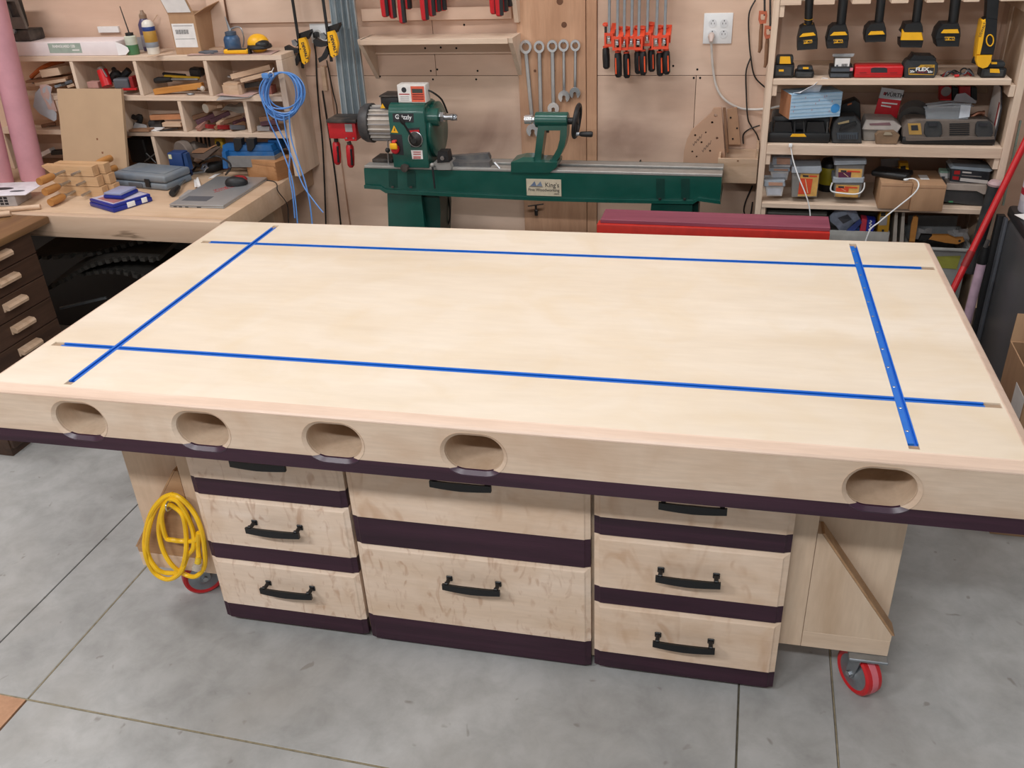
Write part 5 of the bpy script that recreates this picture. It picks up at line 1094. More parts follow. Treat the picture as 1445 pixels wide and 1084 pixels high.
# parallel clamps: four steel bars, red heads and handles
yb0 = 2.12
t_all = []
for k, (x0, xb, yy, lb) in enumerate(((470, 489, 2.13, 'leftmost steel parallel clamp with a red head and red handle'), (479, 498, 2.15, 'second steel parallel clamp with a red handle beside the lathe motor'), (487, 507, 2.17, 'third galvanised clamp bar behind the lathe motor'), (497, 517, 2.20, 'rightmost galvanised clamp bar behind the lathe motor'))):
    bot = PY(xb, 170, yy); top = PY(x0, 0, yy + 0.06); d = top - bot; top = bot + d * 1.25
    t = Thing('parallel_clamp', lb, 'clamp', V3(bot.x, bot.y, bot.z - 0.1), 0, 'steel parallel clamps standing left of the lathe')
    t.add('bar', bar(bot - d.normalized() * 0.03, top, 0.024, 0.010, 0.001, (0, 1, 0)), m_galv, world=True)
    for s in (-1, 1): t.add('bar_flange', bar(bot + V3(s * 0.0115, -0.009, 0) - d.normalized() * 0.03, top + V3(s * 0.0115, -0.009, 0), 0.003, 0.010, 0, (0, 1, 0)), m_galvl, world=True)
    if k < 2:
        xh = bot.x - 0.075 if k == 0 else bot.x + 0.018
        if k == 0:
            hd = t.add('head', MB().box(PY(464, 190, 2.02).x, PY(503, 190, 2.02).x, 2.02, 2.12, PY(480, 196, 2.02).z, PY(480, 173, 2.02).z, 0.004), m_clampred, world=True)
            t.add('head_pad', MB().box(PY(462, 172, 2.02).x, PY(504, 172, 2.02).x, 2.005, 2.125, PY(480, 172.7, 2.02).z, PY(480, 168, 2.02).z, 0.003), m_blackd, world=True)
            t.add('maker_plate', MB().box(PY(487, 180, 2.02).x, PY(497, 180, 2.02).x, 2.0185, 2.0197, PY(490, 186, 2.02).z, PY(490, 175, 2.02).z), m_sandg, hd, world=True)
            t.add('lower_head', poly(((486, 196), (503, 196), (503, 199), (487, 199)), 2.02, 0.08), m_clampred, world=True)
            for x in (489, 499): t.add('bolt', MB().cyl(PY(x, 195, 2.019), PY(x, 195, 2.019) + V3(0, -0.003, 0), 0.004, n=8), m_steel, world=True)
        for hx, hy0, hy1 in (((473, 186, 200),) if k == 0 else ((492, 200, 204),)):
            a = PY(hx, hy0, 2.05); b = PY(hx + 1.5, hy1, 2.05); t.add('spindle', MB().cyl(a, b, 0.010, n=10), m_blackd, world=True)
            c = PY(hx + 3.5, hy1 + 32, 2.05); t.add('handle', MB().tube([b, b.lerp(c, 0.1), b.lerp(c, 0.5), b.lerp(c, 0.9), c], [0.012, 0.018, 0.0185, 0.016, 0.009], 10), m_clampred, world=True)
            e_ = (c - b); t.add('grip_inlay', bar(b + e_ * 0.15 + V3(0.010, -0.013, 0), b + e_ * 0.88 + V3(0.010, -0.012, 0), 0.010, 0.008, 0.002, (0, 1, 0)), m_blackp, world=True)
    else:
        t.add('foot', bar(bot - d.normalized() * 0.05, bot - d.normalized() * 0.031, 0.026, 0.014, 0.002, (0, 1, 0)), m_blackp, world=True)
# ------------------------------------------------------------------ wrenches
wr = [(742, 66, 752, 176, 178, 203, 9, 'longest chrome wrench with an open end behind the lathe tailstock'), (761, 66, 763.5, 160, 176, 190, 8, 'second chrome wrench from the left on the pine board'), (779.5, 65, 781, 145, 147, 160, 8, 'middle chrome wrench with a wide open jaw'), (795.5, 64, 796, 128, 130, 141, 8, 'fourth chrome wrench with a ratchet ring'), (812, 64, 811.5, 123, 125, 135, 7.5, 'shortest chrome wrench at the right of the row')]
for k, (x0, y0, x1, y1, y2, y3, rr, lb) in enumerate(wr):
    yy = WY - 0.03; sc_ = (PY(x0 + 1, y0, yy) - PY(x0, y0, yy)).length
    c = PY(x0, y0, yy); e0 = PY(x1, y1 + (8 if k == 1 else 4), yy)
    t = Thing('wrench', lb, 'wrench', PY(x1, y3, yy), 0, 'combination wrenches hung on the pine board')
    ro, ri = rr * sc_ * 0.92, rr * sc_ * 0.58
    ringp = [(c.x + ro * math.cos(a), c.z + ro * 1.1 * math.sin(a)) for a in [2 * math.pi * j / 20 for j in range(20)]]
    holep = [(c.x + ri * math.cos(a), c.z + ri * 1.05 * math.sin(a)) for a in [2 * math.pi * j / 12 for j in range(12)]]
    t.add('ring_end', MB().plate(ringp, [holep], 'xz', yy - 0.006, yy + 0.006), m_chrome, world=True)
    s0 = c.lerp(e0, 0.0) - UPZ * ro * 0.9; w_ = 0.0165 if k < 3 else 0.012
    t.add('shank', bar(s0, e0, w_, 0.008, 0.002, (0, 1, 0)), m_steel, world=True)
    jc = e0 - UPZ * 0.012; R_ = rr * sc_ * 1.05
    jaw = [(jc.x + R_ * math.cos(a), jc.z + R_ * math.sin(a)) for a in [R(-62) + R(304) * j / 16 for j in range(17)]]
    g2 = R_ * 0.52; jaw += [(jc.x - g2 * 0.55, jc.z - R_ * 0.35), (jc.x - g2 * 0.55, jc.z + g2 * 0.1), (jc.x, jc.z + g2 * 0.45), (jc.x + g2 * 0.55, jc.z + g2 * 0.1), (jc.x + g2 * 0.55, jc.z - R_ * 0.35)]
    t.add('open_end', MB().prism(jaw, 'xz', yy - 0.0065, yy + 0.0065), m_chrome, world=True, smooth=20)
    t.add('nail', MB().cyl((c.x, yy - 0.012, c.z + ri * 0.8), (c.x, WY - 0.0165, c.z + ri * 0.8), 0.0022, n=8), m_zinc, world=True)
# ------------------------------------------------------------------ orange clamps
oc = [(859.5, 56, 2.24, -5, 'first'), (871, 61, 2.20, 0, 'second'), (880.5, 61, 2.215, 3, 'third'), (891, 60, 2.22, 6, 'fourth'), (901, 60.5, 2.20, 8, 'fifth'), (913, 55, 2.23, 6, 'sixth'), (926, 59.5, 2.21, 2, 'seventh'), (937.5, 59, 2.20, 0, 'eighth')]
hx_ = [(855, 67, 97), (872, 74, 109), (884, 75, 110), (900, 72, 104), (907, 72, 106), (919, 70, 101), (931, 74, 107), (940, 71, 105)]
for k, ((px, py, yy, tw, nm), (hx, h0, h1)) in enumerate(zip(oc, hx_)):
    c = PY(px, py, yy); t = Thing('screw_clamp', f'orange bar clamp with a black handle, {nm} from the left in the row', 'clamp', V3(c.x, yy, PY(px, h1, yy).z), 0, 'orange bar clamps hung in a row')
    bw = 0.0175; hh = 0.026
    body = t.add('sliding_head', MB().plate([(c.x - bw, c.z - hh), (c.x + bw, c.z - hh), (c.x + bw * 1.05, c.z + hh), (c.x - bw * 1.05, c.z + hh)], [[(c.x - bw * 0.6, c.z - hh * 0.62), (c.x + bw * 0.6, c.z - hh * 0.62), (c.x + bw * 0.6, c.z + hh * 0.62), (c.x - bw * 0.6, c.z + hh * 0.62)]], 'xz', yy - 0.012, yy + 0.006), m_clamporange, world=True)
    t.add('head_top', MB().prism([(yy - 0.012, c.z + hh + 0.0005), (yy + 0.05, c.z + hh * 2.2), (yy + 0.06, c.z + hh * 1.6), (yy + 0.006, c.z - hh * 0.2)], 'yz', c.x + bw * 0.25, c.x + bw * 1.35), m_clamporange, world=True)
    t.add('rivet', MB().box(c.x - bw * 0.35, c.x + bw * 0.35, yy - 0.010, yy - 0.002, c.z - 0.008, c.z + 0.008, 0.002), m_steel, world=True)
    top = PY(px + (0.5 if k < 4 else 1.5), -40, yy + 0.002)
    t.add('bar', MB().box(c.x - 0.0055, c.x + 0.0055, yy - 0.002, yy + 0.01, c.z + 0.01, top.z, 0.0008, 1), m_steel, world=True)
    s0, s1 = PY(hx, h0, yy + 0.03), PY(hx + 0.8, h1, yy + 0.03)
    t.add('spindle', MB().cyl(PY(hx - 0.3, py - 18, yy + 0.035), s0, 0.0055, n=8), m_blackd, world=True)
    t.add('swivel_pad', MB().lathe([(0.012, 0), (0.014, 0.004), (0.011, 0.009), (0.001, 0.010)], PY(hx - 0.3, py - 20, yy + 0.035), (0.1, -0.25, 1), 14), m_clamporange, world=True)
    hd = t.add('handle', MB().tube([s0, s0.lerp(s1, 0.08), s0.lerp(s1, 0.5), s0.lerp(s1, 0.92), s1], [0.010, 0.0145, 0.0155, 0.0145, 0.009], 10), m_blackp, world=True)
    if k not in (0,): t.add('orange_stripe', bar(s0.lerp(s1, 0.2) + V3(0.004 if k in (1,) else 0.008, -0.0125, 0) - V3(0.012 if k == 1 else 0, 0, 0), s0.lerp(s1, 0.85) + V3(0.004 if k == 1 else 0.008, -0.0125, 0) - V3(0.012 if k == 1 else 0, 0, 0), 0.0055, 0.006, 0.001, (0, 1, 0)), m_handleorange, hd, world=True)
    t.add('collar', MB().cyl(s0 + (s0 - s1).normalized() * 0.006, s0, 0.0125, n=12), m_clamporange, world=True)
# ------------------------------------------------------------------ outlet with white cord
t = Thing('quad_outlet', 'square white four socket outlet plate on the wall', 'outlet', PY(1013, 62, WY))
a, b = PY(991.5, 62, WY - 0.006), PY(1035, 18, WY - 0.006)
t.add('plate', MB().box(a.x, b.x, WY - 0.006, WY - 0.0005, a.z, b.z, 0.002), m_white, world=True)
mo = plain('socket_white', '#dcdee0', 0.4)
for px, py in ((1006, 33), (1022, 33), (1005, 48), (1021, 48)):
    c = PY(px, py, WY - 0.006); s = t.add('socket', MB().cyl(c, c + V3(0, -0.0015, 0), 0.0165, n=18), mo, world=True)
    for dx, dz, h in ((-0.006, 0.0, 0.007), (0.006, 0.0, 0.006)): t.add('slot', MB().box(c.x + dx - 0.001, c.x + dx + 0.001, c.y - 0.0022, c.y - 0.0016, c.z - h / 2, c.z + h / 2), m_ink, s, world=True)
    t.add('slot', MB().cyl(c + V3(0, -0.0016, 0.010), c + V3(0, -0.0022, 0.010), 0.0025, n=8), m_ink, s, world=True)
t = Thing('white_cable', 'white power cord with its plug in the four socket outlet', 'cord', PY(1004, 55, WY))
c = PY(1004, 50, WY - 0.0082)
t.add('plug', MB().tube([c, c + V3(0, -0.02, -0.002), c + V3(0.001, -0.034, -0.02)], [0.013, 0.013, 0.006], 12), plain('cream_plug', '#d6c3ba', 0.45), world=True)
t.add('cable', MB().tube(smoothpath([c + V3(0.001, -0.033, -0.016), PY(1004, 65, WY - 0.03), PY(1006, 95, WY - 0.015), PY(1011, 122, WY - 0.012), PY(1022, 140, WY - 0.012), PY(1042, 152, WY - 0.012), PY(1062, 154.5, WY - 0.012), PY(1085, 153, WY - 0.03), PY(1100, 150, WY - 0.03)], 6), 0.0048, 8), plain('white_cable', '#d9d4ce', 0.45), world=True)
for pts, lb in ((((1066, 0), (1057, 20), (1057, 55), (1060, 85), (1065, 108), (1078, 122), (1090, 132)), 'black cable curving toward the tool shelf beside the outlet'), (((1060, 80), (1053, 100), (1053, 130), (1055, 165), (1060, 178), (1068, 190), (1073, 205)), 'black cable hanging straight down beside the outlet'), (((1072, 177), (1058, 182), (1049, 190), (1049, 203)), 'thin black cable loop above the small wooden box'), (((1062, 262), (1052, 285), (1050, 300), (1058, 306), (1062, 285)), 'thin black cable loop below the small wooden box')):
    solo('black_cable', lb, 'cable', MB().tube(smoothpath([PY(x, y, WY - 0.012 - 0.006 * (i % 2)) for i, (x, y) in enumerate(pts)], 6), 0.0032, 6), m_cable)
# ------------------------------------------------------------------ MDF quadrant jig and small open box
t = Thing('quadrant_jig', 'rounded MDF jig with drilled holes and handwriting leaning on the wall', 'jig', PY(1000, 235, WY - 0.05))
yj = WY - 0.06
outl = [(964, 232), (965, 214), (969, 198), (976, 184), (1003, 160), (1007, 153), (1018, 152), (1024, 232)]
mj = plain('jig_mdf', '#c09a80', 0.7, 0, 0.04, 8)
holes = [(1010, 163, 2.6), (1005, 173, 1.8), (981, 191, 1.6), (996, 187, 1.3), (990, 201, 1.6), (1012, 195, 1.8), (1002, 213, 1.6), (977, 214, 1.5), (983, 221, 1.3)]
def circ(px, py, r, n=10): return [q(px + r * math.cos(a), py + r * math.sin(a), yj) for a in [2 * math.pi * k / n for k in range(n)]]
t.add('plate', MB().plate([q(x, y, yj) for x, y in outl], [circ(*h) for h in holes], 'xz', yj, yj + 0.016), mj, world=True, smooth=0)
t.add('hole_backing', MB().prism([q(x, y, yj + 0.017) for x, y in ((970, 225), (975, 195), (1008, 160), (1014, 225))], 'xz', yj + 0.0165, yj + 0.018), m_dark, world=True, smooth=0)
for cx, cy, s in ((984, 198, 1), (997, 207, 1)):
    pts = [PY(cx + (i - 4) * 1.6, cy - (i - 4) * 1.7 + (2.2 if i % 2 else -2.0), yj - 0.0006) for i in range(9)]; t.add('handwriting', MB().tube(smoothpath(pts, 4), 0.0007, 5), m_ink, world=True)
t.add('side_strip', poly(((1026, 155), (1040, 152), (1045, 204), (1028, 204)), yj + 0.02, 0.018), plain('strip_tan', '#b0896b', 0.6, 0, 0.06), world=True)
t.add('groove_strip', poly(((1020, 153), (1024, 153), (1028, 215), (1025, 215)), yj + 0.01, 0.02), m_offc, world=True)
for x, y in ((1031, 166), (1040, 181), (1034, 196)): t.add('screw', MB().cyl(PY(x, y, yj + 0.0195), PY(x, y, yj + 0.0195) + V3(0, -0.0015, 0), 0.004, n=10), m_dark, world=True)
t = Thing('open_box', 'small open pale wooden box fixed at the left of the tool shelf', 'box', PY(1040, 258, 2.165))
f0, f1 = PY(1011, 258, 2.165), PY(1067, 258, 2.165); zt_, zb_ = PY(1040, 224, 2.165).z, f0.z
x0, x1 = f0.x, f1.x; yb1 = 2.325
mbx = m_offm
t.add('front_panel', MB().box(x0, x1, 2.165, 2.175, zb_, zt_, 0.001, 1), mbx, world=True); t.add('back_panel', MB().box(x0, x1, yb1 - 0.01, yb1, zb_, zt_, 0.001, 1), mbx, world=True)
t.add('side_panel', MB().box(x0, x0 + 0.01, 2.1755, yb1 - 0.0105, zb_, zt_, 0.001, 1), mbx, world=True); t.add('side_panel', MB().box(x1 - 0.01, x1, 2.1755, yb1 - 0.0105, zb_, zt_ + 0.04, 0.001, 1), mbx, world=True)
t.add('bottom_panel', MB().box(x0 + 0.0105, x1 - 0.0105, 2.1755, yb1 - 0.0105, zb_, zb_ + 0.008), mbx, world=True)
t.add('finger_notch', MB().box((x0 + x1) / 2 - 0.004, (x0 + x1) / 2 + 0.004, 2.1642, 2.1648, zt_ - 0.012, zt_ - 0.006), m_offc, world=True)
# chuck key on a nail
t = Thing('chuck_key', 'small T handled chuck key hanging below the lathe bed', 'key', PY(756, 305, WY - 0.03))
a, b = PY(745, 291, WY - 0.03), PY(767, 288, WY - 0.03); t.add('cross_bar', MB().cyl(a, b, 0.003, n=8), m_blackd, world=True)
c = PY(756, 290, WY - 0.03); e_ = PY(757, 304, WY - 0.03); t.add('shaft', MB().tube([c, c.lerp(e_, 0.4), c.lerp(e_, 0.5), e_], [0.005, 0.005, 0.009, 0.007], 10), m_blackd, world=True)
t = Thing('wall_hook', 'small black hook screwed in the plywood right of the lathe tailstock', 'hook', PY(904, 232, WY))
c = PY(904, 226, WY); t.add('shaft', MB().tube(smoothpath([c, c + V3(0, -0.02, 0), c + V3(-0.004, -0.026, -0.012), c + V3(-0.008, -0.02, -0.022)], 4), 0.003, 6), m_blackp, world=True)

# ================================================================== wood lathe
LB = 1.95
t = Thing('wood_lathe', 'dark green wood lathe standing against the plywood wall', 'lathe', (1.05, 2.03, 0)); LT = t
xl, xr = PY(515, 250, LB).x, PY(1018, 258, LB).x; zt_, zb_ = 0.988, 0.897
zz = lambda px, py: PY(px, py, LB).z
low = [(515, 260), (537, 261.5), (545, 266.5), (650, 272), (767, 277.5), (860, 280), (978, 282), (985, 277.5), (1016, 282)]
bed = t.add('bed', MB().prism([(xl, zt_ - 0.012)] + [(PY(x, y, LB).x, zz(x, y)) for x, y in low] + [(xr, zz(1018, 272)), (xr, zt_ - 0.012)], 'xz', LB, LB + 0.2), m_teal, world=True, smooth=0)
for y0, y1 in ((LB - 0.001, LB + 0.06), (LB + 0.095, LB + 0.155)): t.add('way', MB().box(xl + 0.002, xr + 0.002, y0 + 0.002, y1, zt_ - 0.0115, zt_, 0.002, 1), m_castgrey, bed, world=True)
t.add('way_gap', MB().box(xl + 0.01, xr - 0.01, LB + 0.061, LB + 0.094, zt_ - 0.0118, zt_ - 0.009), m_dark, bed, world=True)
x_a, x_b = PY(545, 270, LB).x, PY(978, 286, LB).x
fl = [(PY(x, y, LB).x, zz(x, y + 0.3)) for x, y in low] + [(PY(x, y, LB).x + (0.004 if x > 1000 else 0), zz(x, y + 5)) for x, y in low[::-1]]
t.add('flange', MB().prism(fl, 'xz', LB - 0.012, LB + 0.212), m_teal, bed, world=True, smooth=0)
for px in (932, 967): t.add('casting_pocket', poly(((px - 6, 252), (px + 6, 252), (px + 6, 280), (px - 6, 280)), LB - 0.0015, 0.002), m_tealdk, bed, world=True); t.add('bolt', MB().cyl(PY(px - 1, 282, LB - 0.01), PY(px - 1, 282, LB - 0.01) + UPZ * 0.006, 0.006, n=8), m_blackd, bed, world=True)
for px in (580, 554): t.add('casting_pocket', poly(((px - 6, 240), (px + 6, 241), (px + 7, 265), (px - 5, 264)), LB - 0.0015, 0.002), m_tealdk, bed, world=True); t.add('bolt', MB().cyl(PY(px, 265, LB - 0.01), PY(px, 265, LB - 0.01) + UPZ * 0.006, 0.006, n=8), m_blackd, bed, world=True)
# legs
for nm, xa, xb in (('l', PY(546, 275, LB).x, PY(594, 278, LB).x), ('r', PY(919, 288, LB).x, PY(977, 290, LB).x)):
    lg = t.add('leg', MB().loft([[(x, y, z) for x, y in ((xa - s, LB + 0.005 - s * 0.5), (xb + s * 0.3, LB + 0.005 - s * 0.5), (xb + s * 0.3, LB + 0.2 + s), (xa - s, LB + 0.2 + s))] for s, z in ((0.06, 0.0), (0.0, (zz(560, 273.5) if nm == 'l' else zz(950, 288)) - 0.002))]), m_teal, world=True, smooth=0)
    zl = (zz(560, 273.5) if nm == 'l' else zz(950, 288)) - 0.003
    xo = PY(617, 278, LB).x if nm == 'l' else PY(985, 290, LB).x
    t.add('leg_side', MB().prism([(xb + 0.0005, zl), (xo, zl), (xo - 0.002, zb_ - 0.12), (xb + 0.03, zb_ - 0.5), (xb + 0.02, 0.05), (xb + 0.012, 0.05)], 'xz', LB + 0.03, LB + 0.19), m_tealdk, world=True, smooth=0)
t.add('leg_cable', MB().tube(smoothpath([PY(632, 276, 2.1), PY(635, 295, 2.1), PY(634, 312, 2.1), PY(628, 325, 2.1), PY(625, 345, 2.1)], 5), 0.0035, 6), m_cable, world=True)
# headstock
hx0, hx1 = PY(552, 190, LB - 0.01).x - 0.002, PY(601, 190, LB - 0.01).x
HY0, HY1 = LB - 0.012, LB + 0.165; hz0, hz1 = zt_ + 0.001, PY(570, 145, LB + 0.03).z
prof = [(HY0, hz0), (HY0, hz1 - 0.035), (HY0 + 0.006, hz1 - 0.018), (HY0 + 0.018, hz1 - 0.006), (HY0 + 0.035, hz1), (HY1 - 0.05, hz1), (HY1 - 0.02, hz1 - 0.012), (HY1, hz1 - 0.05), (HY1, hz0)]
mb = MB(); mb.loft([[(hx0, y, z) for y, z in prof], [(hx0 + 0.001, y, z) for y, z in prof], [(hx1 - 0.004, y, z) for y, z in prof], [(hx1, y * 0.97 + (HY0 + HY1) / 2 * 0.03, z * 0.985 + hz0 * 0.015) for y, z in prof]])
hs = t.add('headstock', mb, m_teal, world=True)
t.add('end_cover', MB().lathe([(0.112, 0), (0.116, 0.006), (0.116, 0.02), (0.105, 0.026), (0.001, 0.026)], (hx1 - 0.004, LB + 0.115, hz0 + 0.132), (1, 0, 0), 34), m_teal, hs, world=True)
sy, sz = LB + 0.045, PY(608, 165, LB + 0.045).z
t.add('spindle_boss', MB().lathe([(0.045, 0.0), (0.037, 0.006), (0.037, 0.05), (0.032, 0.053), (0.001, 0.053)], (hx1 - 0.002, sy, sz), (1, 0, 0), 24), m_teal, hs, world=True)
sp = t.add('spindle_nut', MB().cyl((hx1 + 0.052, sy, sz), (hx1 + 0.068, sy, sz), 0.022, n=6), m_steel, world=True)
t.add('spindle', MB().lathe([(0.012, 0.0), (0.012, 0.028), (0.0145, 0.03), (0.0145, 0.04), (0.006, 0.042), (0.003, 0.056)], (hx1 + 0.0685, sy, sz), (1, 0, 0), 16), m_steel, sp, world=True)
for k in range(4):
    a = k * math.pi / 2 + 0.4; t.add('drive_spur', MB().box(-0.004, 0.014, -0.002, 0.002, 0.006, 0.0145, M=Matrix.Translation((hx1 + 0.108, sy, sz)) @ Matrix.Rotation(a, 4, 'X')), m_steel, sp, world=True)
fy = HY0 - 0.0006
def fdec(pts, mat, name, th_=0.0012, off=0.0): return t.add(name, MB().prism([q(x, y, HY0) for x, y in pts], 'xz', HY0 - th_ - off, HY0 - 0.0001 - off), mat, hs, world=True, smooth=0)
fdec(((554, 160), (583.5, 160), (584, 172.5), (555, 172)), m_ink, 'name_plate')
c = PY(569, 165.5, HY0 - 0.0016); text(t, 'Grizzly', 0.0255, c, (90, 2, 0), m_white, hs, world=True, sx=1.0, bold=0.0004, name='name_lettering')
fdec(((552, 187), (562, 187.5), (556, 177)), m_yel, 'warning_triangle')
fdec(((556.2, 184.5), (557.6, 184.5), (557, 180)), m_ink, 'warning_mark', 0.0016, 0.0013)
fdec(((550.5, 189), (567, 190), (570, 219), (554, 217.5)), m_ink, 'switch_plate')
c = PY(558.5, 209, HY0 - 0.001)
sw = t.add('switch_paddle', MB().lathe([(0.018, 0), (0.018, 0.012), (0.013, 0.016), (0.001, 0.016)], c + V3(0, 0, -0.004), (0, -1, 0), 18), m_clampred, hs, world=True)
t.add('switch_key', MB().box(c.x - 0.017, c.x + 0.016, c.y - 0.026, c.y - 0.0172, c.z + 0.0, c.z + 0.026, 0.005), m_yel, hs, world=True)
t.add('switch_lock', MB().box(c.x - 0.007, c.x + 0.010, c.y - 0.022, c.y - 0.001, c.z + 0.0265, c.z + 0.036, 0.002), plain('redkey', '#d8413c', 0.4), hs, world=True)
fdec(((576, 181), (592, 180), (595, 207), (580, 208)), m_ink, 'dial_plate'); fdec(((577.5, 184), (591.5, 183), (592, 187), (578, 188)), m_clampred, 'dial_scale', 0.0016, 0.0013)
c = PY(587, 196, HY0 - 0.0015)
t.add('speed_dial', MB().lathe([(0.031, 0), (0.031, 0.008), (0.024, 0.014), (0.014, 0.026), (0.012, 0.030), (0.001, 0.030)], c, (0, -1, 0), 24), m_blackd, hs, world=True)
t.add('dial_rim', MB().tube([c + V3(0.0305 * math.cos(a), -0.008, 0.0305 * math.sin(a)) for a in [2 * math.pi * k / 24 for k in range(24)]], 0.002, 6, True), m_steel, hs, world=True)
l0, l1, l2 = c + V3(0, -0.024, 0), PY(570, 175, HY0 - 0.05), PY(564, 164.5, HY0 - 0.056)
t.add('speed_lever', MB().cyl(l0, l1, 0.0045, 0.0045, 8), m_blackp, hs, world=True); t.add('lever_grip', MB().tube([l1, l1.lerp(l2, 0.3), l2], [0.007, 0.010, 0.006], 10), m_blackp, hs, world=True)
fdec(((580, 212), (596, 212), (597, 224.5), (582, 224.5)), m_paper, 'caution_label')
for yy_ in (214, 217, 220.5, 222.5): fdec(((583.5, yy_), (594, yy_), (594, yy_ + 1), (583.5, yy_ + 1)), m_redink, 'caution_print', 0.0016, 0.0013)
c = PY(575, 235, HY0 - 0.001); t.add('lock_knob', MB().lathe([(0.009, 0), (0.009, 0.016), (0.017, 0.018), (0.017, 0.03), (0.001, 0.032)], c, (-0.2, -1, 0), 16), m_blackd, hs, world=True)
# motor
my, mz = LB + 0.085, PY(535, 178, LB + 0.03).z
mx0 = PY(505, 178, LB + 0.03).x
mo_ = t.add('motor', MB().lathe([(0.066, 0), (0.066, hx0 - mx0 - 0.05)], (mx0 + 0.05, my, mz), (1, 0, 0), 30), plain('motor_grey', '#b3a79c', 0.5, 0.3), world=True)
for k in range(22):
    a = 2 * math.pi * k / 22; t.add('cooling_fin', MB().box(mx0 + 0.052, hx0 - 0.001, -0.0022, 0.0022, 0.064, 0.0755, M=Matrix.Translation((0, my, mz)) @ Matrix.Rotation(a, 4, 'X')), m_sandg if k % 2 else plain('fin', '#cfc8c0', 0.45), mo_, world=True)
t.add('fan_cover', MB().lathe([(0.05, 0.0), (0.072, 0.008), (0.081, 0.025), (0.083, 0.0515), (0.07, 0.0518)], (mx0 - 0.002, my, mz), (1, 0, 0), 30), plain('fan_grey', '#3c3d40', 0.5, 0.1, dust=('#77706a', 0.4, 14)), mo_, world=True)
jb = t.add('junction_box', MB().box(PY(532, 140, LB).x, hx0 + 0.03, my - 0.05, my + 0.04, mz + 0.072, mz + 0.118, 0.004), m_blackp, world=True)
t.add('box_lid', MB().box(PY(532, 140, LB).x - 0.004, hx0 + 0.03, my - 0.054, my + 0.044, mz + 0.1185, mz + 0.126, 0.003), m_blackd, jb, world=True)
c = PY(540, 150, my - 0.0505); t.add('warning_triangle', MB().prism([(c.x - 0.011, c.z - 0.008), (c.x + 0.011, c.z - 0.008), (c.x, c.z + 0.012)], 'xz', my - 0.0512, my - 0.0503), m_yel, jb, world=True, smooth=0)
# tension rod at the left of the headstock
a, b = PY(548.5, 235, LB + 0.03), PY(547, 198, LB + 0.03); t.add('tension_rod', MB().tube([a, b], 0.0035, 8), m_steel, world=True); t.add('rod_knob', MB().ball(PY(547, 212, LB + 0.03), 0.011), m_blackd, world=True); t.add('rod_base', MB().lathe([(0.014, 0), (0.014, 0.012), (0.006, 0.02)], a - UPZ * 0.012, n=12), m_steel, world=True)
t.add('bed_plate', MB().box(xl + 0.02, hx0 - 0.03, LB + 0.05, LB + 0.15, zt_ + 0.001, zt_ + 0.016, 0.004), m_blackd, world=True)
# tool rest and banjo
zt2 = zt_
m_rest = plain('rest_dark', '#5f6063', 0.5, 0.4, 0.1, dust=('#9a948c', 0.45, 12))
t.add('banjo', poly(((630, 238), (630, 228), (660, 230), (690, 229), (692, 237)), LB + 0.02, 0.05), m_rest, world=True)
bj = t.add('tool_rest', poly(((634, 221), (688, 217), (691, 223), (690, 232), (636, 236)), LB + 0.07, 0.03), m_rest, world=True)
t.add('rest_post', poly(((617, 220), (618, 214), (631, 214), (634, 229), (617, 230)), LB - 0.015, 0.05), m_blackp, world=True)
t.add('post_screw', MB().cyl(PY(624.5, 223, LB - 0.0155), PY(624.5, 223, LB - 0.0155) + V3(0, -0.006, 0), 0.009, n=10), m_steel, world=True)
t.add('banjo_base', poly(((611, 230), (634, 229), (637, 237), (636, 240), (618, 240)), LB - 0.012, 0.12), m_castgrey, world=True)
a, b = PY(610, 233, LB - 0.02), PY(613.5, 266, LB - 0.03); t.add('lock_lever', MB().cyl(a, b, 0.0045, 0.004, 8), m_blackp, world=True); t.add('lever_hub', MB().ball(a, 0.010), m_castgrey, world=True)
t.add('rear_lever', MB().cyl(PY(698, 229, LB + 0.02), PY(706, 238, LB + 0.01), 0.005, n=8), m_chrome, world=True)
# tailstock
ty = LB + 0.02
Q7 = lambda pts: [(500 + x / 4.014, 120 + y / 4.014) for x, y in pts]
foot = [(887, 440), (887, 496), (1105, 498), (1150, 462), (1020, 440)]
tsk = t.add('tailstock', poly(Q7([(887, 438), (887, 496), (1105, 498), (1148, 462), (1148, 440), (1015, 436)]), ty - 0.025, 0.11), m_teal, world=True)
t.add('tailstock_ramp', MB().loft([[(*q(*Q7([(887, 438)])[0], ty - 0.025),), (*q(*Q7([(1015, 436)])[0], ty - 0.025),)], ] if False else [[V3(q(721, 229, ty - 0.025)[0], ty - 0.025, q(721, 229, ty - 0.025)[1]), V3(q(753, 229, ty - 0.025)[0], ty - 0.025, q(753, 229, ty - 0.025)[1]), V3(q(753, 229, ty - 0.025)[0], ty + 0.085, q(753, 229, ty - 0.025)[1]), V3(q(721, 229, ty - 0.025)[0], ty + 0.085, q(721, 229, ty - 0.025)[1])], [V3(q(738, 218, ty)[0], ty, q(738, 222, ty)[1]), V3(q(753, 218, ty)[0], ty, q(753, 222, ty)[1]), V3(q(753, 218, ty)[0], ty + 0.07, q(753, 222, ty)[1]), V3(q(738, 218, ty)[0], ty + 0.07, q(738, 222, ty)[1])]]), m_teal, tsk, world=True, smooth=0)
outer = Q7([(1015, 445), (1040, 232), (1205, 232), (1203, 290), (1190, 350), (1165, 405), (1130, 450)]); inner = Q7([(1056, 425), (1078, 258), (1166, 258), (1163, 310), (1150, 360), (1118, 418), (1104, 428)])
t.add('tailstock_frame', MB().plate([q(x, y, ty) for x, y in outer], [[q(x, y, ty) for x, y in inner]], 'xz', ty, ty + 0.06), m_teal, tsk, world=True, smooth=25)
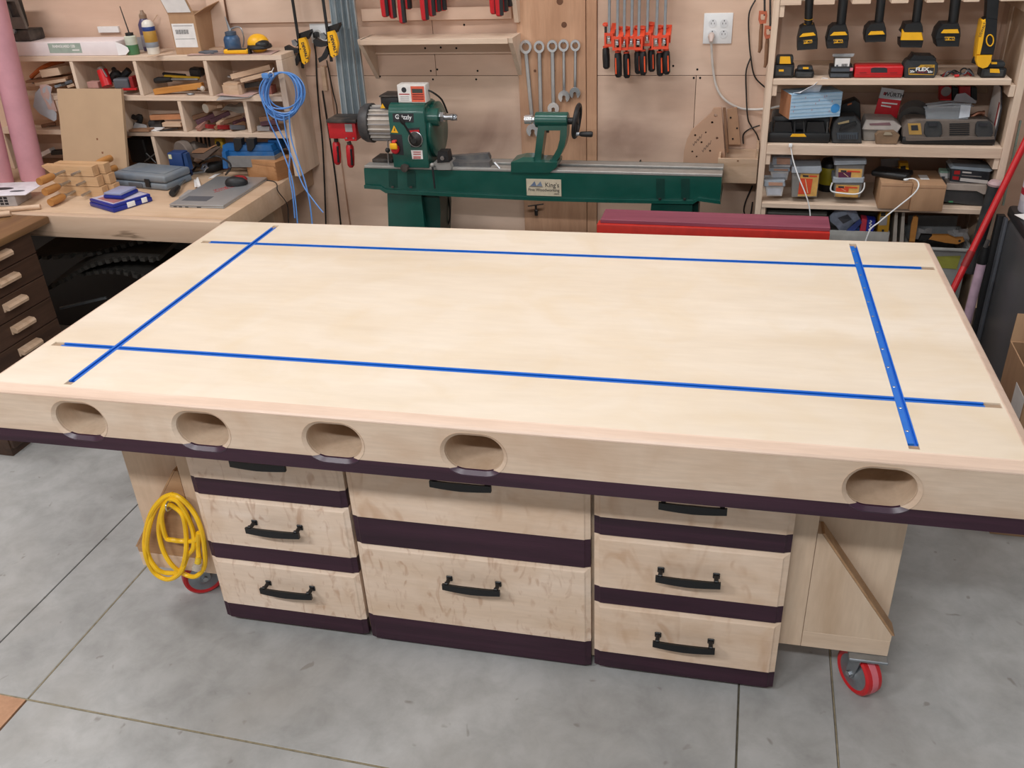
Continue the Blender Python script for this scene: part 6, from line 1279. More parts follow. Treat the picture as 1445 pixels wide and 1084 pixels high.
b0, b1 = PY(756, 169, ty + 0.03), PY(802, 169, ty + 0.03); bz_ = (b0.z + b1.z) / 2; by_ = ty + 0.03
t.add('tailstock_barrel', MB().lathe([(0.028, 0), (0.031, 0.003), (0.031, b1.x - b0.x - 0.003), (0.028, b1.x - b0.x), (0.001, b1.x - b0.x)], (b0.x, by_, bz_), (1, 0, 0), 24), m_teal, tsk, world=True)
t.add('quill', MB().lathe([(0.001, 0), (0.018, 0.0), (0.018, 0.03), (0.012, 0.031), (0.012, 0.05)], (b0.x - 0.045, by_, bz_), (1, 0, 0), 18), m_chrome, tsk, world=True)
wxx = PY(812, 175, ty + 0.03).x
t.add('wheel_hub', MB().cyl((b1.x + 0.0005, by_, bz_ - 0.004), (wxx + 0.012, by_, bz_ - 0.004), 0.014, n=14), m_blackp, tsk, world=True)
t.add('hand_wheel', MB().tube([(wxx + 0.006 + 0.008 * math.sin(a), by_ + 0.062 * math.cos(a), bz_ - 0.004 + 0.062 * math.sin(a)) for a in [2 * math.pi * k / 28 for k in range(28)]], 0.009, 8, True), m_blackp, tsk, world=True)
for k in range(3):
    a = k * 2 * math.pi / 3 + 0.5; t.add('wheel_spoke', bar((wxx + 0.006, by_, bz_ - 0.004), (wxx + 0.006, by_ + 0.058 * math.cos(a), bz_ - 0.004 + 0.058 * math.sin(a)), 0.012, 0.008, 0.002, (1, 0, 0)), m_blackp, tsk, world=True)
hc = V3(wxx + 0.012, by_ - 0.045, bz_ - 0.045)
t.add('crank_stub', MB().cyl(hc, hc + V3(0.012, 0, 0), 0.008, n=10), m_steel, tsk, world=True); t.add('crank_handle', MB().tube([hc + V3(0.012, 0, 0), hc + V3(0.02, 0, 0), hc + V3(0.06, 0, 0), hc + V3(0.066, 0, 0)], [0.006, 0.010, 0.012, 0.009], 12), m_blackp, tsk, world=True)
t.add('lock_bolt', MB().cyl(PY(773, 183, ty + 0.02), PY(773, 187, ty + 0.02), 0.006, n=8), m_blackd, tsk, world=True)
# sign on the bed
fr_ = q(742.5, 252.5, LB)[0], q(791.5, 276, LB)[0]
s0, s1 = PY(743, 266, LB - 0.002), PY(792, 266, LB - 0.002); zs0, zs1 = PY(767, 276.5, LB - 0.002).z, PY(767, 253, LB - 0.002).z
sg = t.add('name_sign', MB().box(s0.x, s1.x, LB - 0.0025, LB - 0.0001, zs0, zs1, 0.0005, 1), plain('sign_cream', '#c9bda6', 0.5), world=True)
cx_ = (s0.x + s1.x) / 2; hS = zs1 - zs0; wS = s1.x - s0.x
text(t, "King's", 0.027, (cx_ + wS * 0.24, LB - 0.003, zs0 + hS * 0.66), (90, 0, 0), m_ink, sg, world=True, sx=0.95)
text(t, 'Fine Woodworking', 0.0178, (cx_, LB - 0.003, zs0 + hS * 0.36), (90, 0, 0), m_ink, sg, world=True, sx=0.95)
text(t, '.com', 0.012, (cx_ + wS * 0.36, LB - 0.003, zs0 + hS * 0.15), (90, 0, 0), m_ink, sg, world=True)
for dx, s_, c_ in ((-0.30, 1, '#6f7f9a'), (-0.13, -1, '#8794a8')):
    X_ = cx_ + wS * dx; t.add('sign_mark', MB().prism([(X_ - 0.014, zs0 + hS * 0.58), (X_ + 0.014, zs0 + hS * 0.58), (X_ + 0.006, zs0 + hS * 0.88), (X_ - 0.003, zs0 + hS * 0.72)], 'xz', LB - 0.0032, LB - 0.0027), plain('mark' + c_, c_, 0.4, 0.2), sg, world=True, smooth=0)
t.add('sign_rule', MB().box(s0.x + 0.012, cx_ - 0.004, LB - 0.0031, LB - 0.0027, zs0 + hS * 0.53, zs0 + hS * 0.55), m_ink, sg, world=True)
# readout box on the headstock
rx0, rx1 = PY(560, 130, HY0 + 0.03).x, PY(600, 130, HY0 + 0.03).x
rz = hz1 + 0.0005
t = Thing('speed_readout', 'white speed readout box with a red panel on top of the lathe headstock', 'display', ((rx0 + rx1) / 2, HY0 + 0.06, rz))
rh = PY(580, 116, HY0 + 0.03).z - PY(580, 142, HY0 + 0.03).z; hw2 = (rx1 - rx0) / 2
t.add('case', MB().box(-hw2, hw2, -0.026, 0.03, 0, rh, 0.004), plain('ivory_case', '#d5d2cd', 0.45))
t.add('white_panel', MB().box(-hw2 + 0.004, -0.002, -0.0272, -0.0262, 0.006, rh - 0.006), m_paper); t.add('red_panel', MB().box(-0.001, hw2 - 0.005, -0.0272, -0.0262, 0.005, rh - 0.006), plain('readout_red', '#dc6248', 0.45))
t.add('lcd', MB().box(0.004, hw2 - 0.012, -0.0280, -0.0273, rh * 0.56, rh * 0.78), plain('lcd', '#3f4440', 0.25))
for k, zf in enumerate((0.44, 0.32, 0.2)): t.add('print_line', MB().box(0.004, hw2 - 0.010, -0.0278, -0.0273, rh * zf, rh * zf + 0.004), plain('maroon', '#7a2320', 0.5))
t.add('print_line', MB().box(-hw2 + 0.008, -0.008, -0.0278, -0.0273, rh * 0.46, rh * 0.46 + 0.004), m_redink)
t.add('logo_mark', MB().lathe([(0.011, 0), (0.011, 0.0006), (0.001, 0.0006)], (-hw2 * 0.5, -0.0272, rh * 0.72), (0, -1, 0), 14), m_ink)
for k, zf in enumerate((0.34, 0.25, 0.16)): t.add('print_line', MB().box(-hw2 + 0.012, -0.012, -0.0278, -0.0273, rh * zf, rh * zf + 0.002), m_sandg)
t.add('lead', MB().tube(smoothpath([V3(hw2, 0.01, rh * 0.6), V3(hw2 + 0.02, 0.015, rh * 0.45), V3(hw2 + 0.045, 0.04, 0.0), V3(hw2 + 0.055, 0.07, -0.06)], 5), 0.004, 8), m_cable)
# red machine table with a purpleheart board behind the assembly table
t = Thing('red_machine', 'red machine fence and base behind the assembly table', 'machine', (1.79, 1.66, 0))
za = PY(1000, 330, 1.58).z
t.add('red_fence', MB().box(PY(842, 320, 1.58).x, PY(1172, 325, 1.58).x, 1.58, 1.63, za - 0.08, PY(1000, 322.5, 1.58).z, 0.003), plain('machine_red', '#b82a20', 0.45), world=True)
t.add('body', MB().box(1.45, 2.15, 1.56, 1.80, 0.0, za - 0.081, 0.01), plain('machine_grey', '#4d4f50', 0.5), world=True)
zf = PY(1000, 322.5, 1.58).z
t = Thing('purpleheart_board', 'long reddish purple board lying on the red machine fence', 'board', (1.79, 1.64, zf))
t.add('board', MB().box(PY(847, 316, 1.59).x, PY(1172, 322, 1.59).x, 1.595, 1.72, zf + 0.0005, zf + 0.014, 0.001, 1), wood('padauk', '#7a3a4c', '#8a4759', '#985263', 'x', 5, 14, 0.5, None, 0.6), world=True)
# ================================================================== tool shelf on the right
SY = 2.0; SB = WALLY - 0.002
zS1 = 1.34; zS2 = 1.0965; zS3 = PY(1085, 286.5, SY).z; zS4 = 0.40; zR = PY(1300, 3, SY).z
xL0, xL1 = 1.952, 1.975; xR0, xR1 = 2.812, 2.838
t = Thing('tool_shelf', 'pale pine tool shelf holding the battery tools and tubs on the right', 'shelf', (2.39, 2.16, 0)); SH = t
for x0, x1 in ((xL0, xL1), (xR0, xR1)):
    t.add('front_post', MB().box(x0, x1, SY, SY + 0.05, 0, 2.0, 0.0015, 1), m_shelfside, world=True)
    t.add('back_post', MB().box(x0, x1, SB - 0.05, SB, 0, 2.0, 0.0015, 1), m_shelfside, world=True)
t.add('side_panel', MB().box(xR0 + 0.004, xR1 - 0.004, SY + 0.0505, SB - 0.0505, 0.3, 2.0), m_ply, world=True)
for nm, z, thk, xa, xb in (('s1', zS1, 0.021, xL1 + 0.001, xR0 - 0.02), ('s3', zS3, 0.02, xL1 + 0.001, xR0 - 0.016), ('s4', zS4, 0.02, xL1 + 0.001, xR0 - 0.001)):
    t.add('shelf_board', MB().box(xa, xb, SY, SB, z - thk, z, 0.0015, 1), m_shelfwood, world=True)
t.add('shelf_board', MB().box(xL1 + 0.001, xR0 - 0.001, SY + 0.02, SB, zS2 - 0.02, zS2, 0.001, 1), m_shelfwood, world=True)
t.add('shelf_lip', MB().box(xL1 + 0.0005, xR0 - 0.0005, SY, SY + 0.0195, zS2 - 0.04, zS2, 0.0015, 1), m_shelfwood, world=True)
for z in (zS1 - 0.022, zS2 - 0.041, zS3 - 0.021, zR - 0.003):
    for x0, x1 in ((xL1 + 0.0005, xL1 + 0.018), (xR0 - 0.019, xR0 - 0.001)): t.add('cleat', MB().box(x0, x1, SY + 0.004, SB, z - 0.04, z, 0.001, 1), m_shelfside, world=True)
# notched rack board
slots = [(1131, 1149), (1178, 1203), (1229, 1258), (1282, 1308), (1332, 1360), (1382, 1412)]
ol = [(xL1 + 0.001, SB), (xL1 + 0.001, SY)]
for a, b in slots:
    xa, xb = PY(a, 2, SY).x, PY(b, 2, SY).x; ol += [(xa, SY), (xa, SY + 0.12), (xb, SY + 0.12), (xb, SY)]
ol += [(xR0 - 0.02, SY), (xR0 - 0.02, SB)]
t.add('notched_board', MB().prism(ol, 'xy', zR - 0.002, zR + 0.02), m_shelfwood, world=True, smooth=0)
t.add('back_strip', MB().box(xL1 + 0.001, xR0 - 0.021, SB - 0.012, SB, PY(1200, 86, SB).z - 0.12, PY(1200, 85.5, SB - 0.012).z, 0.001, 1), m_offm, world=True)
t.add('back_panel', MB().box(xL1 + 0.02, xR0 - 0.02, SB - 0.006, SB - 0.0005, zS1 - 0.0, 2.0), m_wall2, world=True)

# hanging tools
m_tb = plain('tool_black', '#161719', 0.5, 0, 0.1, 30)
m_tg = plain('tool_dark_grey', '#2a2d30', 0.55, 0, 0.1, 20, dust=('#5a5650', 0.3, 16))
def rb(mb, pts0, y0, pts1, y1):  # loft between two pixel outlines at two depths
    mb.loft([[(*[PY(x, y, y0).x], y0, PY(x, y, y0).z) for x, y in pts0], [(PY(x, y, y1).x, y1, PY(x, y, y1).z) for x, y in pts1]]); return mb
def foot3(pts, yy, d, bev=1.6):
    cx = sum(p[0] for p in pts) / len(pts); cy = sum(p[1] for p in pts) / len(pts)
    sh = [(cx + (x - cx) * 0.93, cy + (y - cy) * 0.95) for x, y in pts]
    mb = MB(); P = lambda ps, y_: [(PY(x, y, yy).x, y_, PY(x, y, yy).z) for x, y in ps]
    mb.loft([P(sh, yy), P(pts, yy + 0.005), P(pts, yy + d - 0.005), P(sh, yy + d)]); return mb
def hang_tool(label, top, neck, foot, latch, bat, tag=None, wide=False, rings=False, group='cordless tools hung by their handles in the rack'):
    yy = SY + 0.015; t = Thing('cordless_drill', label, 'drill', PY((bat[0][0] + bat[1][0]) / 2, bat[2][1], yy + 0.04), 0, group)
    a0, a1 = top; n0, n1 = neck; yh = yy + 0.045
    A = [PY((a0 + a1) / 2 + 1.2 * (1 if a0 > n0[0] else -1), -30, yh), PY((a0 + a1) / 2, 0, yh), PY((n0[0] + n1[0]) / 2, n0[1], yh), PY((n0[0] + n1[0]) / 2, n0[1] + 8, yh)]
    r0 = (PY(a1, 0, yh).x - PY(a0, 0, yh).x) / 2
    t.add('handle', MB().tube([A[0] + UPZ * 0.05, A[0], A[1], A[2], A[3]], [r0, r0, r0, r0 * 0.98, r0 * 1.2], 12), m_tb, world=True)
    t.add('motor_housing', MB().tube([A[0] + V3(0, -0.05, 0.095), A[0] + V3(0, -0.04, 0.095), A[0] + V3(0, 0.10, 0.095), A[0] + V3(0, 0.12, 0.095)], [0.022, 0.032, 0.034, 0.024], 14), m_yel, world=True)
    if rings:
        for f in (0.72, 0.92): c = A[1].lerp(A[2], f); t.add('yellow_ring', MB().tube([c + V3(r0 * 1.03 * math.cos(a), -abs(r0 * 1.03 * math.sin(a)), -0.004 * math.sin(a)) for a in [math.pi * k / 8 for k in range(9)]], 0.0012, 5), m_yel, world=True)
    t.add('foot', foot3(foot, yy, 0.09), m_tb, world=True)
    t.add('battery', foot3(bat, yy + 0.004, 0.085), m_tb, world=True)
    t.add('latch', foot3(latch, yy - 0.006, 0.012), m_yel, world=True)
    if tag:
        tg = t.add('battery_tag', poly(tag, yy - 0.0005, 0.004), m_yel, world=True)
        c = PY(sum(p[0] for p in tag) / 4, sum(p[1] for p in tag) / 4, yy - 0.001); text(t, '20V MAX', 0.011, c + V3(0, -0.0003, 0), (90, 0, 0), m_ink, tg, world=True, bold=0.0003)
    return t
hang_tool('first hanging drill from the left, with thin yellow rings on its handle', (1136, 1148), ((1135, 36), (1146, 36)), [(1129, 40), (1134, 37), (1150, 36), (1153, 46), (1154, 56), (1125, 58)], [(1128, 52.5), (1133, 47.5), (1148, 46), (1151.5, 50)], [(1125, 56), (1154, 54.5), (1153.5, 69.5), (1125, 71.5)], ((1133.5, 57), (1146, 56), (1146.5, 60.5), (1134, 62)), rings=True)
hang_tool('second hanging drill from the left, with a belt clip on its side', (1183, 1197), ((1180, 35), (1193, 35)), [(1170, 41), (1176, 36), (1194, 35), (1197.5, 46), (1198, 56), (1166, 57)], [(1171.5, 50.5), (1177, 45.5), (1193, 45), (1196, 49.5)], [(1165.5, 56), (1198, 54), (1196, 68), (1167, 69)], ((1176, 56), (1189, 55.8), (1190, 60.5), (1176.5, 61)))
hang_tool('third hanging drill from the left, with a slim battery and no tag', (1237, 1250), ((1233, 32), (1247, 32)), [(1222, 41), (1229, 34), (1248, 32), (1250.5, 41), (1251, 50), (1220, 52)], [(1225, 49.5), (1229, 44.5), (1246, 44), (1249, 48.5)], [(1220, 51), (1251, 50), (1250, 59), (1221, 60)])
hang_tool('fourth hanging drill, with a wide yellow collar above its battery', (1290, 1303), ((1286, 32), (1299, 32)), [(1275, 42), (1278, 34), (1300, 32), (1302.5, 38), (1303, 46), (1272, 47)], [(1271, 57), (1273, 41), (1276, 46), (1301, 46), (1303.5, 57)], [(1270, 56.5), (1303.5, 56.5), (1301, 67.5), (1270, 67)])
hang_tool('fifth hanging drill, rightmost with a yellow latch and tag', (1341, 1356), ((1337, 33), (1352, 33)), [(1323, 42), (1330, 34), (1353, 33), (1355.5, 41), (1356, 52), (1319, 55)], [(1328, 47), (1332, 42), (1352, 41.5), (1354, 47)], [(1319, 53), (1356, 49), (1353.5, 66), (1322, 66)], ((1333, 52), (1347, 52), (1347.5, 57), (1333.5, 57)))
yy = SY + 0.015
t = Thing('impact_driver', 'yellow and black right angle tool hanging head down at the right of the rack', 'power tool', PY(1388, 97, yy + 0.03), 0)
t.add('grip', foot3([(1394, -20), (1412, -20), (1408, 28), (1391, 28)], yy + 0.01, 0.045), m_tb, world=True)
t.add('body', foot3([(1386, 30), (1391, 26), (1408, 28), (1406, 60), (1402, 78), (1383, 78), (1384, 50)], yy, 0.06), m_tb, world=True)
t.add('yellow_shell', foot3([(1386, 30), (1391, 27), (1391.5, 33), (1387, 60), (1383, 78), (1378, 78), (1381, 55)], yy - 0.004, 0.068), m_yel, world=True)
t.add('yellow_head', foot3([(1378, 78), (1400.5, 78), (1399, 88), (1394, 95), (1387, 97), (1380, 94), (1377, 86)], yy - 0.004, 0.068), m_yel, world=True)
t.add('chuck', MB().cyl(PY(1379, 86, yy + 0.03) + V3(0.01, 0, 0), PY(1373, 84, yy + 0.03), 0.016, 0.012, 14), m_blackp, world=True)
t.add('yellow_ring', MB().tube([PY(1397 + 5 * math.cos(a), 57 + 8 * math.sin(a), yy - 0.002) for a in [2 * math.pi * k / 16 for k in range(16)]], 0.0022, 6, True), m_yel, world=True)
text(t, 'DEWALT', 0.012, PY(1386.5, 42, yy - 0.0045), (90, -80, 0), m_ink, world=True)
# ------------------------------------------------------------------ first shelf
def battery(label, x0, y0, x1, y1, z, plate=None, tag=None, d=0.07, dy=0.02, gap=0):
    yy = SY + dy; b = PY((x0 + x1) / 2, y1, yy); t = Thing('tool_battery', label, 'battery', V3(b.x, yy + d / 2, z), 0, 'loose tool batteries on the upper shelf')
    zt = PY((x0 + x1) / 2, y0, yy).z; xa, xb = PY(x0, (y0 + y1) / 2, yy).x, PY(x1, (y0 + y1) / 2, yy).x; h = zt - z; w = xb - xa
    t.add('body', MB().box(xa, xb, yy, yy + d, z + 0.0005, z + h * 0.62, 0.006), m_tb, world=True)
    t.add('rail_block', MB().box(xa + w * 0.1, xb - w * 0.08, yy + 0.006, yy + d - 0.006, z + h * 0.6, zt, 0.008), m_tg, world=True)
    t.add('front_recess', MB().box(xa + w * 0.12, xb - w * 0.12, yy - 0.0015, yy + 0.001, z + h * 0.12, z + h * 0.5, 0.001, 1), m_tg, world=True)
    if plate: t.add('yellow_plate', poly(plate, yy + 0.001, 0.006), m_yel, world=True)
    if tag: t.add('battery_tag', poly(tag, yy - 0.002, 0.003), m_yel, world=True)
    return t
battery('tall tool battery with a big yellow plate at the left of the upper shelf', 1091, 80, 1121, 112, zS1, ((1101, 80), (1115, 80), (1116, 90), (1100, 90)), ((1099, 98), (1106, 98), (1106, 101), (1099, 101)))
battery('low tool battery with a thin yellow latch next to the tall one', 1122, 95, 1149, 112, zS1, ((1133, 95), (1141, 95), (1141, 97.5), (1133, 97.5)))
battery('tool battery with a yellow tag at the right end of the upper shelf', 1385, 88, 1421, 112, zS1, ((1399, 88), (1407, 88), (1407, 90.5), (1399, 90.5)), ((1397, 97), (1410, 97.5), (1411, 103), (1397, 102.5)))
yy = SY + 0.02; w0, w1 = PY(1171, 105, yy).x, PY(1203, 105, yy).x
for k, (lb, za, zb) in enumerate((('lower flat black case with a clear lid on the upper shelf', 0.0005, 0.0192), ('upper flat black case with a pink sticker on the upper shelf', 0.0197, 0.039))):
    t = Thing('flat_case', lb, 'case', V3((w0 + w1) / 2, yy + 0.04, zS1 + za), 0, 'flat black cases stacked beside the red case'); t.add('shell', MB().box(w0, w1, yy, yy + 0.09, zS1 + za, zS1 + zb, 0.003), m_tb, world=True)
    t.add('front_panel', MB().box(w0 + 0.003, w1 - 0.012, yy - 0.0008, yy, zS1 + za + 0.004, zS1 + zb - 0.004), plain('slate%d' % k, '#4a5058', 0.35), world=True)
    if k: t.add('pink_sticker', MB().box(w1 - 0.011, w1 - 0.001, yy - 0.001, yy, zS1 + za + 0.006, zS1 + zb - 0.002), plain('pinksticker', '#d8808c', 0.5), world=True)
zk = zS1 + 0.0395
t = Thing('clear_case', 'small clear hanging case with a white barcode label on the flat cases', 'case', V3((w0 + w1) / 2, yy + 0.05, zk))
t.add('body', poly(((1177, 96.5), (1198, 96.5), (1201, 80), (1178, 80)), yy + 0.02, 0.05), plain('greyclear', '#77726c', 0.3, alpha=0.75), world=True)
t.add('hang_rim', poly(((1175, 80), (1204, 80), (1206, 76), (1175, 76.5)), yy + 0.018, 0.012), m_clear, world=True)
lb = t.add('label', poly(((1177.5, 96), (1198, 96), (1200, 82.5), (1179, 82.5)), yy + 0.0175, 0.002), m_paper, world=True)
for k in range(6): t.add('barcode_bar', poly(((1187.5 + k * 1.4, 94), (1188.3 + k * 1.4, 94), (1188.6 + k * 1.4, 90), (1187.8 + k * 1.4, 90)), yy + 0.0168, 0.0006), m_ink, lb, world=True)
t.add('label_mark', poly(((1180, 94), (1182.5, 94), (1182.7, 91.5), (1180.2, 91.5)), yy + 0.0168, 0.0006), m_silvdk, lb, world=True)
# red case
xa, xb = PY(1205.5, 103, yy).x, PY(1274.5, 103, yy).x; zt = PY(1240, 93.5, yy).z
t = Thing('red_case', 'long red plastic bit case with a black slide on the upper shelf', 'case', V3((xa + xb) / 2, yy + 0.04, zS1))
t.add('shell', MB().box(xa, xb, yy, yy + 0.08, zS1 + 0.0005, zt, 0.007, 3), m_red, world=True)
t.add('slide', poly(((1229, 102.5), (1252, 102.5), (1252, 96.5), (1248, 95.5), (1232, 95.5), (1229, 97)), yy - 0.001, 0.003), m_ink, world=True)
for x in (1213, 1256): t.add('finger_slot', poly(((x, 103.5), (x + 10, 103.3), (x + 10, 102), (x, 102.2)), yy - 0.001, 0.003), m_reddk, world=True)
t.add('seam', MB().box(xa + 0.004, xb - 0.004, yy - 0.0006, yy + 0.001, zS1 + (zt - zS1) * 0.27, zS1 + (zt - zS1) * 0.3), m_reddk, world=True)
# big flexible voltage battery
t = Thing('large_battery', 'large black battery with a gold framed label on the upper shelf', 'battery', PY(1300, 112, yy + 0.04))
t.add('body', foot3([(1276, 111.6), (1276, 96), (1280, 90), (1283, 88), (1320, 88), (1324, 92), (1323, 104), (1318, 111.6)], yy, 0.09), m_tg, world=True)
t.add('rail_block', foot3([(1282, 88), (1289, 78.5), (1293, 80), (1316, 80.5), (1318, 83), (1321, 84), (1321, 88)], yy + 0.012, 0.07), m_tb, world=True)
lb = t.add('label_frame', poly(((1282, 97.5), (1294, 97), (1299.5, 93), (1319, 93), (1317.5, 107.5), (1282, 107)), yy - 0.001, 0.003), plain('gold_label', '#c89a34', 0.45), world=True)
t.add('label_field', poly(((1283, 98.3), (1295, 98), (1300, 97), (1318, 97), (1317, 106.5), (1283, 105)), yy - 0.0018, 0.001), m_ink, lb, world=True)
text(t, 'FLEX', 0.017, PY(1301, 99.6, yy - 0.0022), (90, 0, 0), m_white, lb, world=True, bold=0.0006, sx=1.2); text(t, 'VOLT', 0.010, PY(1301, 103.5, yy - 0.0022), (90, 0, 0), plain('maroon_text', '#a03048', 0.5), lb, world=True, sx=1.4)
text(t, '20v', 0.011, PY(1287, 102.5, yy - 0.0022), (90, 0, 0), m_white, lb, world=True, bold=0.0003); text(t, '60v', 0.011, PY(1312.5, 103, yy - 0.0022), (90, 0, 0), m_white, lb, world=True, bold=0.0003)
text(t, 'DEWALT', 0.007, PY(1310, 95, yy - 0.0012), (90, 0, 0), m_ink, lb, world=True)
# tangled leads
t = Thing('test_leads', 'tangle of thin dark leads lying on the upper shelf', 'leads', V3(PY(1355, 110, yy + 0.03).x, yy + 0.03, zS1)); random.seed(11)
for k in range(4):
    pts = [V3(PY(1330 + i * 7 + random.uniform(-3, 3), 109, yy + 0.03).x, yy + 0.03 + random.uniform(-0.02, 0.03), zS1 + 0.004 + random.uniform(0, 0.02) * (0 < i < 6)) for i in range(7)]
    t.add('lead', MB().tube(smoothpath(pts, 4), 0.0028, 6), (m_blackp, m_blackp, m_reddk, m_silvdk)[k], world=True)
t.add('red_clip', bar(V3(PY(1347, 110, yy).x, yy + 0.012, zS1 + 0.006), V3(PY(1354, 110, yy).x, yy + 0.012, zS1 + 0.007), 0.01, 0.008, 0.002), m_red, world=True)
# ------------------------------------------------------------------ second shelf
yy = SY + 0.022
t = Thing('battery_charger', 'wide black twin bay charger tray under the tissue box', 'charger', V3(PY(1128, 200, yy).x, yy + 0.07, zS2))
xa, xb = PY(1083, 190, yy).x + 0.002, PY(1172, 190, yy).x; zt = PY(1128, 168, yy + 0.1).z
t.add('base', MB().box(xa, xb, yy, yy + 0.16, zS2 + 0.0005, zS2 + 0.04, 0.008), m_tb, world=True)
t.add('rear_housing', MB().box(xa + 0.01, xb - 0.005, yy + 0.035, yy + 0.16, zS2 + 0.04, PY(1113.5, 169, 1.985).z - 0.001, 0.012), m_tg, world=True)
for x0, x1 in ((1090, 1120), (1136, 1166)): t.add('bay', foot3([(x0, 190), (x0 + 3, 172), (x1 - 3, 172), (x1, 190)], yy + 0.012, 0.03), m_tb, world=True); t.add('bay_rim', MB().tube([PY(x, y, yy + 0.010) for x, y in ((x0 - 2, 172), (x0 - 1, 188), (x0 + 4, 191), (x1 - 4, 191), (x1 + 1, 188), (x1 + 2, 172))], 0.004, 6), m_tg, world=True)
t.add('yellow_badge', poly(((1115, 193), (1138, 193), (1135, 189), (1118, 189)), yy - 0.001, 0.012), m_yel, world=True)
# tissue box on the charger
zT = PY(1113.5, 169, 1.985).z
o = PZ(1113.5, 169, zT); fr = PZ(1185, 164.5, zT); u = fr - o; ang = math.degrees(math.atan2(u.y, u.x)); L = u.length
hT = 0.092
t = Thing('tissue_box', 'pale blue patterned tissue box with a brown side and a tissue sticking out', 'tissue box', o, ang)
t.add('body', MB().box(0.0, L, 0.0, 0.115, 0.0006, hT, 0.001, 1), plain('tissue_blue', '#a9c6dc', 0.6, 0, 0.05, 60))
t.add('brown_side', MB().box(-0.0012, -0.0001, 0.001, 0.114, 0.001, hT - 0.001), wood('kraft', '#a06f50', '#b07c5a', '#ba8763', 'z', 8, 8, 0.7))
for k in range(7): t.add('blue_stripe', MB().box(0.002, L - 0.002, -0.0007, -0.0001, 0.008 + k * 0.0135, 0.0115 + k * 0.0135), plain('stripe%d' % (k % 2), ('#86aac8', '#94b6d0')[k % 2], 0.6))
random.seed(5)
for k in range(10): x, z = random.uniform(0.01, L - 0.03), random.uniform(0.012, hT - 0.012); t.add('red_fleck', MB().box(x, x + 0.002, -0.0011, -0.0007, z, z + 0.007), plain('fleck', '#b88a94', 0.6))
t.add('round_sticker', MB().lathe([(0.017, 0), (0.017, 0.0008), (0.0005, 0.0008)], (L - 0.022, -0.0006, 0.032), (0, -1, 0), 20), plain('sticker_blue', '#3f8fd0', 0.5))
g = []
for i in range(6):
    a = i / 5; g.append([V3(0.012 + 0.10 * j / 6 + 0.012 * a, 0.02 - 0.035 * a + 0.006 * math.sin(j * 2.0 + i), hT + 0.001 + a * (0.008 + 0.06 * (j / 6) ** 1.2) * (1 if j < 6 else 0.8)) for j in range(7)])
t.add('tissue', MB().sheet(g, 0.0012), plain('tissue_white', '#dfe3ea', 0.8, 0, 0.04))
# cup shaped black tool + second charger
t = Thing('belt_holster', 'black cup shaped holster behind the small charger', 'holster', PY(1200, 170, SY + 0.14))
t.add('cup', foot3([(1186, 172), (1185, 150), (1190, 147), (1207, 141), (1214, 146), (1215, 172)], SY + 0.16, 0.07), m_tb, world=True); t.add('yellow_mark', poly(((1196, 147), (1202, 145), (1202, 147), (1196, 149)), SY + 0.158, 0.003), m_orange, world=True)
t = Thing('battery_charger', 'small black vented charger right of the charger tray', 'charger', V3(PY(1195, 200, yy).x, yy + 0.05, zS2))
t.add('body', foot3([(1174, 203.5), (1173, 190), (1177, 176), (1184, 169), (1208, 168), (1215, 176), (1216, 203.5)], yy + 0.004, 0.11), m_tg, world=True)
t.add('front_plate', foot3([(1181, 198), (1180, 189), (1211, 188.5), (1211, 198)], yy - 0.001, 0.012), plain('slate_plate', '#3c444c', 0.4), world=True)
for k in range(8): t.add('vent_slot', poly(((1184 + k * 3.1, 197), (1185.3 + k * 3.1, 197), (1185.3 + k * 3.1, 191.5), (1184 + k * 3.1, 191.5)), yy - 0.0022, 0.002), m_ink, world=True)
t.add('bay_rail', foot3([(1184, 186), (1186, 180), (1207, 172), (1209, 177)], yy - 0.0015, 0.012), m_tb, world=True); t.add('sticker', poly(((1182, 175), (1198, 171), (1198, 174), (1183, 177)), yy + 0.0005, 0.004), plain('tan_sticker', '#8f7f5e', 0.5), world=True)
# red and white pack on the wall
t = Thing('screw_packet', 'red and white flat packet leaning on the wall behind the second shelf', 'packet', PY(1253, 170, SY + 0.22)); yp = SY + 0.22
pk = t.add('red_part', poly(((1233, 163.5), (1265, 168.5), (1271.5, 142), (1240, 138.5)), yp, 0.006), plain('pack_red', '#c9202a', 0.45), world=True)
t.add('white_part', poly(((1240, 138.3), (1271.5, 141.8), (1276, 127.5), (1244.5, 123.5)), yp, 0.006), plain('pack_white', '#d5d7dc', 0.5), world=True)
text(t, 'WÜRTH', 0.021, PY(1261.5, 134.2, yp - 0.0008), (90, 6, 0), m_ink, world=True, bold=0.0004, sx=0.95)
t.add('logo_mark', poly(((1246.5, 134), (1250.5, 134.5), (1251.5, 130.5), (1247.5, 130)), yp - 0.0008, 0.001), plain('logo_red', '#b8303c', 0.5), world=True)
for k, (x0, x1, y) in enumerate(((1244, 1266, 144.5), (1243, 1257, 148.5))): t.add('print_line', poly(((x0, y + 1.4), (x1, y + 3.6), (x1 + 0.5, y + 1.6), (x0 + 0.5, y - 0.6)), yp - 0.0008, 0.001), m_paper, pk, world=True)
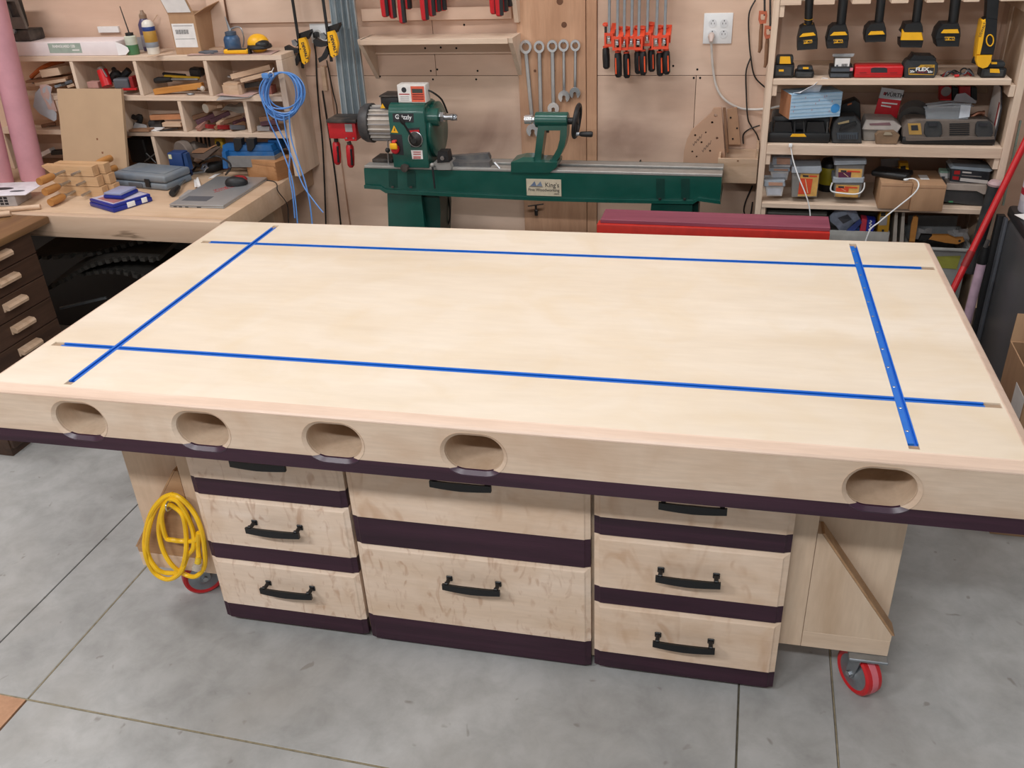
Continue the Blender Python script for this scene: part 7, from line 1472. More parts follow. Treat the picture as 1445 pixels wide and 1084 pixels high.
# clear container and small carton
t = Thing('clear_container', 'dusty clear plastic container with a brown label left of the twin charger', 'container', V3(PY(1243, 195, yy).x, yy + 0.1, zS2))
t.add('body', foot3([(1218, 196), (1217.5, 180), (1268, 180), (1270, 196)], yy + 0.05, 0.1), plain('dusty_clear', '#99938c', 0.4, alpha=0.8), world=True)
t.add('lid', foot3([(1217, 180), (1223, 166), (1262, 167.5), (1273, 176), (1266, 187), (1255, 181)], yy + 0.045, 0.11), plain('dusty_lid', '#b3aaa4', 0.5), world=True)
t.add('label', poly(((1227, 171.5), (1256, 170), (1258, 174), (1228, 174)), yy + 0.0435, 0.002), plain('label_maroon', '#7a5a60', 0.6), world=True)
t = Thing('small_carton', 'small torn brown carton with a clear window on the second shelf', 'carton', V3(PY(1252, 203, yy).x, yy + 0.02, zS2))
t.add('body', foot3([(1236, 203.8), (1235, 191), (1240, 187), (1262, 186), (1270, 192), (1266, 203.8)], yy + 0.002, 0.035), plain('carton_brown', '#7d654e', 0.7, 0, 0.15), world=True); t.add('window', foot3([(1246, 191), (1249, 187), (1257, 187), (1260, 191)], yy - 0.001, 0.006), plain('windowgrey', '#a3957f', 0.3), world=True)
# tape roll
t = Thing('tape_roll', 'dark grey roll of tape behind the twin charger', 'tape roll', PY(1290, 176, SY + 0.17))
c = PY(1289, 163, SY + 0.16); t.add('roll', MB().lathe([(0.029, -0.02), (0.052, -0.022), (0.053, 0.022), (0.029, 0.02), (0.029, -0.02)], c, (0.15, 1, 0.35), 28), plain('tape_grey', '#4d4a48', 0.6), world=True)
# twin charger, dusty
t = Thing('twin_charger', 'wide dusty grey brown twin battery charger with a yellow label', 'charger', V3(PY(1340, 200, yy).x, yy + 0.06, zS2)); mdust = plain('dust_brown', '#6a5f57', 0.75, 0, 0.12, 22)
xa, xb = PY(1273, 195, yy).x, PY(1407, 195, yy).x
t.add('base', MB().box(xa, xb, yy + 0.003, yy + 0.14, zS2 + 0.0005, zS2 + 0.03, 0.010), m_tb, world=True)
t.add('top_shell', foot3([(1274, 196), (1275, 180), (1281, 172), (1290, 170), (1395, 171), (1403, 176), (1407, 190), (1405, 196)], yy + 0.008, 0.12), mdust, world=True)
for x in (1304, 1376): t.add('bay', foot3([(x, 189), (x + 1, 176), (x + 4, 172), (x + 22, 172), (x + 25, 176), (x + 26, 189), (x + 22, 194), (x + 4, 194)], yy - 0.002, 0.04), m_tg, world=True); t.add('contact_block', foot3([(x + 6, 178), (x + 6, 174), (x + 18, 174), (x + 18, 178)], yy - 0.006, 0.01), m_ink, world=True)
for k in range(6): t.add('vent_rib', poly(((1340, 174.5 + 3 * k), (1368, 174 + 3 * k), (1368, 175.4 + 3 * k), (1340, 176 + 3 * k)), yy + 0.005, 0.006), m_tb, world=True)
t.add('yellow_label', poly(((1283, 190), (1281, 174.5), (1299, 174), (1301, 190)), yy + 0.0065, 0.003), plain('label_yellow', '#b58f4a', 0.6), world=True); t.add('label_print', poly(((1286, 184), (1285.5, 177), (1295, 176.5), (1296, 184)), yy + 0.0055, 0.002), m_ink, world=True)
t.add('front_rail', foot3([(1279, 199), (1278, 194), (1404, 193), (1404, 197)], yy - 0.004, 0.012), mdust, world=True)
m_bin = plain('bin_clear', '#b4bcc4', 0.2, 0, 0.05, alpha=0.3)
# clear bin with glove box content on the charger
t = Thing('clear_bin', 'clear plastic bin with a white label sitting on the twin charger', 'bin', PY(1337, 172, yy + 0.05))
P4 = [(1306, 170.5), (1364, 171.5), (1370, 150), (1306, 150)]
for nm, pts, y0, d in (('front_wall', [(1307, 170), (1366, 168), (1369, 148), (1305, 152)], yy + 0.03, 0.002), ('back_wall', [(1310, 165), (1368, 163), (1372, 144), (1308, 147)], yy + 0.13, 0.002)): t.add(nm, poly(pts, y0, d), m_bin, world=True)
t.add('rim', MB().tube([PY(1304, 151.5, yy + 0.028), PY(1340, 147, yy + 0.028), PY(1370, 147.5, yy + 0.028), PY(1374, 150, yy + 0.132), PY(1340, 143, yy + 0.132), PY(1306, 147, yy + 0.132)], 0.003, 6, True), m_bin, world=True)
t.add('floor', MB().box(PY(1308, 170, yy + 0.03).x, PY(1365, 170, yy + 0.03).x, yy + 0.033, yy + 0.128, PY(1337, 170.5, yy + 0.03).z, PY(1337, 170, yy + 0.03).z), m_bin, world=True)
t.add('content', foot3([(1309, 169), (1309, 160), (1325, 157), (1362, 158), (1363, 168)], yy + 0.05, 0.07), plain('bin_content', '#8b8a88', 0.6, 0, 0.25, 30), world=True)
t.add('white_label', poly(((1353, 167), (1368, 165), (1370, 149), (1356, 148)), yy + 0.0285, 0.001), plain('label_pale', '#c5cbd4', 0.5), world=True); t.add('loose_lid', poly(((1345, 143), (1350, 133), (1362, 131), (1378, 143), (1377, 146)), yy + 0.1, 0.003), plain('lid_grey', '#8d8b8f', 0.3, alpha=0.7), world=True)
for k, (x, lb) in enumerate(((1335, 'left red and black tape measure with a round badge under the upper shelf'), (1362, 'right red and black tape measure behind the clear bin'))):
    t = Thing('red_tape_measure', lb, 'tape measure', PY(x, 143, SY + 0.24)); t.add('shell', foot3([(x - 9, 142), (x - 8, 122), (x + 8, 122), (x + 8, 142)], SY + 0.22, 0.05), m_red, world=True); t.add('black_side', foot3([(x + 8.5, 142), (x + 8.5, 123), (x + 17, 124), (x + 17, 142)], SY + 0.225, 0.045), m_tb, world=True)
    if k == 0: t.add('badge', MB().cyl(PY(x, 129, SY + 0.219), PY(x, 129, SY + 0.219) + V3(0, -0.002, 0), 0.018, n=18), m_sandg, world=True)
t = Thing('copper_fitting', 'small curved copper fitting lying on the twin charger', 'fitting', PY(1375, 172, yy + 0.1)); t.add('bend', MB().tube(smoothpath([PY(1364, 168, yy + 0.09), PY(1371, 165, yy + 0.09), PY(1380, 160, yy + 0.09), PY(1388, 160, yy + 0.09)], 4), 0.008, 8), plain('copper', '#8a5a44', 0.4, 0.6), world=True); t.add('collar', MB().cyl(PY(1386, 160, yy + 0.09), PY(1389, 160, yy + 0.09), 0.0105, n=12), plain('copper2', '#9a6a54', 0.4, 0.6), world=True)
xf = xR0 - 0.026
t = Thing('framed_sheet', 'thin framed white sheet standing against the right side of the shelf', 'frame', V3(xf, SY + 0.1, zS2)); 
t.add('sheet', MB().prism([(SY + 0.03, zS2 + 0.001), (SY + 0.2, zS2 + 0.001), (SY + 0.2, zS2 + 0.2), (SY + 0.09, zS2 + 0.2), (SY + 0.03, zS2 + 0.135)], 'yz', xf - 0.002, xf + 0.001), m_paper, world=True, smooth=0)
t.add('frame_edge', MB().tube([(xf - 0.001, SY + 0.03, zS2 + 0.004), (xf - 0.001, SY + 0.03, zS2 + 0.135), (xf - 0.001, SY + 0.09, zS2 + 0.2), (xf - 0.001, SY + 0.2, zS2 + 0.2)], 0.003, 6), m_ink, world=True); t.add('red_print', MB().box(xf - 0.0028, xf - 0.0021, SY + 0.06, SY + 0.075, zS2 + 0.06, zS2 + 0.15), m_redink, world=True)
# ------------------------------------------------------------------ third shelf
yy = SY + 0.03
m_ctub = plain('tub_clear', '#b9bec4', 0.3, alpha=0.55); m_clid = plain('tub_lid', '#aab2bb', 0.35, alpha=0.85); m_scr = plain('screws_in_tub', '#6d675f', 0.6, 0.2, 0.35, 90); m_goldlab = plain('gold_paper', '#cfa25a', 0.5, 0, 0.12, 40)
m_labred = plain('label_red_orange', '#cf4a2a', 0.5)
def smalltub(label, x0, x1, yt, yl, yb, yd, band=None):
    t = Thing('screw_tub', label, 'tub', PY((x0 + x1) / 2, yb, yd + 0.03), 0, 'small clear screw tubs at the left of the third shelf')
    t.add('body', foot3([(x0 + 4, yb), (x0 + 2, yl), (x1 - 2, yl), (x1 - 5, yb)], yd + 0.002, 0.075), plain('milky_tub', '#c9c6c4', 0.35), world=True)
    t.add('lid', foot3([(x0, yl), (x0 + 1, yt), (x1 - 1, yt), (x1, yl)], yd - 0.004, 0.087), m_clid, world=True)
    t.add('content_label', poly(((x0 + 6, yb - 2), (x0 + 5, yl + 3), (x1 - 6, yl + 3), (x1 - 7, yb - 2)), yd - 0.0005, 0.003), band or plain('pale_lab', '#b9bcc4', 0.5), world=True)
    t.add('lid_label', poly(((x0 + 7, yl - 1), (x0 + 7, yt + 1.2), (x1 - 4, yt + 1.8), (x1 - 4, yl - 0.6)), yd - 0.005, 0.0012), plain('lid_lab', '#b88e78', 0.5), world=True)
smalltub('lowest small screw tub at the left end of the third shelf', 1077.5, 1108.5, 256, 263, 277, yy - 0.012)
smalltub('middle small screw tub with a plain bluish label', 1085, 1116, 237, 242, 254.5, yy + 0.04)
smalltub('topmost small screw tub with an orange lid label', 1089, 1119, 221, 233, 239, yy + 0.05, plain('pinklab', '#b89a98', 0.5))
def jar(name, label, cat, body, lid, labp, redp, yd, d=0.11, fill=0.0, handle=False, stripe='#cf4a2a', group=None):
    xs = [p[0] for p in body]; ys_ = [p[1] for p in body]
    t = Thing(name, label, cat, PY(sum(xs) / len(xs), max(ys_), yd + d / 2), 0, group)
    t.add('body', foot3(body, yd, d), plain('jar_clear', '#8d8a86', 0.3, alpha=0.85), world=True)
    t.add('lid', foot3(lid, yd - 0.006, d + 0.012), m_clid, world=True)
    lb = t.add('label', poly(labp, yd - 0.0012, 0.004), m_goldlab, world=True)
    t.add('label_field', poly(redp, yd - 0.002, 0.001), plain('field' + stripe, stripe, 0.5), lb, world=True)
    x0, y0 = redp[0][0], min(p[1] for p in labp)
    (ax, ay), (bx, by) = labp[0], labp[1]
    t.add('print_line', poly(((ax + 3, ay + 4.6), (ax + 11, ay + 5.0), (ax + 11, ay + 2.6), (ax + 3, ay + 2.2)), yd - 0.002, 0.001), m_ink, lb, world=True)
    t.add('print_line', poly(((ax + 12, ay + 5.0), (bx - 3, by + 4.6), (bx - 3, by + 2.6), (ax + 12, ay + 2.6)), yd - 0.002, 0.001), m_labred, lb, world=True)
    c0 = (redp[0][0] + redp[1][0]) / 2; t.add('screw_print', poly(((redp[0][0] + 7, redp[0][1] + 1.5), (redp[0][0] + 8, redp[0][1] + 1.5), (redp[2][0] - 3, redp[2][1] - 1.5), (redp[2][0] - 4.2, redp[2][1] - 1.5)), yd - 0.0028, 0.0008), plain('screwgold', '#d8c29a', 0.4), lb, world=True)
    if handle: t.add('bail', MB().tube(smoothpath([PY(x, y, yd - 0.008) for x, y in handle], 6), 0.0028, 6), m_white, world=True)
    return t
jar('screw_jar', 'tall square clear jar of screws with a red and gold label', 'jar', [(1117, 278.5), (1118, 244), (1157, 243), (1153, 279)], [(1117, 244), (1118, 236), (1159, 235), (1160, 241), (1157, 245)], [(1130, 245), (1156, 245.5), (1152, 277), (1125.5, 277)], [(1129, 251.5), (1147, 252.5), (1143.5, 274), (1126, 274)], yy - 0.01, 0.1, group=None)
t = Thing('spray_canister', 'black canister with a yellow band behind the screw jar', 'canister', PY(1167, 266, SY + 0.2)); c = PY(1167, 268, SY + 0.2); c.z = zS3
hC = PY(1167, 222, SY + 0.2).z - zS3
t.add('body', MB().lathe([(0.036, 0.0005), (0.038, 0.004), (0.038, hC * 0.85), (0.03, hC * 0.95), (0.012, hC)], c, n=22), m_tb, world=True); t.add('yellow_band', MB().lathe([(0.0384, hC * 0.22), (0.0388, hC * 0.225), (0.0388, hC * 0.72), (0.0384, hC * 0.725)], c, n=22), plain('band_yellow', '#a89a1e', 0.5), world=True)
jar('screw_bucket', 'lower clear screw bucket with a white bail and an orange label', 'tub', [(1177, 278), (1178, 258), (1218, 258), (1214, 279)], [(1175, 258), (1176, 251.5), (1220, 251.5), (1219, 258)], [(1180, 260.5), (1213, 261.5), (1210.5, 279), (1178.5, 277.5)], [(1180, 265), (1198, 266), (1197, 271), (1179.5, 270)], yy - 0.012, 0.1, handle=[(1174.5, 258), (1172, 266), (1175, 270.5), (1190, 273), (1205, 274), (1214, 272), (1219, 266), (1220, 258)], group='stacked screw buckets')
jar('screw_bucket', 'upper clear screw bucket with a purple and gold label', 'tub', [(1179, 251), (1180, 233), (1221, 233), (1218, 251)], [(1177, 233), (1178, 227), (1223, 226.5), (1223, 232)], [(1183.5, 238), (1217, 239), (1215.5, 251), (1182.5, 251)], [(1183, 243), (1201.5, 243), (1200.5, 251), (1183, 251)], yy - 0.008, 0.1, stripe='#5a2440', group='stacked screw buckets')
def carton(name, label, F0, F1, ztop_px, z, depth, ang_extra=0.0, tape=True):
    a, b = PZ(*F0, z), PZ(*F1, z); u = b - a; ang = math.degrees(math.atan2(u.y, u.x)); L = u.length; h = PY(*ztop_px, a.y).z - z
    t = Thing(name, label, 'box', a, ang); t.add('body', MB().box(0, L, 0, depth, 0.0005, h, 0.002), m_card)
    t.add('tape_seam', MB().box(L * 0.0, L, depth * 0.48, depth * 0.52, h, h + 0.0008), plain('tape_tan', '#a8825f', 0.4)); t.add('flap_line', MB().box(0.002, L - 0.002, -0.0006, 0.0, h - 0.012, h - 0.0105), m_offc); return t, L, h
c1, L1, h1 = carton('brown_carton', 'left brown cardboard box carrying the black power bank', (1238, 294.5), (1282, 296), (1240, 258), zS3, 0.2)
c2, L2, h2 = carton('brown_carton', 'right brown cardboard box with a small white label on top', (1283.5, 298), (1329, 299), (1290, 261), zS3, 0.2)
c2.add('white_label', MB().box(L2 * 0.3, L2 * 0.58, 0.07, 0.13, h2 + 0.0009, h2 + 0.0014), m_paper)
zp = zS3 + max(h1, 0.05) + 0.0012
a, b = PZ(1228, 249, zp), PZ(1279, 256, zp); u = b - a; ang = math.degrees(math.atan2(u.y, u.x)); L = u.length
t = Thing('power_bank', 'flat black power bank with a white cable on the left cardboard box', 'power bank', a, ang); t.add('body', MB().box(0, L, 0, 0.085, 0.001, 0.024, 0.009, 3), m_tb)
t = Thing('charging_cable', 'thin white charging cable hanging from the power bank', 'cable', PZ(1283, 253, zp))
t.add('cable', MB().tube(smoothpath([PZ(1279, 253, zp + 0.012), PZ(1288, 252, zp + 0.016), PY(1295, 256, SY - 0.05), PY(1296, 264, SY - 0.08), PY(1289, 274, SY - 0.085), PY(1272, 288, SY - 0.085), PY(1252, 304, SY - 0.085), PY(1240, 314, SY - 0.085), PY(1228, 324, SY - 0.085), PY(1220, 345, SY - 0.085)], 6), 0.0026, 6), m_white, world=True); t.add('plug', bar(PZ(1276, 254, zp + 0.012), PZ(1281, 253, zp + 0.012), 0.012, 0.007, 0.002), m_white, world=True)
t = Thing('zip_tie_cable', 'thin white wire hanging from the second shelf lip over the screw jar', 'wire', PY(1115, 207, SY)); 
t.add('wire', MB().tube(smoothpath([PY(1115.5, 205, SY - 0.006), PY(1119, 225, SY - 0.01), PY(1127, 250, SY - 0.03), PY(1136, 272, SY - 0.04), PY(1142, 292, SY - 0.04), PY(1144, 316, SY - 0.04), PY(1145, 335, SY - 0.04)], 6), 0.0024, 6), m_white, world=True); t.add('clip', MB().box(PY(1113, 205, SY).x, PY(1118, 205, SY).x, SY - 0.012, SY - 0.0005, PY(1115, 207, SY).z, PY(1115, 202, SY).z, 0.002), m_white, world=True)
t = Thing('yellow_tape_measure', 'small yellow and black tape measure behind the power bank', 'tape measure', PY(1276, 243, SY + 0.2)); t.add('shell', foot3([(1268, 241), (1269, 230), (1282, 230), (1283, 241)], SY + 0.19, 0.04), m_yel, world=True); t.add('face', foot3([(1271, 239), (1271, 235), (1278, 234), (1278, 239)], SY + 0.187, 0.006), m_tb, world=True)
block('grey_packet', 'grey paper packet behind the power bank', 'packet', PY(1256, 236, SY + 0.22), PY(1256, 224, SY + 0.24), 0.07, 0.01, m_sandg, up=(0, 1, 0))
t = Thing('white_packet_box', 'small white and green packet beside the right cardboard box', 'packet', PY(1333, 262, SY + 0.11)); t.add('body', foot3([(1327, 262), (1326, 244), (1340, 244.5), (1338.5, 262)], SY + 0.11, 0.04), m_paper, world=True); t.add('green_top', foot3([(1326, 244), (1327, 241), (1340, 242), (1340, 244.5)], SY + 0.109, 0.042), plain('pack_green', '#8fae9c', 0.5), world=True); t.add('print', poly(((1328.5, 255), (1328.5, 249), (1333.5, 249), (1333, 255)), SY + 0.1088, 0.001), m_silvdk, world=True)
zc0 = zS3
t = Thing('bit_box', 'lower dusty clear case with dark contents at the right of the third shelf', 'case', PY(1362, 295, yy)); 
t.add('body', foot3([(1328, 289), (1332, 272), (1378, 274), (1388, 279), (1387.5, 295), (1380, 295)], yy + 0.01, 0.13), plain('dark_clear', '#3b3b3c', 0.3), world=True); t.add('lid', foot3([(1333, 272), (1336, 263.5), (1392, 266), (1393, 278), (1388, 279), (1378, 274)], yy + 0.006, 0.14), plain('dust_lid', '#a79a90', 0.55), world=True); t.add('green_mark', poly(((1338, 290), (1344, 290), (1344, 288), (1338, 288)), yy + 0.0085, 0.002), plain('grn', '#4a9a6a', 0.5), world=True)
t = Thing('bit_box', 'upper clear case with a black and red label at the right of the third shelf', 'case', PY(1368, 262, yy + 0.02))
t.add('body', foot3([(1340, 259), (1341, 238), (1398, 242), (1396, 264)], yy + 0.03, 0.1), plain('smoke_clear', '#33363c', 0.25), world=True); t.add('lid', foot3([(1341, 238), (1346, 234.5), (1398, 238), (1402, 241), (1398, 243)], yy + 0.026, 0.108), plain('ice_lid', '#9fb0bd', 0.25), world=True)
t.add('base_strip', foot3([(1340, 259.5), (1340, 256), (1393, 261), (1392, 264.5)], yy + 0.025, 0.03), m_sandg, world=True); t.add('red_badge', poly(((1346, 246), (1347, 241), (1355, 241), (1354.5, 246.3)), yy + 0.0285, 0.002), m_red, world=True); t.add('red_badge', poly(((1344, 253.3), (1344.5, 248.5), (1353.3, 249.3), (1352.5, 254)), yy + 0.0285, 0.002), m_red, world=True)
t.add('white_strip', poly(((1354.5, 255.5), (1355.5, 251), (1394, 254.7), (1393.5, 259.5)), yy + 0.0285, 0.002), m_paper, world=True); t.add('print_line', poly(((1358, 244), (1358.3, 242), (1371, 243), (1371, 245)), yy + 0.0285, 0.002), m_paper, world=True); t.add('print_line', poly(((1357, 248), (1357, 247), (1385, 249), (1385, 250.3)), yy + 0.0285, 0.002), m_sandg, world=True)
t = Thing('dark_bowl', 'dark red bowl at the back right of the third shelf', 'bowl', PY(1370, 232, SY + 0.2)); cB = PY(1370, 238, SY + 0.2) - UPZ * 0.012; t.add('bowl', MB().lathe([(0.05, -0.03), (0.085, 0.0), (0.09, 0.03), (0.086, 0.03), (0.08, 0.0)], cB, n=26), plain('bowl_red', '#5c1a20', 0.4), world=True)
t.add('foot', MB().lathe([(0.03, -0.045), (0.03, -0.031)], cB, n=18), plain('bowl_foot', '#3f1216', 0.4), world=True)
# ------------------------------------------------------------------ below the third shelf
t = Thing('dark_tote', 'dark grey plastic tote below the left of the third shelf', 'tote', V3(PY(1122, 330, SY + 0.05).x, SY + 0.15, zS4))
xa, xb = PY(1080, 318, SY + 0.03).x + 0.005, PY(1163, 318, SY + 0.03).x; zt = PY(1120, 297, SY + 0.03).z
t.add('body', MB().box(xa, xb, SY + 0.035, SY + 0.28, zS4 + 0.001, zt - 0.02, 0.02, 3), plain('tote_dark', '#3a3b36', 0.5), world=True); t.add('rim', MB().box(xa - 0.004, xb + 0.006, SY + 0.025, SY + 0.285, zt - 0.02, zt - 0.008, 0.005), plain('tote_rim', '#55554f', 0.45), world=True)
t = Thing('white_tote', 'white plastic bin edge behind the silver bag', 'bin', V3(PY(1230, 340, SY + 0.05).x, SY + 0.15, zS4)); xa, xb = PY(1168, 325, SY + 0.03).x, PY(1256, 325, SY + 0.03).x; zt = PY(1200, 326, SY + 0.03).z
for nm, a in (('front_wall', (xa, xb, SY + 0.03, SY + 0.034)), ('back_wall', (xa, xb, SY + 0.27, SY + 0.274)), ('end_wall', (xa, xa + 0.004, SY + 0.0345, SY + 0.2695)), ('end_wall', (xb - 0.004, xb, SY + 0.0345, SY + 0.2695))): t.add(nm, MB().box(*a, zS4 + 0.001, zt), plain('binw', '#a9a8a4', 0.45), world=True)
t.add('bottom', MB().box(xa, xb, SY + 0.03, SY + 0.274, zS4 + 0.0002, zS4 + 0.001), m_sandg, world=True)
t = Thing('silver_bag', 'crumpled silver and blue plastic bag sticking out of the white bin', 'bag', PY(1190, 330, SY + 0.06))
g = [[PY(x, y, SY + 0.05 + 0.02 * math.sin(i * 1.7 + j * 2.1)) for j, (x, y) in enumerate(r)] for i, r in enumerate([[(1170, 305), (1178, 298), (1190, 294), (1204, 291)], [(1172, 312), (1182, 307), (1196, 302), (1209, 300)], [(1180, 319), (1190, 315), (1202, 309), (1212, 305)], [(1188, 331), (1196, 322), (1206, 314), (1214, 309)]])]
t.add('foil', MB().sheet(g, 0.003), plain('foil', '#9ba3b4', 0.3, 0.3, 0.18, 40), world=True); t.add('print_patch', MB().sheet([[p + V3(0, -0.006, 0) for p in g[1][1:3]], [p + V3(0, -0.006, 0) for p in g[2][1:3]]], -0.001), plain('foil_dark', '#55565c', 0.4), world=True)
g2 = [[PY(x, y, SY + 0.035) for x, y in r] for r in [[(1186, 333), (1200, 320), (1214, 308)], [(1196, 336), (1206, 325), (1216, 314)]]]; t.add('blue_band', MB().sheet(g2, 0.004), plain('bag_blue', '#2b3c78', 0.35), world=True)
t = Thing('blue_box', 'small blue and red printed box leaning in the white bin', 'box', PY(1225, 331, SY + 0.05)); 
t.add('red_half', foot3([(1213, 326.5), (1216, 308), (1224, 309.5), (1221.5, 327.5)], SY + 0.04, 0.05), plain('bx_red', '#c8364c', 0.45), world=True); t.add('blue_half', foot3([(1221.5, 327.5), (1224, 309.5), (1236, 311), (1232, 329)], SY + 0.04, 0.05), plain('bx_blue', '#20309a', 0.4), world=True)
t.add('white_lettering', MB().tube(smoothpath([PY(x, y, SY + 0.0385) for x, y in ((1228, 311), (1230, 313), (1227, 315), (1230, 317), (1227, 319), (1229, 322), (1226, 324), (1228, 327))], 4), 0.0022, 6), m_white, world=True); t.add('side_face', foot3([(1190, 334), (1213, 320), (1214, 326), (1200, 337)], SY + 0.045, 0.04), plain('bx_side', '#264a86', 0.4), world=True)
t = Thing('yellow_box', 'narrow mustard yellow box with a grey label standing in the bin', 'box', PY(1247, 335, SY + 0.06)); 
t.add('body', foot3([(1236, 338), (1242, 298), (1257, 299), (1253, 338)], SY + 0.05, 0.06), plain('mustard_box', '#c08f22', 0.5), world=True); t.add('grey_label', poly(((1240, 318), (1242, 306), (1252.5, 306), (1251, 318)), SY + 0.0485, 0.003), m_sandg, world=True); t.add('dark_top', poly(((1243, 305), (1243.5, 299.5), (1250, 300), (1249.5, 305)), SY + 0.0485, 0.003), m_blackp, world=True); t.add('print_line', poly(((1244, 334), (1244.5, 324), (1247.5, 324), (1247, 334)), SY + 0.0485, 0.003), m_ink, world=True)
for k, (x, lb) in enumerate(((1262, 'left white board standing beside the yellow box'), (1272, 'right white board standing beside the yellow box'))):
    solo('white_board', lb, 'board', poly(((x - 3, 345), (x + 1, 300), (x + 5, 300), (x + 3, 345)), SY + 0.06 + k * 0.02, 0.12), plain('mel%d' % k, '#b5aca2', 0.5))
# clear tote with brushes
t = Thing('clear_tote', 'large clear tote of brushes and plastic at the lower right of the shelf', 'tote', V3(PY(1345, 400, SY + 0.02).x, SY + 0.15, zS4))
xa, xb = PY(1286, 340, SY + 0.01).x, PY(1369, 345, SY + 0.01).x; zt = PY(1345, 352, SY + 0.01).z
mt_ = plain('tote_clear', '#a9aaa8', 0.25, alpha=0.5)
t.add('front_wall', MB().box(xa, xb, SY + 0.01, SY + 0.014, zS4 + 0.001, zt, 0.001, 1), mt_, world=True); t.add('back_wall', MB().box(xa, xb, SY + 0.27, SY + 0.274, zS4 + 0.001, zt + 0.0, 0.001, 1), mt_, world=True)
for x in (xa, xb - 0.004): t.add('end_wall', MB().box(x, x + 0.004, SY + 0.0145, SY + 0.2695, zS4 + 0.001, zt, 0.001, 1), mt_, world=True)
t.add('rim', MB().tube([(xa - 0.006, SY + 0.004, zt), (xb + 0.004, SY + 0.004, zt), (xb + 0.008, SY + 0.014, zt), (xb + 0.008, SY + 0.27, zt), (xa - 0.006, SY + 0.28, zt)], 0.008, 8, True), plain('rim_grey', '#8c8b88', 0.35), world=True)
t.add('bottom', MB().box(xa, xb, SY + 0.01, SY + 0.274, zS4 + 0.0002, zS4 + 0.001), mt_, world=True); t.add('green_label', poly(((1326, 378), (1322, 362), (1356, 361), (1350, 380)), SY + 0.0085, 0.001), plain('tote_green', '#8a8a3a', 0.5), world=True)
t.add('content', MB().box(xa + 0.01, xb - 0.012, SY + 0.02, SY + 0.26, zS4 + 0.002, zt - 0.05, 0.01), plain('tote_content', '#4d4842', 0.7, 0, 0.3, 30), world=True)
t = Thing('brush', 'wooden handled brush lying in the clear tote', 'brush', PY(1345, 345, SY + 0.05)); t.add('handle', foot3([(1310, 338), (1316, 332), (1338, 332), (1350, 337), (1360, 336), (1362, 341), (1352, 345), (1334, 343)], SY + 0.05, 0.02), m_offo, world=True); t.add('bristles', foot3([(1296, 340), (1300, 331), (1316, 332), (1310, 339)], SY + 0.052, 0.018), m_tb, world=True); t.add('hang_hole', MB().cyl(PY(1354, 340, SY + 0.0495), PY(1354, 340, SY + 0.0495) + V3(0, -0.001, 0), 0.005, n=10), m_ink, world=True)
t = Thing('wood_spatula', 'upright wooden handle sticking out of the clear tote', 'spatula', PY(1288, 335, SY + 0.06)); t.add('handle', foot3([(1283, 342), (1286, 316), (1289, 306), (1293, 304.5), (1296, 307), (1295, 318), (1291, 342)], SY + 0.06, 0.014), m_offo, world=True)
t.add('tip', foot3([(1283, 352), (1283, 342.5), (1291, 342.5), (1291, 352)], SY + 0.061, 0.012), m_offo, world=True)
for k, (x, y, lb) in enumerate(((1302, 329, 'crinkled clear plastic wrap at the left of the tote'), (1352, 331, 'crinkled clear plastic wrap at the right of the tote'))):
    random.seed(20 + k); g = [[PY(x - 14 + 7 * j + random.uniform(-2, 2), y - 6 + 5 * i + random.uniform(-2, 2), SY + 0.08 + random.uniform(0, 0.05)) for j in range(5)] for i in range(4)]
    solo('plastic_wrap', lb, 'plastic wrap', MB().sheet(g, 0.0015), plain('wrap%d' % k, '#c3c1c2', 0.2, alpha=0.55))
solo('grey_bag', 'flat grey plastic sheet standing behind the tote', 'sheet', poly(((1278, 345), (1282, 304), (1352, 305), (1345, 345)), SY + 0.255, 0.008), plain('grey_sheet', '#8d8f90', 0.4))
# orange clamps on the outer left of the shelf
for k, (bx, by, lb, yq) in enumerate(((1077, 24, 'left orange clamp hanging beside the tool shelf post', 2.2), (1085, 45, 'right orange clamp hanging close to the tool shelf post', 2.16))):
    t = Thing('screw_clamp', lb, 'clamp', PY(bx - 2, by + 45, yq), 0, 'orange clamps beside the tool shelf')
    o1 = [(bx - 6, by - 8), (bx + 5, by - 8), (bx + 6, by - 2), (bx + 4, by + 9), (bx - 5, by + 10), (bx - 7, by + 4)]; cx_, cy_ = bx - 0.5, by + 0.5
    t.add('frame', MB().plate([q(x, y, yq) for x, y in o1], [[q(cx_ + (x - cx_) * 0.5, cy_ + (y - cy_) * 0.5, yq) for x, y in o1]], 'xz', yq, yq + 0.02), plain('clamp_peach%d' % k, '#c4694a', 0.5), world=True)
    top, bot = PY(bx + 2, -40, yq + 0.01), PY(bx - 3, by + 50, yq + 0.01)
    t.add('bar', bar(top, PY(bx + 2, by - 2, yq + 0.01), 0.008, 0.018, 0.001, (0, 1, 0)), m_blackd, world=True); t.add('screw_handle', MB().tube([PY(bx - 2, by + 8, yq + 0.01), PY(bx - 3, by + 20, yq + 0.01), PY(bx - 4, by + 44, yq + 0.01), PY(bx - 6, by + 50, yq + 0.012)], [0.006, 0.008, 0.008, 0.005], 10), m_offc, world=True)
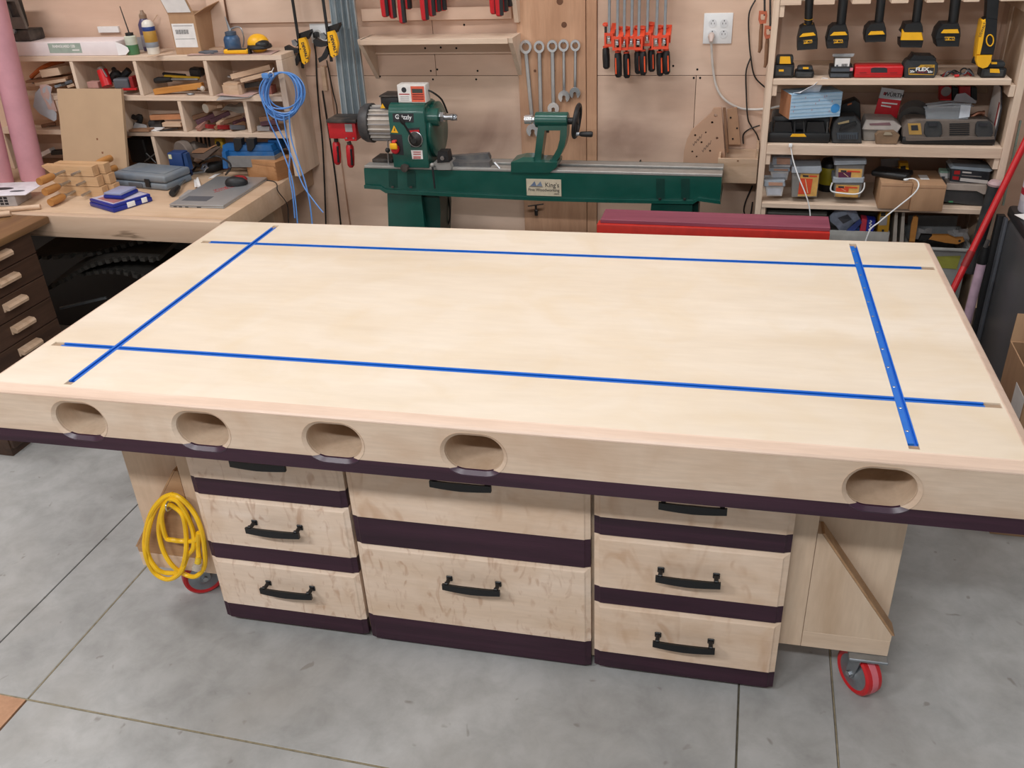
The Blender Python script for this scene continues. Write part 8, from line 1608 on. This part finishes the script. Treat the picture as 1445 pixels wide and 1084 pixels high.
# ------------------------------------------------------------------ right of the shelf
t = Thing('steel_bin', 'tall dark stainless bin with a black lid at the right edge', 'bin', (3.15, 1.75, 0))
xb0 = 2.86
t.add('body', MB().box(xb0, 3.3, 1.45, 1.93, 0.001, 0.86, 0.02, 3), plain('dark_stainless', '#6a6b6e', 0.38, 0.5, 0.06, 6), world=True); t.add('lid', MB().box(xb0 - 0.004, 3.304, 1.445, 1.935, 0.861, 0.905, 0.012), plain('bin_lid', '#2f3134', 0.4, 0.2), world=True)
t.add('side_trim', MB().box(xb0 - 0.03, xb0 - 0.002, 1.936, 1.965, 0.02, 0.86, 0.002), m_blackp, world=True)
t.add('side_trim', MB().box(xb0 - 0.012, xb0 - 0.0005, 1.90, 1.93, 0.02, 0.86, 0.002), m_silvdk, world=True)
zB = 0.906
for k, (x, y, r_, h, lb, c1_, c2_) in enumerate(((2.925, 1.86, 0.055, 0.36, 'white jug with blue and red printing on the bin lid', '#c9c7d2', '#27408e'), (2.99, 1.72, 0.05, 0.24, 'second white bottle with dark printing at the right edge of the photo', '#cfccd4', '#4a4a62'))):
    t = Thing('cleaner_bottle', lb, 'bottle', (x, y, zB), 0, 'cleaner bottles standing on the bin'); t.add('body', MB().lathe([(r_ * 0.95, 0.0005), (r_, 0.006), (r_, h * 0.6), (r_ * 0.7, h * 0.75), (r_ * 0.35, h * 0.82), (r_ * 0.35, h * 0.86)], n=22), plain('jug%d' % k, c1_, 0.35))
    t.add('cap', MB().lathe([(r_ * 0.42, h * 0.8605), (r_ * 0.42, h), (r_ * 0.3, h * 1.02)], n=16), plain('capw%d' % k, '#c5c5ca', 0.4)); t.add('label', MB().lathe([(r_ * 1.004, h * 0.12), (r_ * 1.012, h * 0.125), (r_ * 1.012, h * 0.52), (r_ * 1.004, h * 0.525)], n=22), plain('jl%d' % k, '#d3d0d6', 0.45)); t.add('label_band', MB().lathe([(r_ * 1.014, h * 0.38), (r_ * 1.02, h * 0.385), (r_ * 1.02, h * 0.46), (r_ * 1.014, h * 0.465)], n=22), plain('jb%d' % k, c2_, 0.45)); t.add('label_band', MB().lathe([(r_ * 1.014, h * 0.18), (r_ * 1.02, h * 0.185), (r_ * 1.02, h * 0.24), (r_ * 1.014, h * 0.245)], n=22), plain('jr%d' % k, '#b02a3a', 0.45))
t = Thing('leaflet', 'white leaflet lying on the bin lid', 'leaflet', V3(2.90, 1.76, zB)); t.add('sheet', MB().cbox((0.02, 0, 0.002), (0.1, 0.14, 0.002), (0, 0, 20)), m_paper); t.add('dark_print', MB().cbox((0.035, 0, 0.0036), (0.04, 0.11, 0.0008), (0, 0, 20)), m_silvdk)
a, b = PY(1349, 400, 1.78), PY(1452, 190, 1.98)
t = Thing('broom_pole', 'long red pole leaning past the right end of the table', 'pole', a)
d = (b - a); lo = a - d * (a.z / d.z) * 0.98
t.add('pole', MB().cyl(lo, b + d * 0.6, 0.0125, n=16), m_redpu, world=True); c = a + d * 0.17; t.add('sleeve', MB().cyl(c - d.normalized() * 0.03, c + d.normalized() * 0.03, 0.0145, n=16), m_reddk, world=True)
p0 = PY(1387, 365, 1.88)
t = Thing('pink_bottle', 'upside down pale pink tube with a black cap beside the red pole', 'tube', p0)
cA, cB, cC = PY(1365, 450, 1.86), PY(1385, 372, 1.88), PY(1391, 347, 1.885); t.add('tube', MB().cyl(cA - (cB - cA) * 0.4, cB, 0.017, 0.017, 16), plain('pale_pink', '#c3a6b8', 0.45), world=True); t.add('cap', MB().tube([cB, cB.lerp(cC, 0.2), cC], [0.018, 0.02, 0.013], 14), m_tb, world=True); t.add('clip', MB().tube([cC + V3(-0.004, -0.014, 0.0), cC + V3(0.0, -0.016, 0.028)], 0.008, 8), m_steel, world=True)
solo('spare_board', 'thin pale board standing between the shelf and the bin', 'board', bar(PY(1380, 435, 1.95), PY(1400, 300, 2.08), 0.02, 0.012, 0.001, (0, 1, 0)), m_offm)
solo('glass_sheet', 'thin greenish sheet edge leaning beside the tool shelf post', 'sheet', bar(PY(1415, 290, 2.0), PY(1440, 170, 2.1), 0.006, 0.012, 0, (0, 1, 0)), plain('green_glass', '#7f9a90', 0.2, alpha=0.6))
t = Thing('black_baton', 'black speckled handle with a dusty pink knob at the shelf end', 'baton', PY(1398, 300, SY - 0.04))
hA, hB = PY(1380, 345, SY - 0.035), PY(1404, 262, SY - 0.035); t.add('shaft', MB().cyl(hA - (hB - hA) * 0.5, hB, 0.022, 0.024, 16), m_tg, world=True); t.add('knob', MB().lathe([(0.026, 0), (0.028, 0.008), (0.02, 0.018), (0.001, 0.02)], hB, hB - hA, 18), plain('dusty_pink', '#b59a9c', 0.6), world=True)
# open carton at the right edge
t = Thing('open_carton', 'open brown carton with a white label beside the right end of the table', 'carton', (3.0, 1.3, 0))
x0, x1, y0, y1, zc_ = 2.815, 3.15, 1.12, 1.40, 0.60
for a in ((x0, x1, y0, y0 + 0.004), (x0, x1, y1 - 0.004, y1), (x0, x0 + 0.004, y0 + 0.0045, y1 - 0.0045), (x1 - 0.004, x1, y0 + 0.0045, y1 - 0.0045)): t.add('wall_panel', MB().box(*a, 0.001, zc_), m_card, world=True)
t.add('bottom_panel', MB().box(x0, x1, y0, y1, 0.0002, 0.001), m_card, world=True)
t.add('top_flap', MB().sheet([[(x0, y1, zc_), (x1, y1, zc_)], [(x0 + 0.01, y1 + 0.03, zc_ + 0.09), (x1, y1 + 0.03, zc_ + 0.09)]], 0.004), m_card, world=True, smooth=0)
t.add('shipping_label', MB().box(x0 - 0.0012, x0 - 0.0001, y0 + 0.01, y0 + 0.12, zc_ - 0.2, zc_ - 0.07), m_paper, world=True); t.add('content', MB().box(x0 + 0.02, x1 - 0.02, y0 + 0.02, y1 - 0.02, 0.0015, zc_ - 0.09, 0.01), m_tb, world=True)

# ------------------------------------------------------------------ let things rest on what carries them
bpy.context.view_layer.update()
def wbb(o):
    P = []
    for c in [o] + list(o.children_recursive):
        if c.type == 'MESH': P += [c.matrix_world @ Vector(v) for v in c.bound_box]
    return P
SUP = [(xL1, xR0, SY - 0.1, SB, z) for z in (zS1, zS2, zS3, zS4)] + [(SX0, SX1, LY0 - 0.01, WALLY, z) for z in (ZA, ZBs, ZC, BZ)] + [(-2.9, -0.15, 1.468, LY0, BZ)]
for o in [x for x in sc.objects if x.parent is None and 'label' in x]:
    P = wbb(o)
    if not P: continue
    cx_ = sum(p.x for p in P) / len(P); cy_ = sum(p.y for p in P) / len(P); mz = min(p.z for p in P)
    for x0, x1, y0, y1, z in SUP:
        if x0 < cx_ < x1 and y0 < cy_ < y1 and -0.03 < mz - z < 0.014 and abs(mz - z - 0.0005) > 0.0004 and 'cloth' not in o.name and 'strip' not in o.name:
            o.location.z += z + 0.0006 - mz; break
# rails above the frame that the hanging clamps rest on
def rail(name, label, x0, x1, z, y0):
    t = Thing(name, label, 'rail', ((x0 + x1) / 2, WALLY, z)); t.add('board', MB().box(x0, x1, y0, WALLY - 0.0005, z, z + 0.03, 0.002, 1), m_shelfwood, world=True)
    t.add('fixing_strip', MB().box(x0, x1, WALLY - 0.02, WALLY - 0.0005, z - 0.07, z - 0.0005, 0.002, 1), m_shelfwood, world=True)
zo = PY(900, -42, 2.21).z
rail('clamp_rail', 'pine rail above the orange bar clamps', PY(850, -40, 2.2).x, PY(950, -40, 2.2).x, zo, 2.17)
zo = PY(430, -42, 2.27).z
rail('clamp_rail', 'short pine rail above the yellow trigger clamps', PY(400, -40, 2.2).x, PY(462, -40, 2.2).x, zo, 2.06)
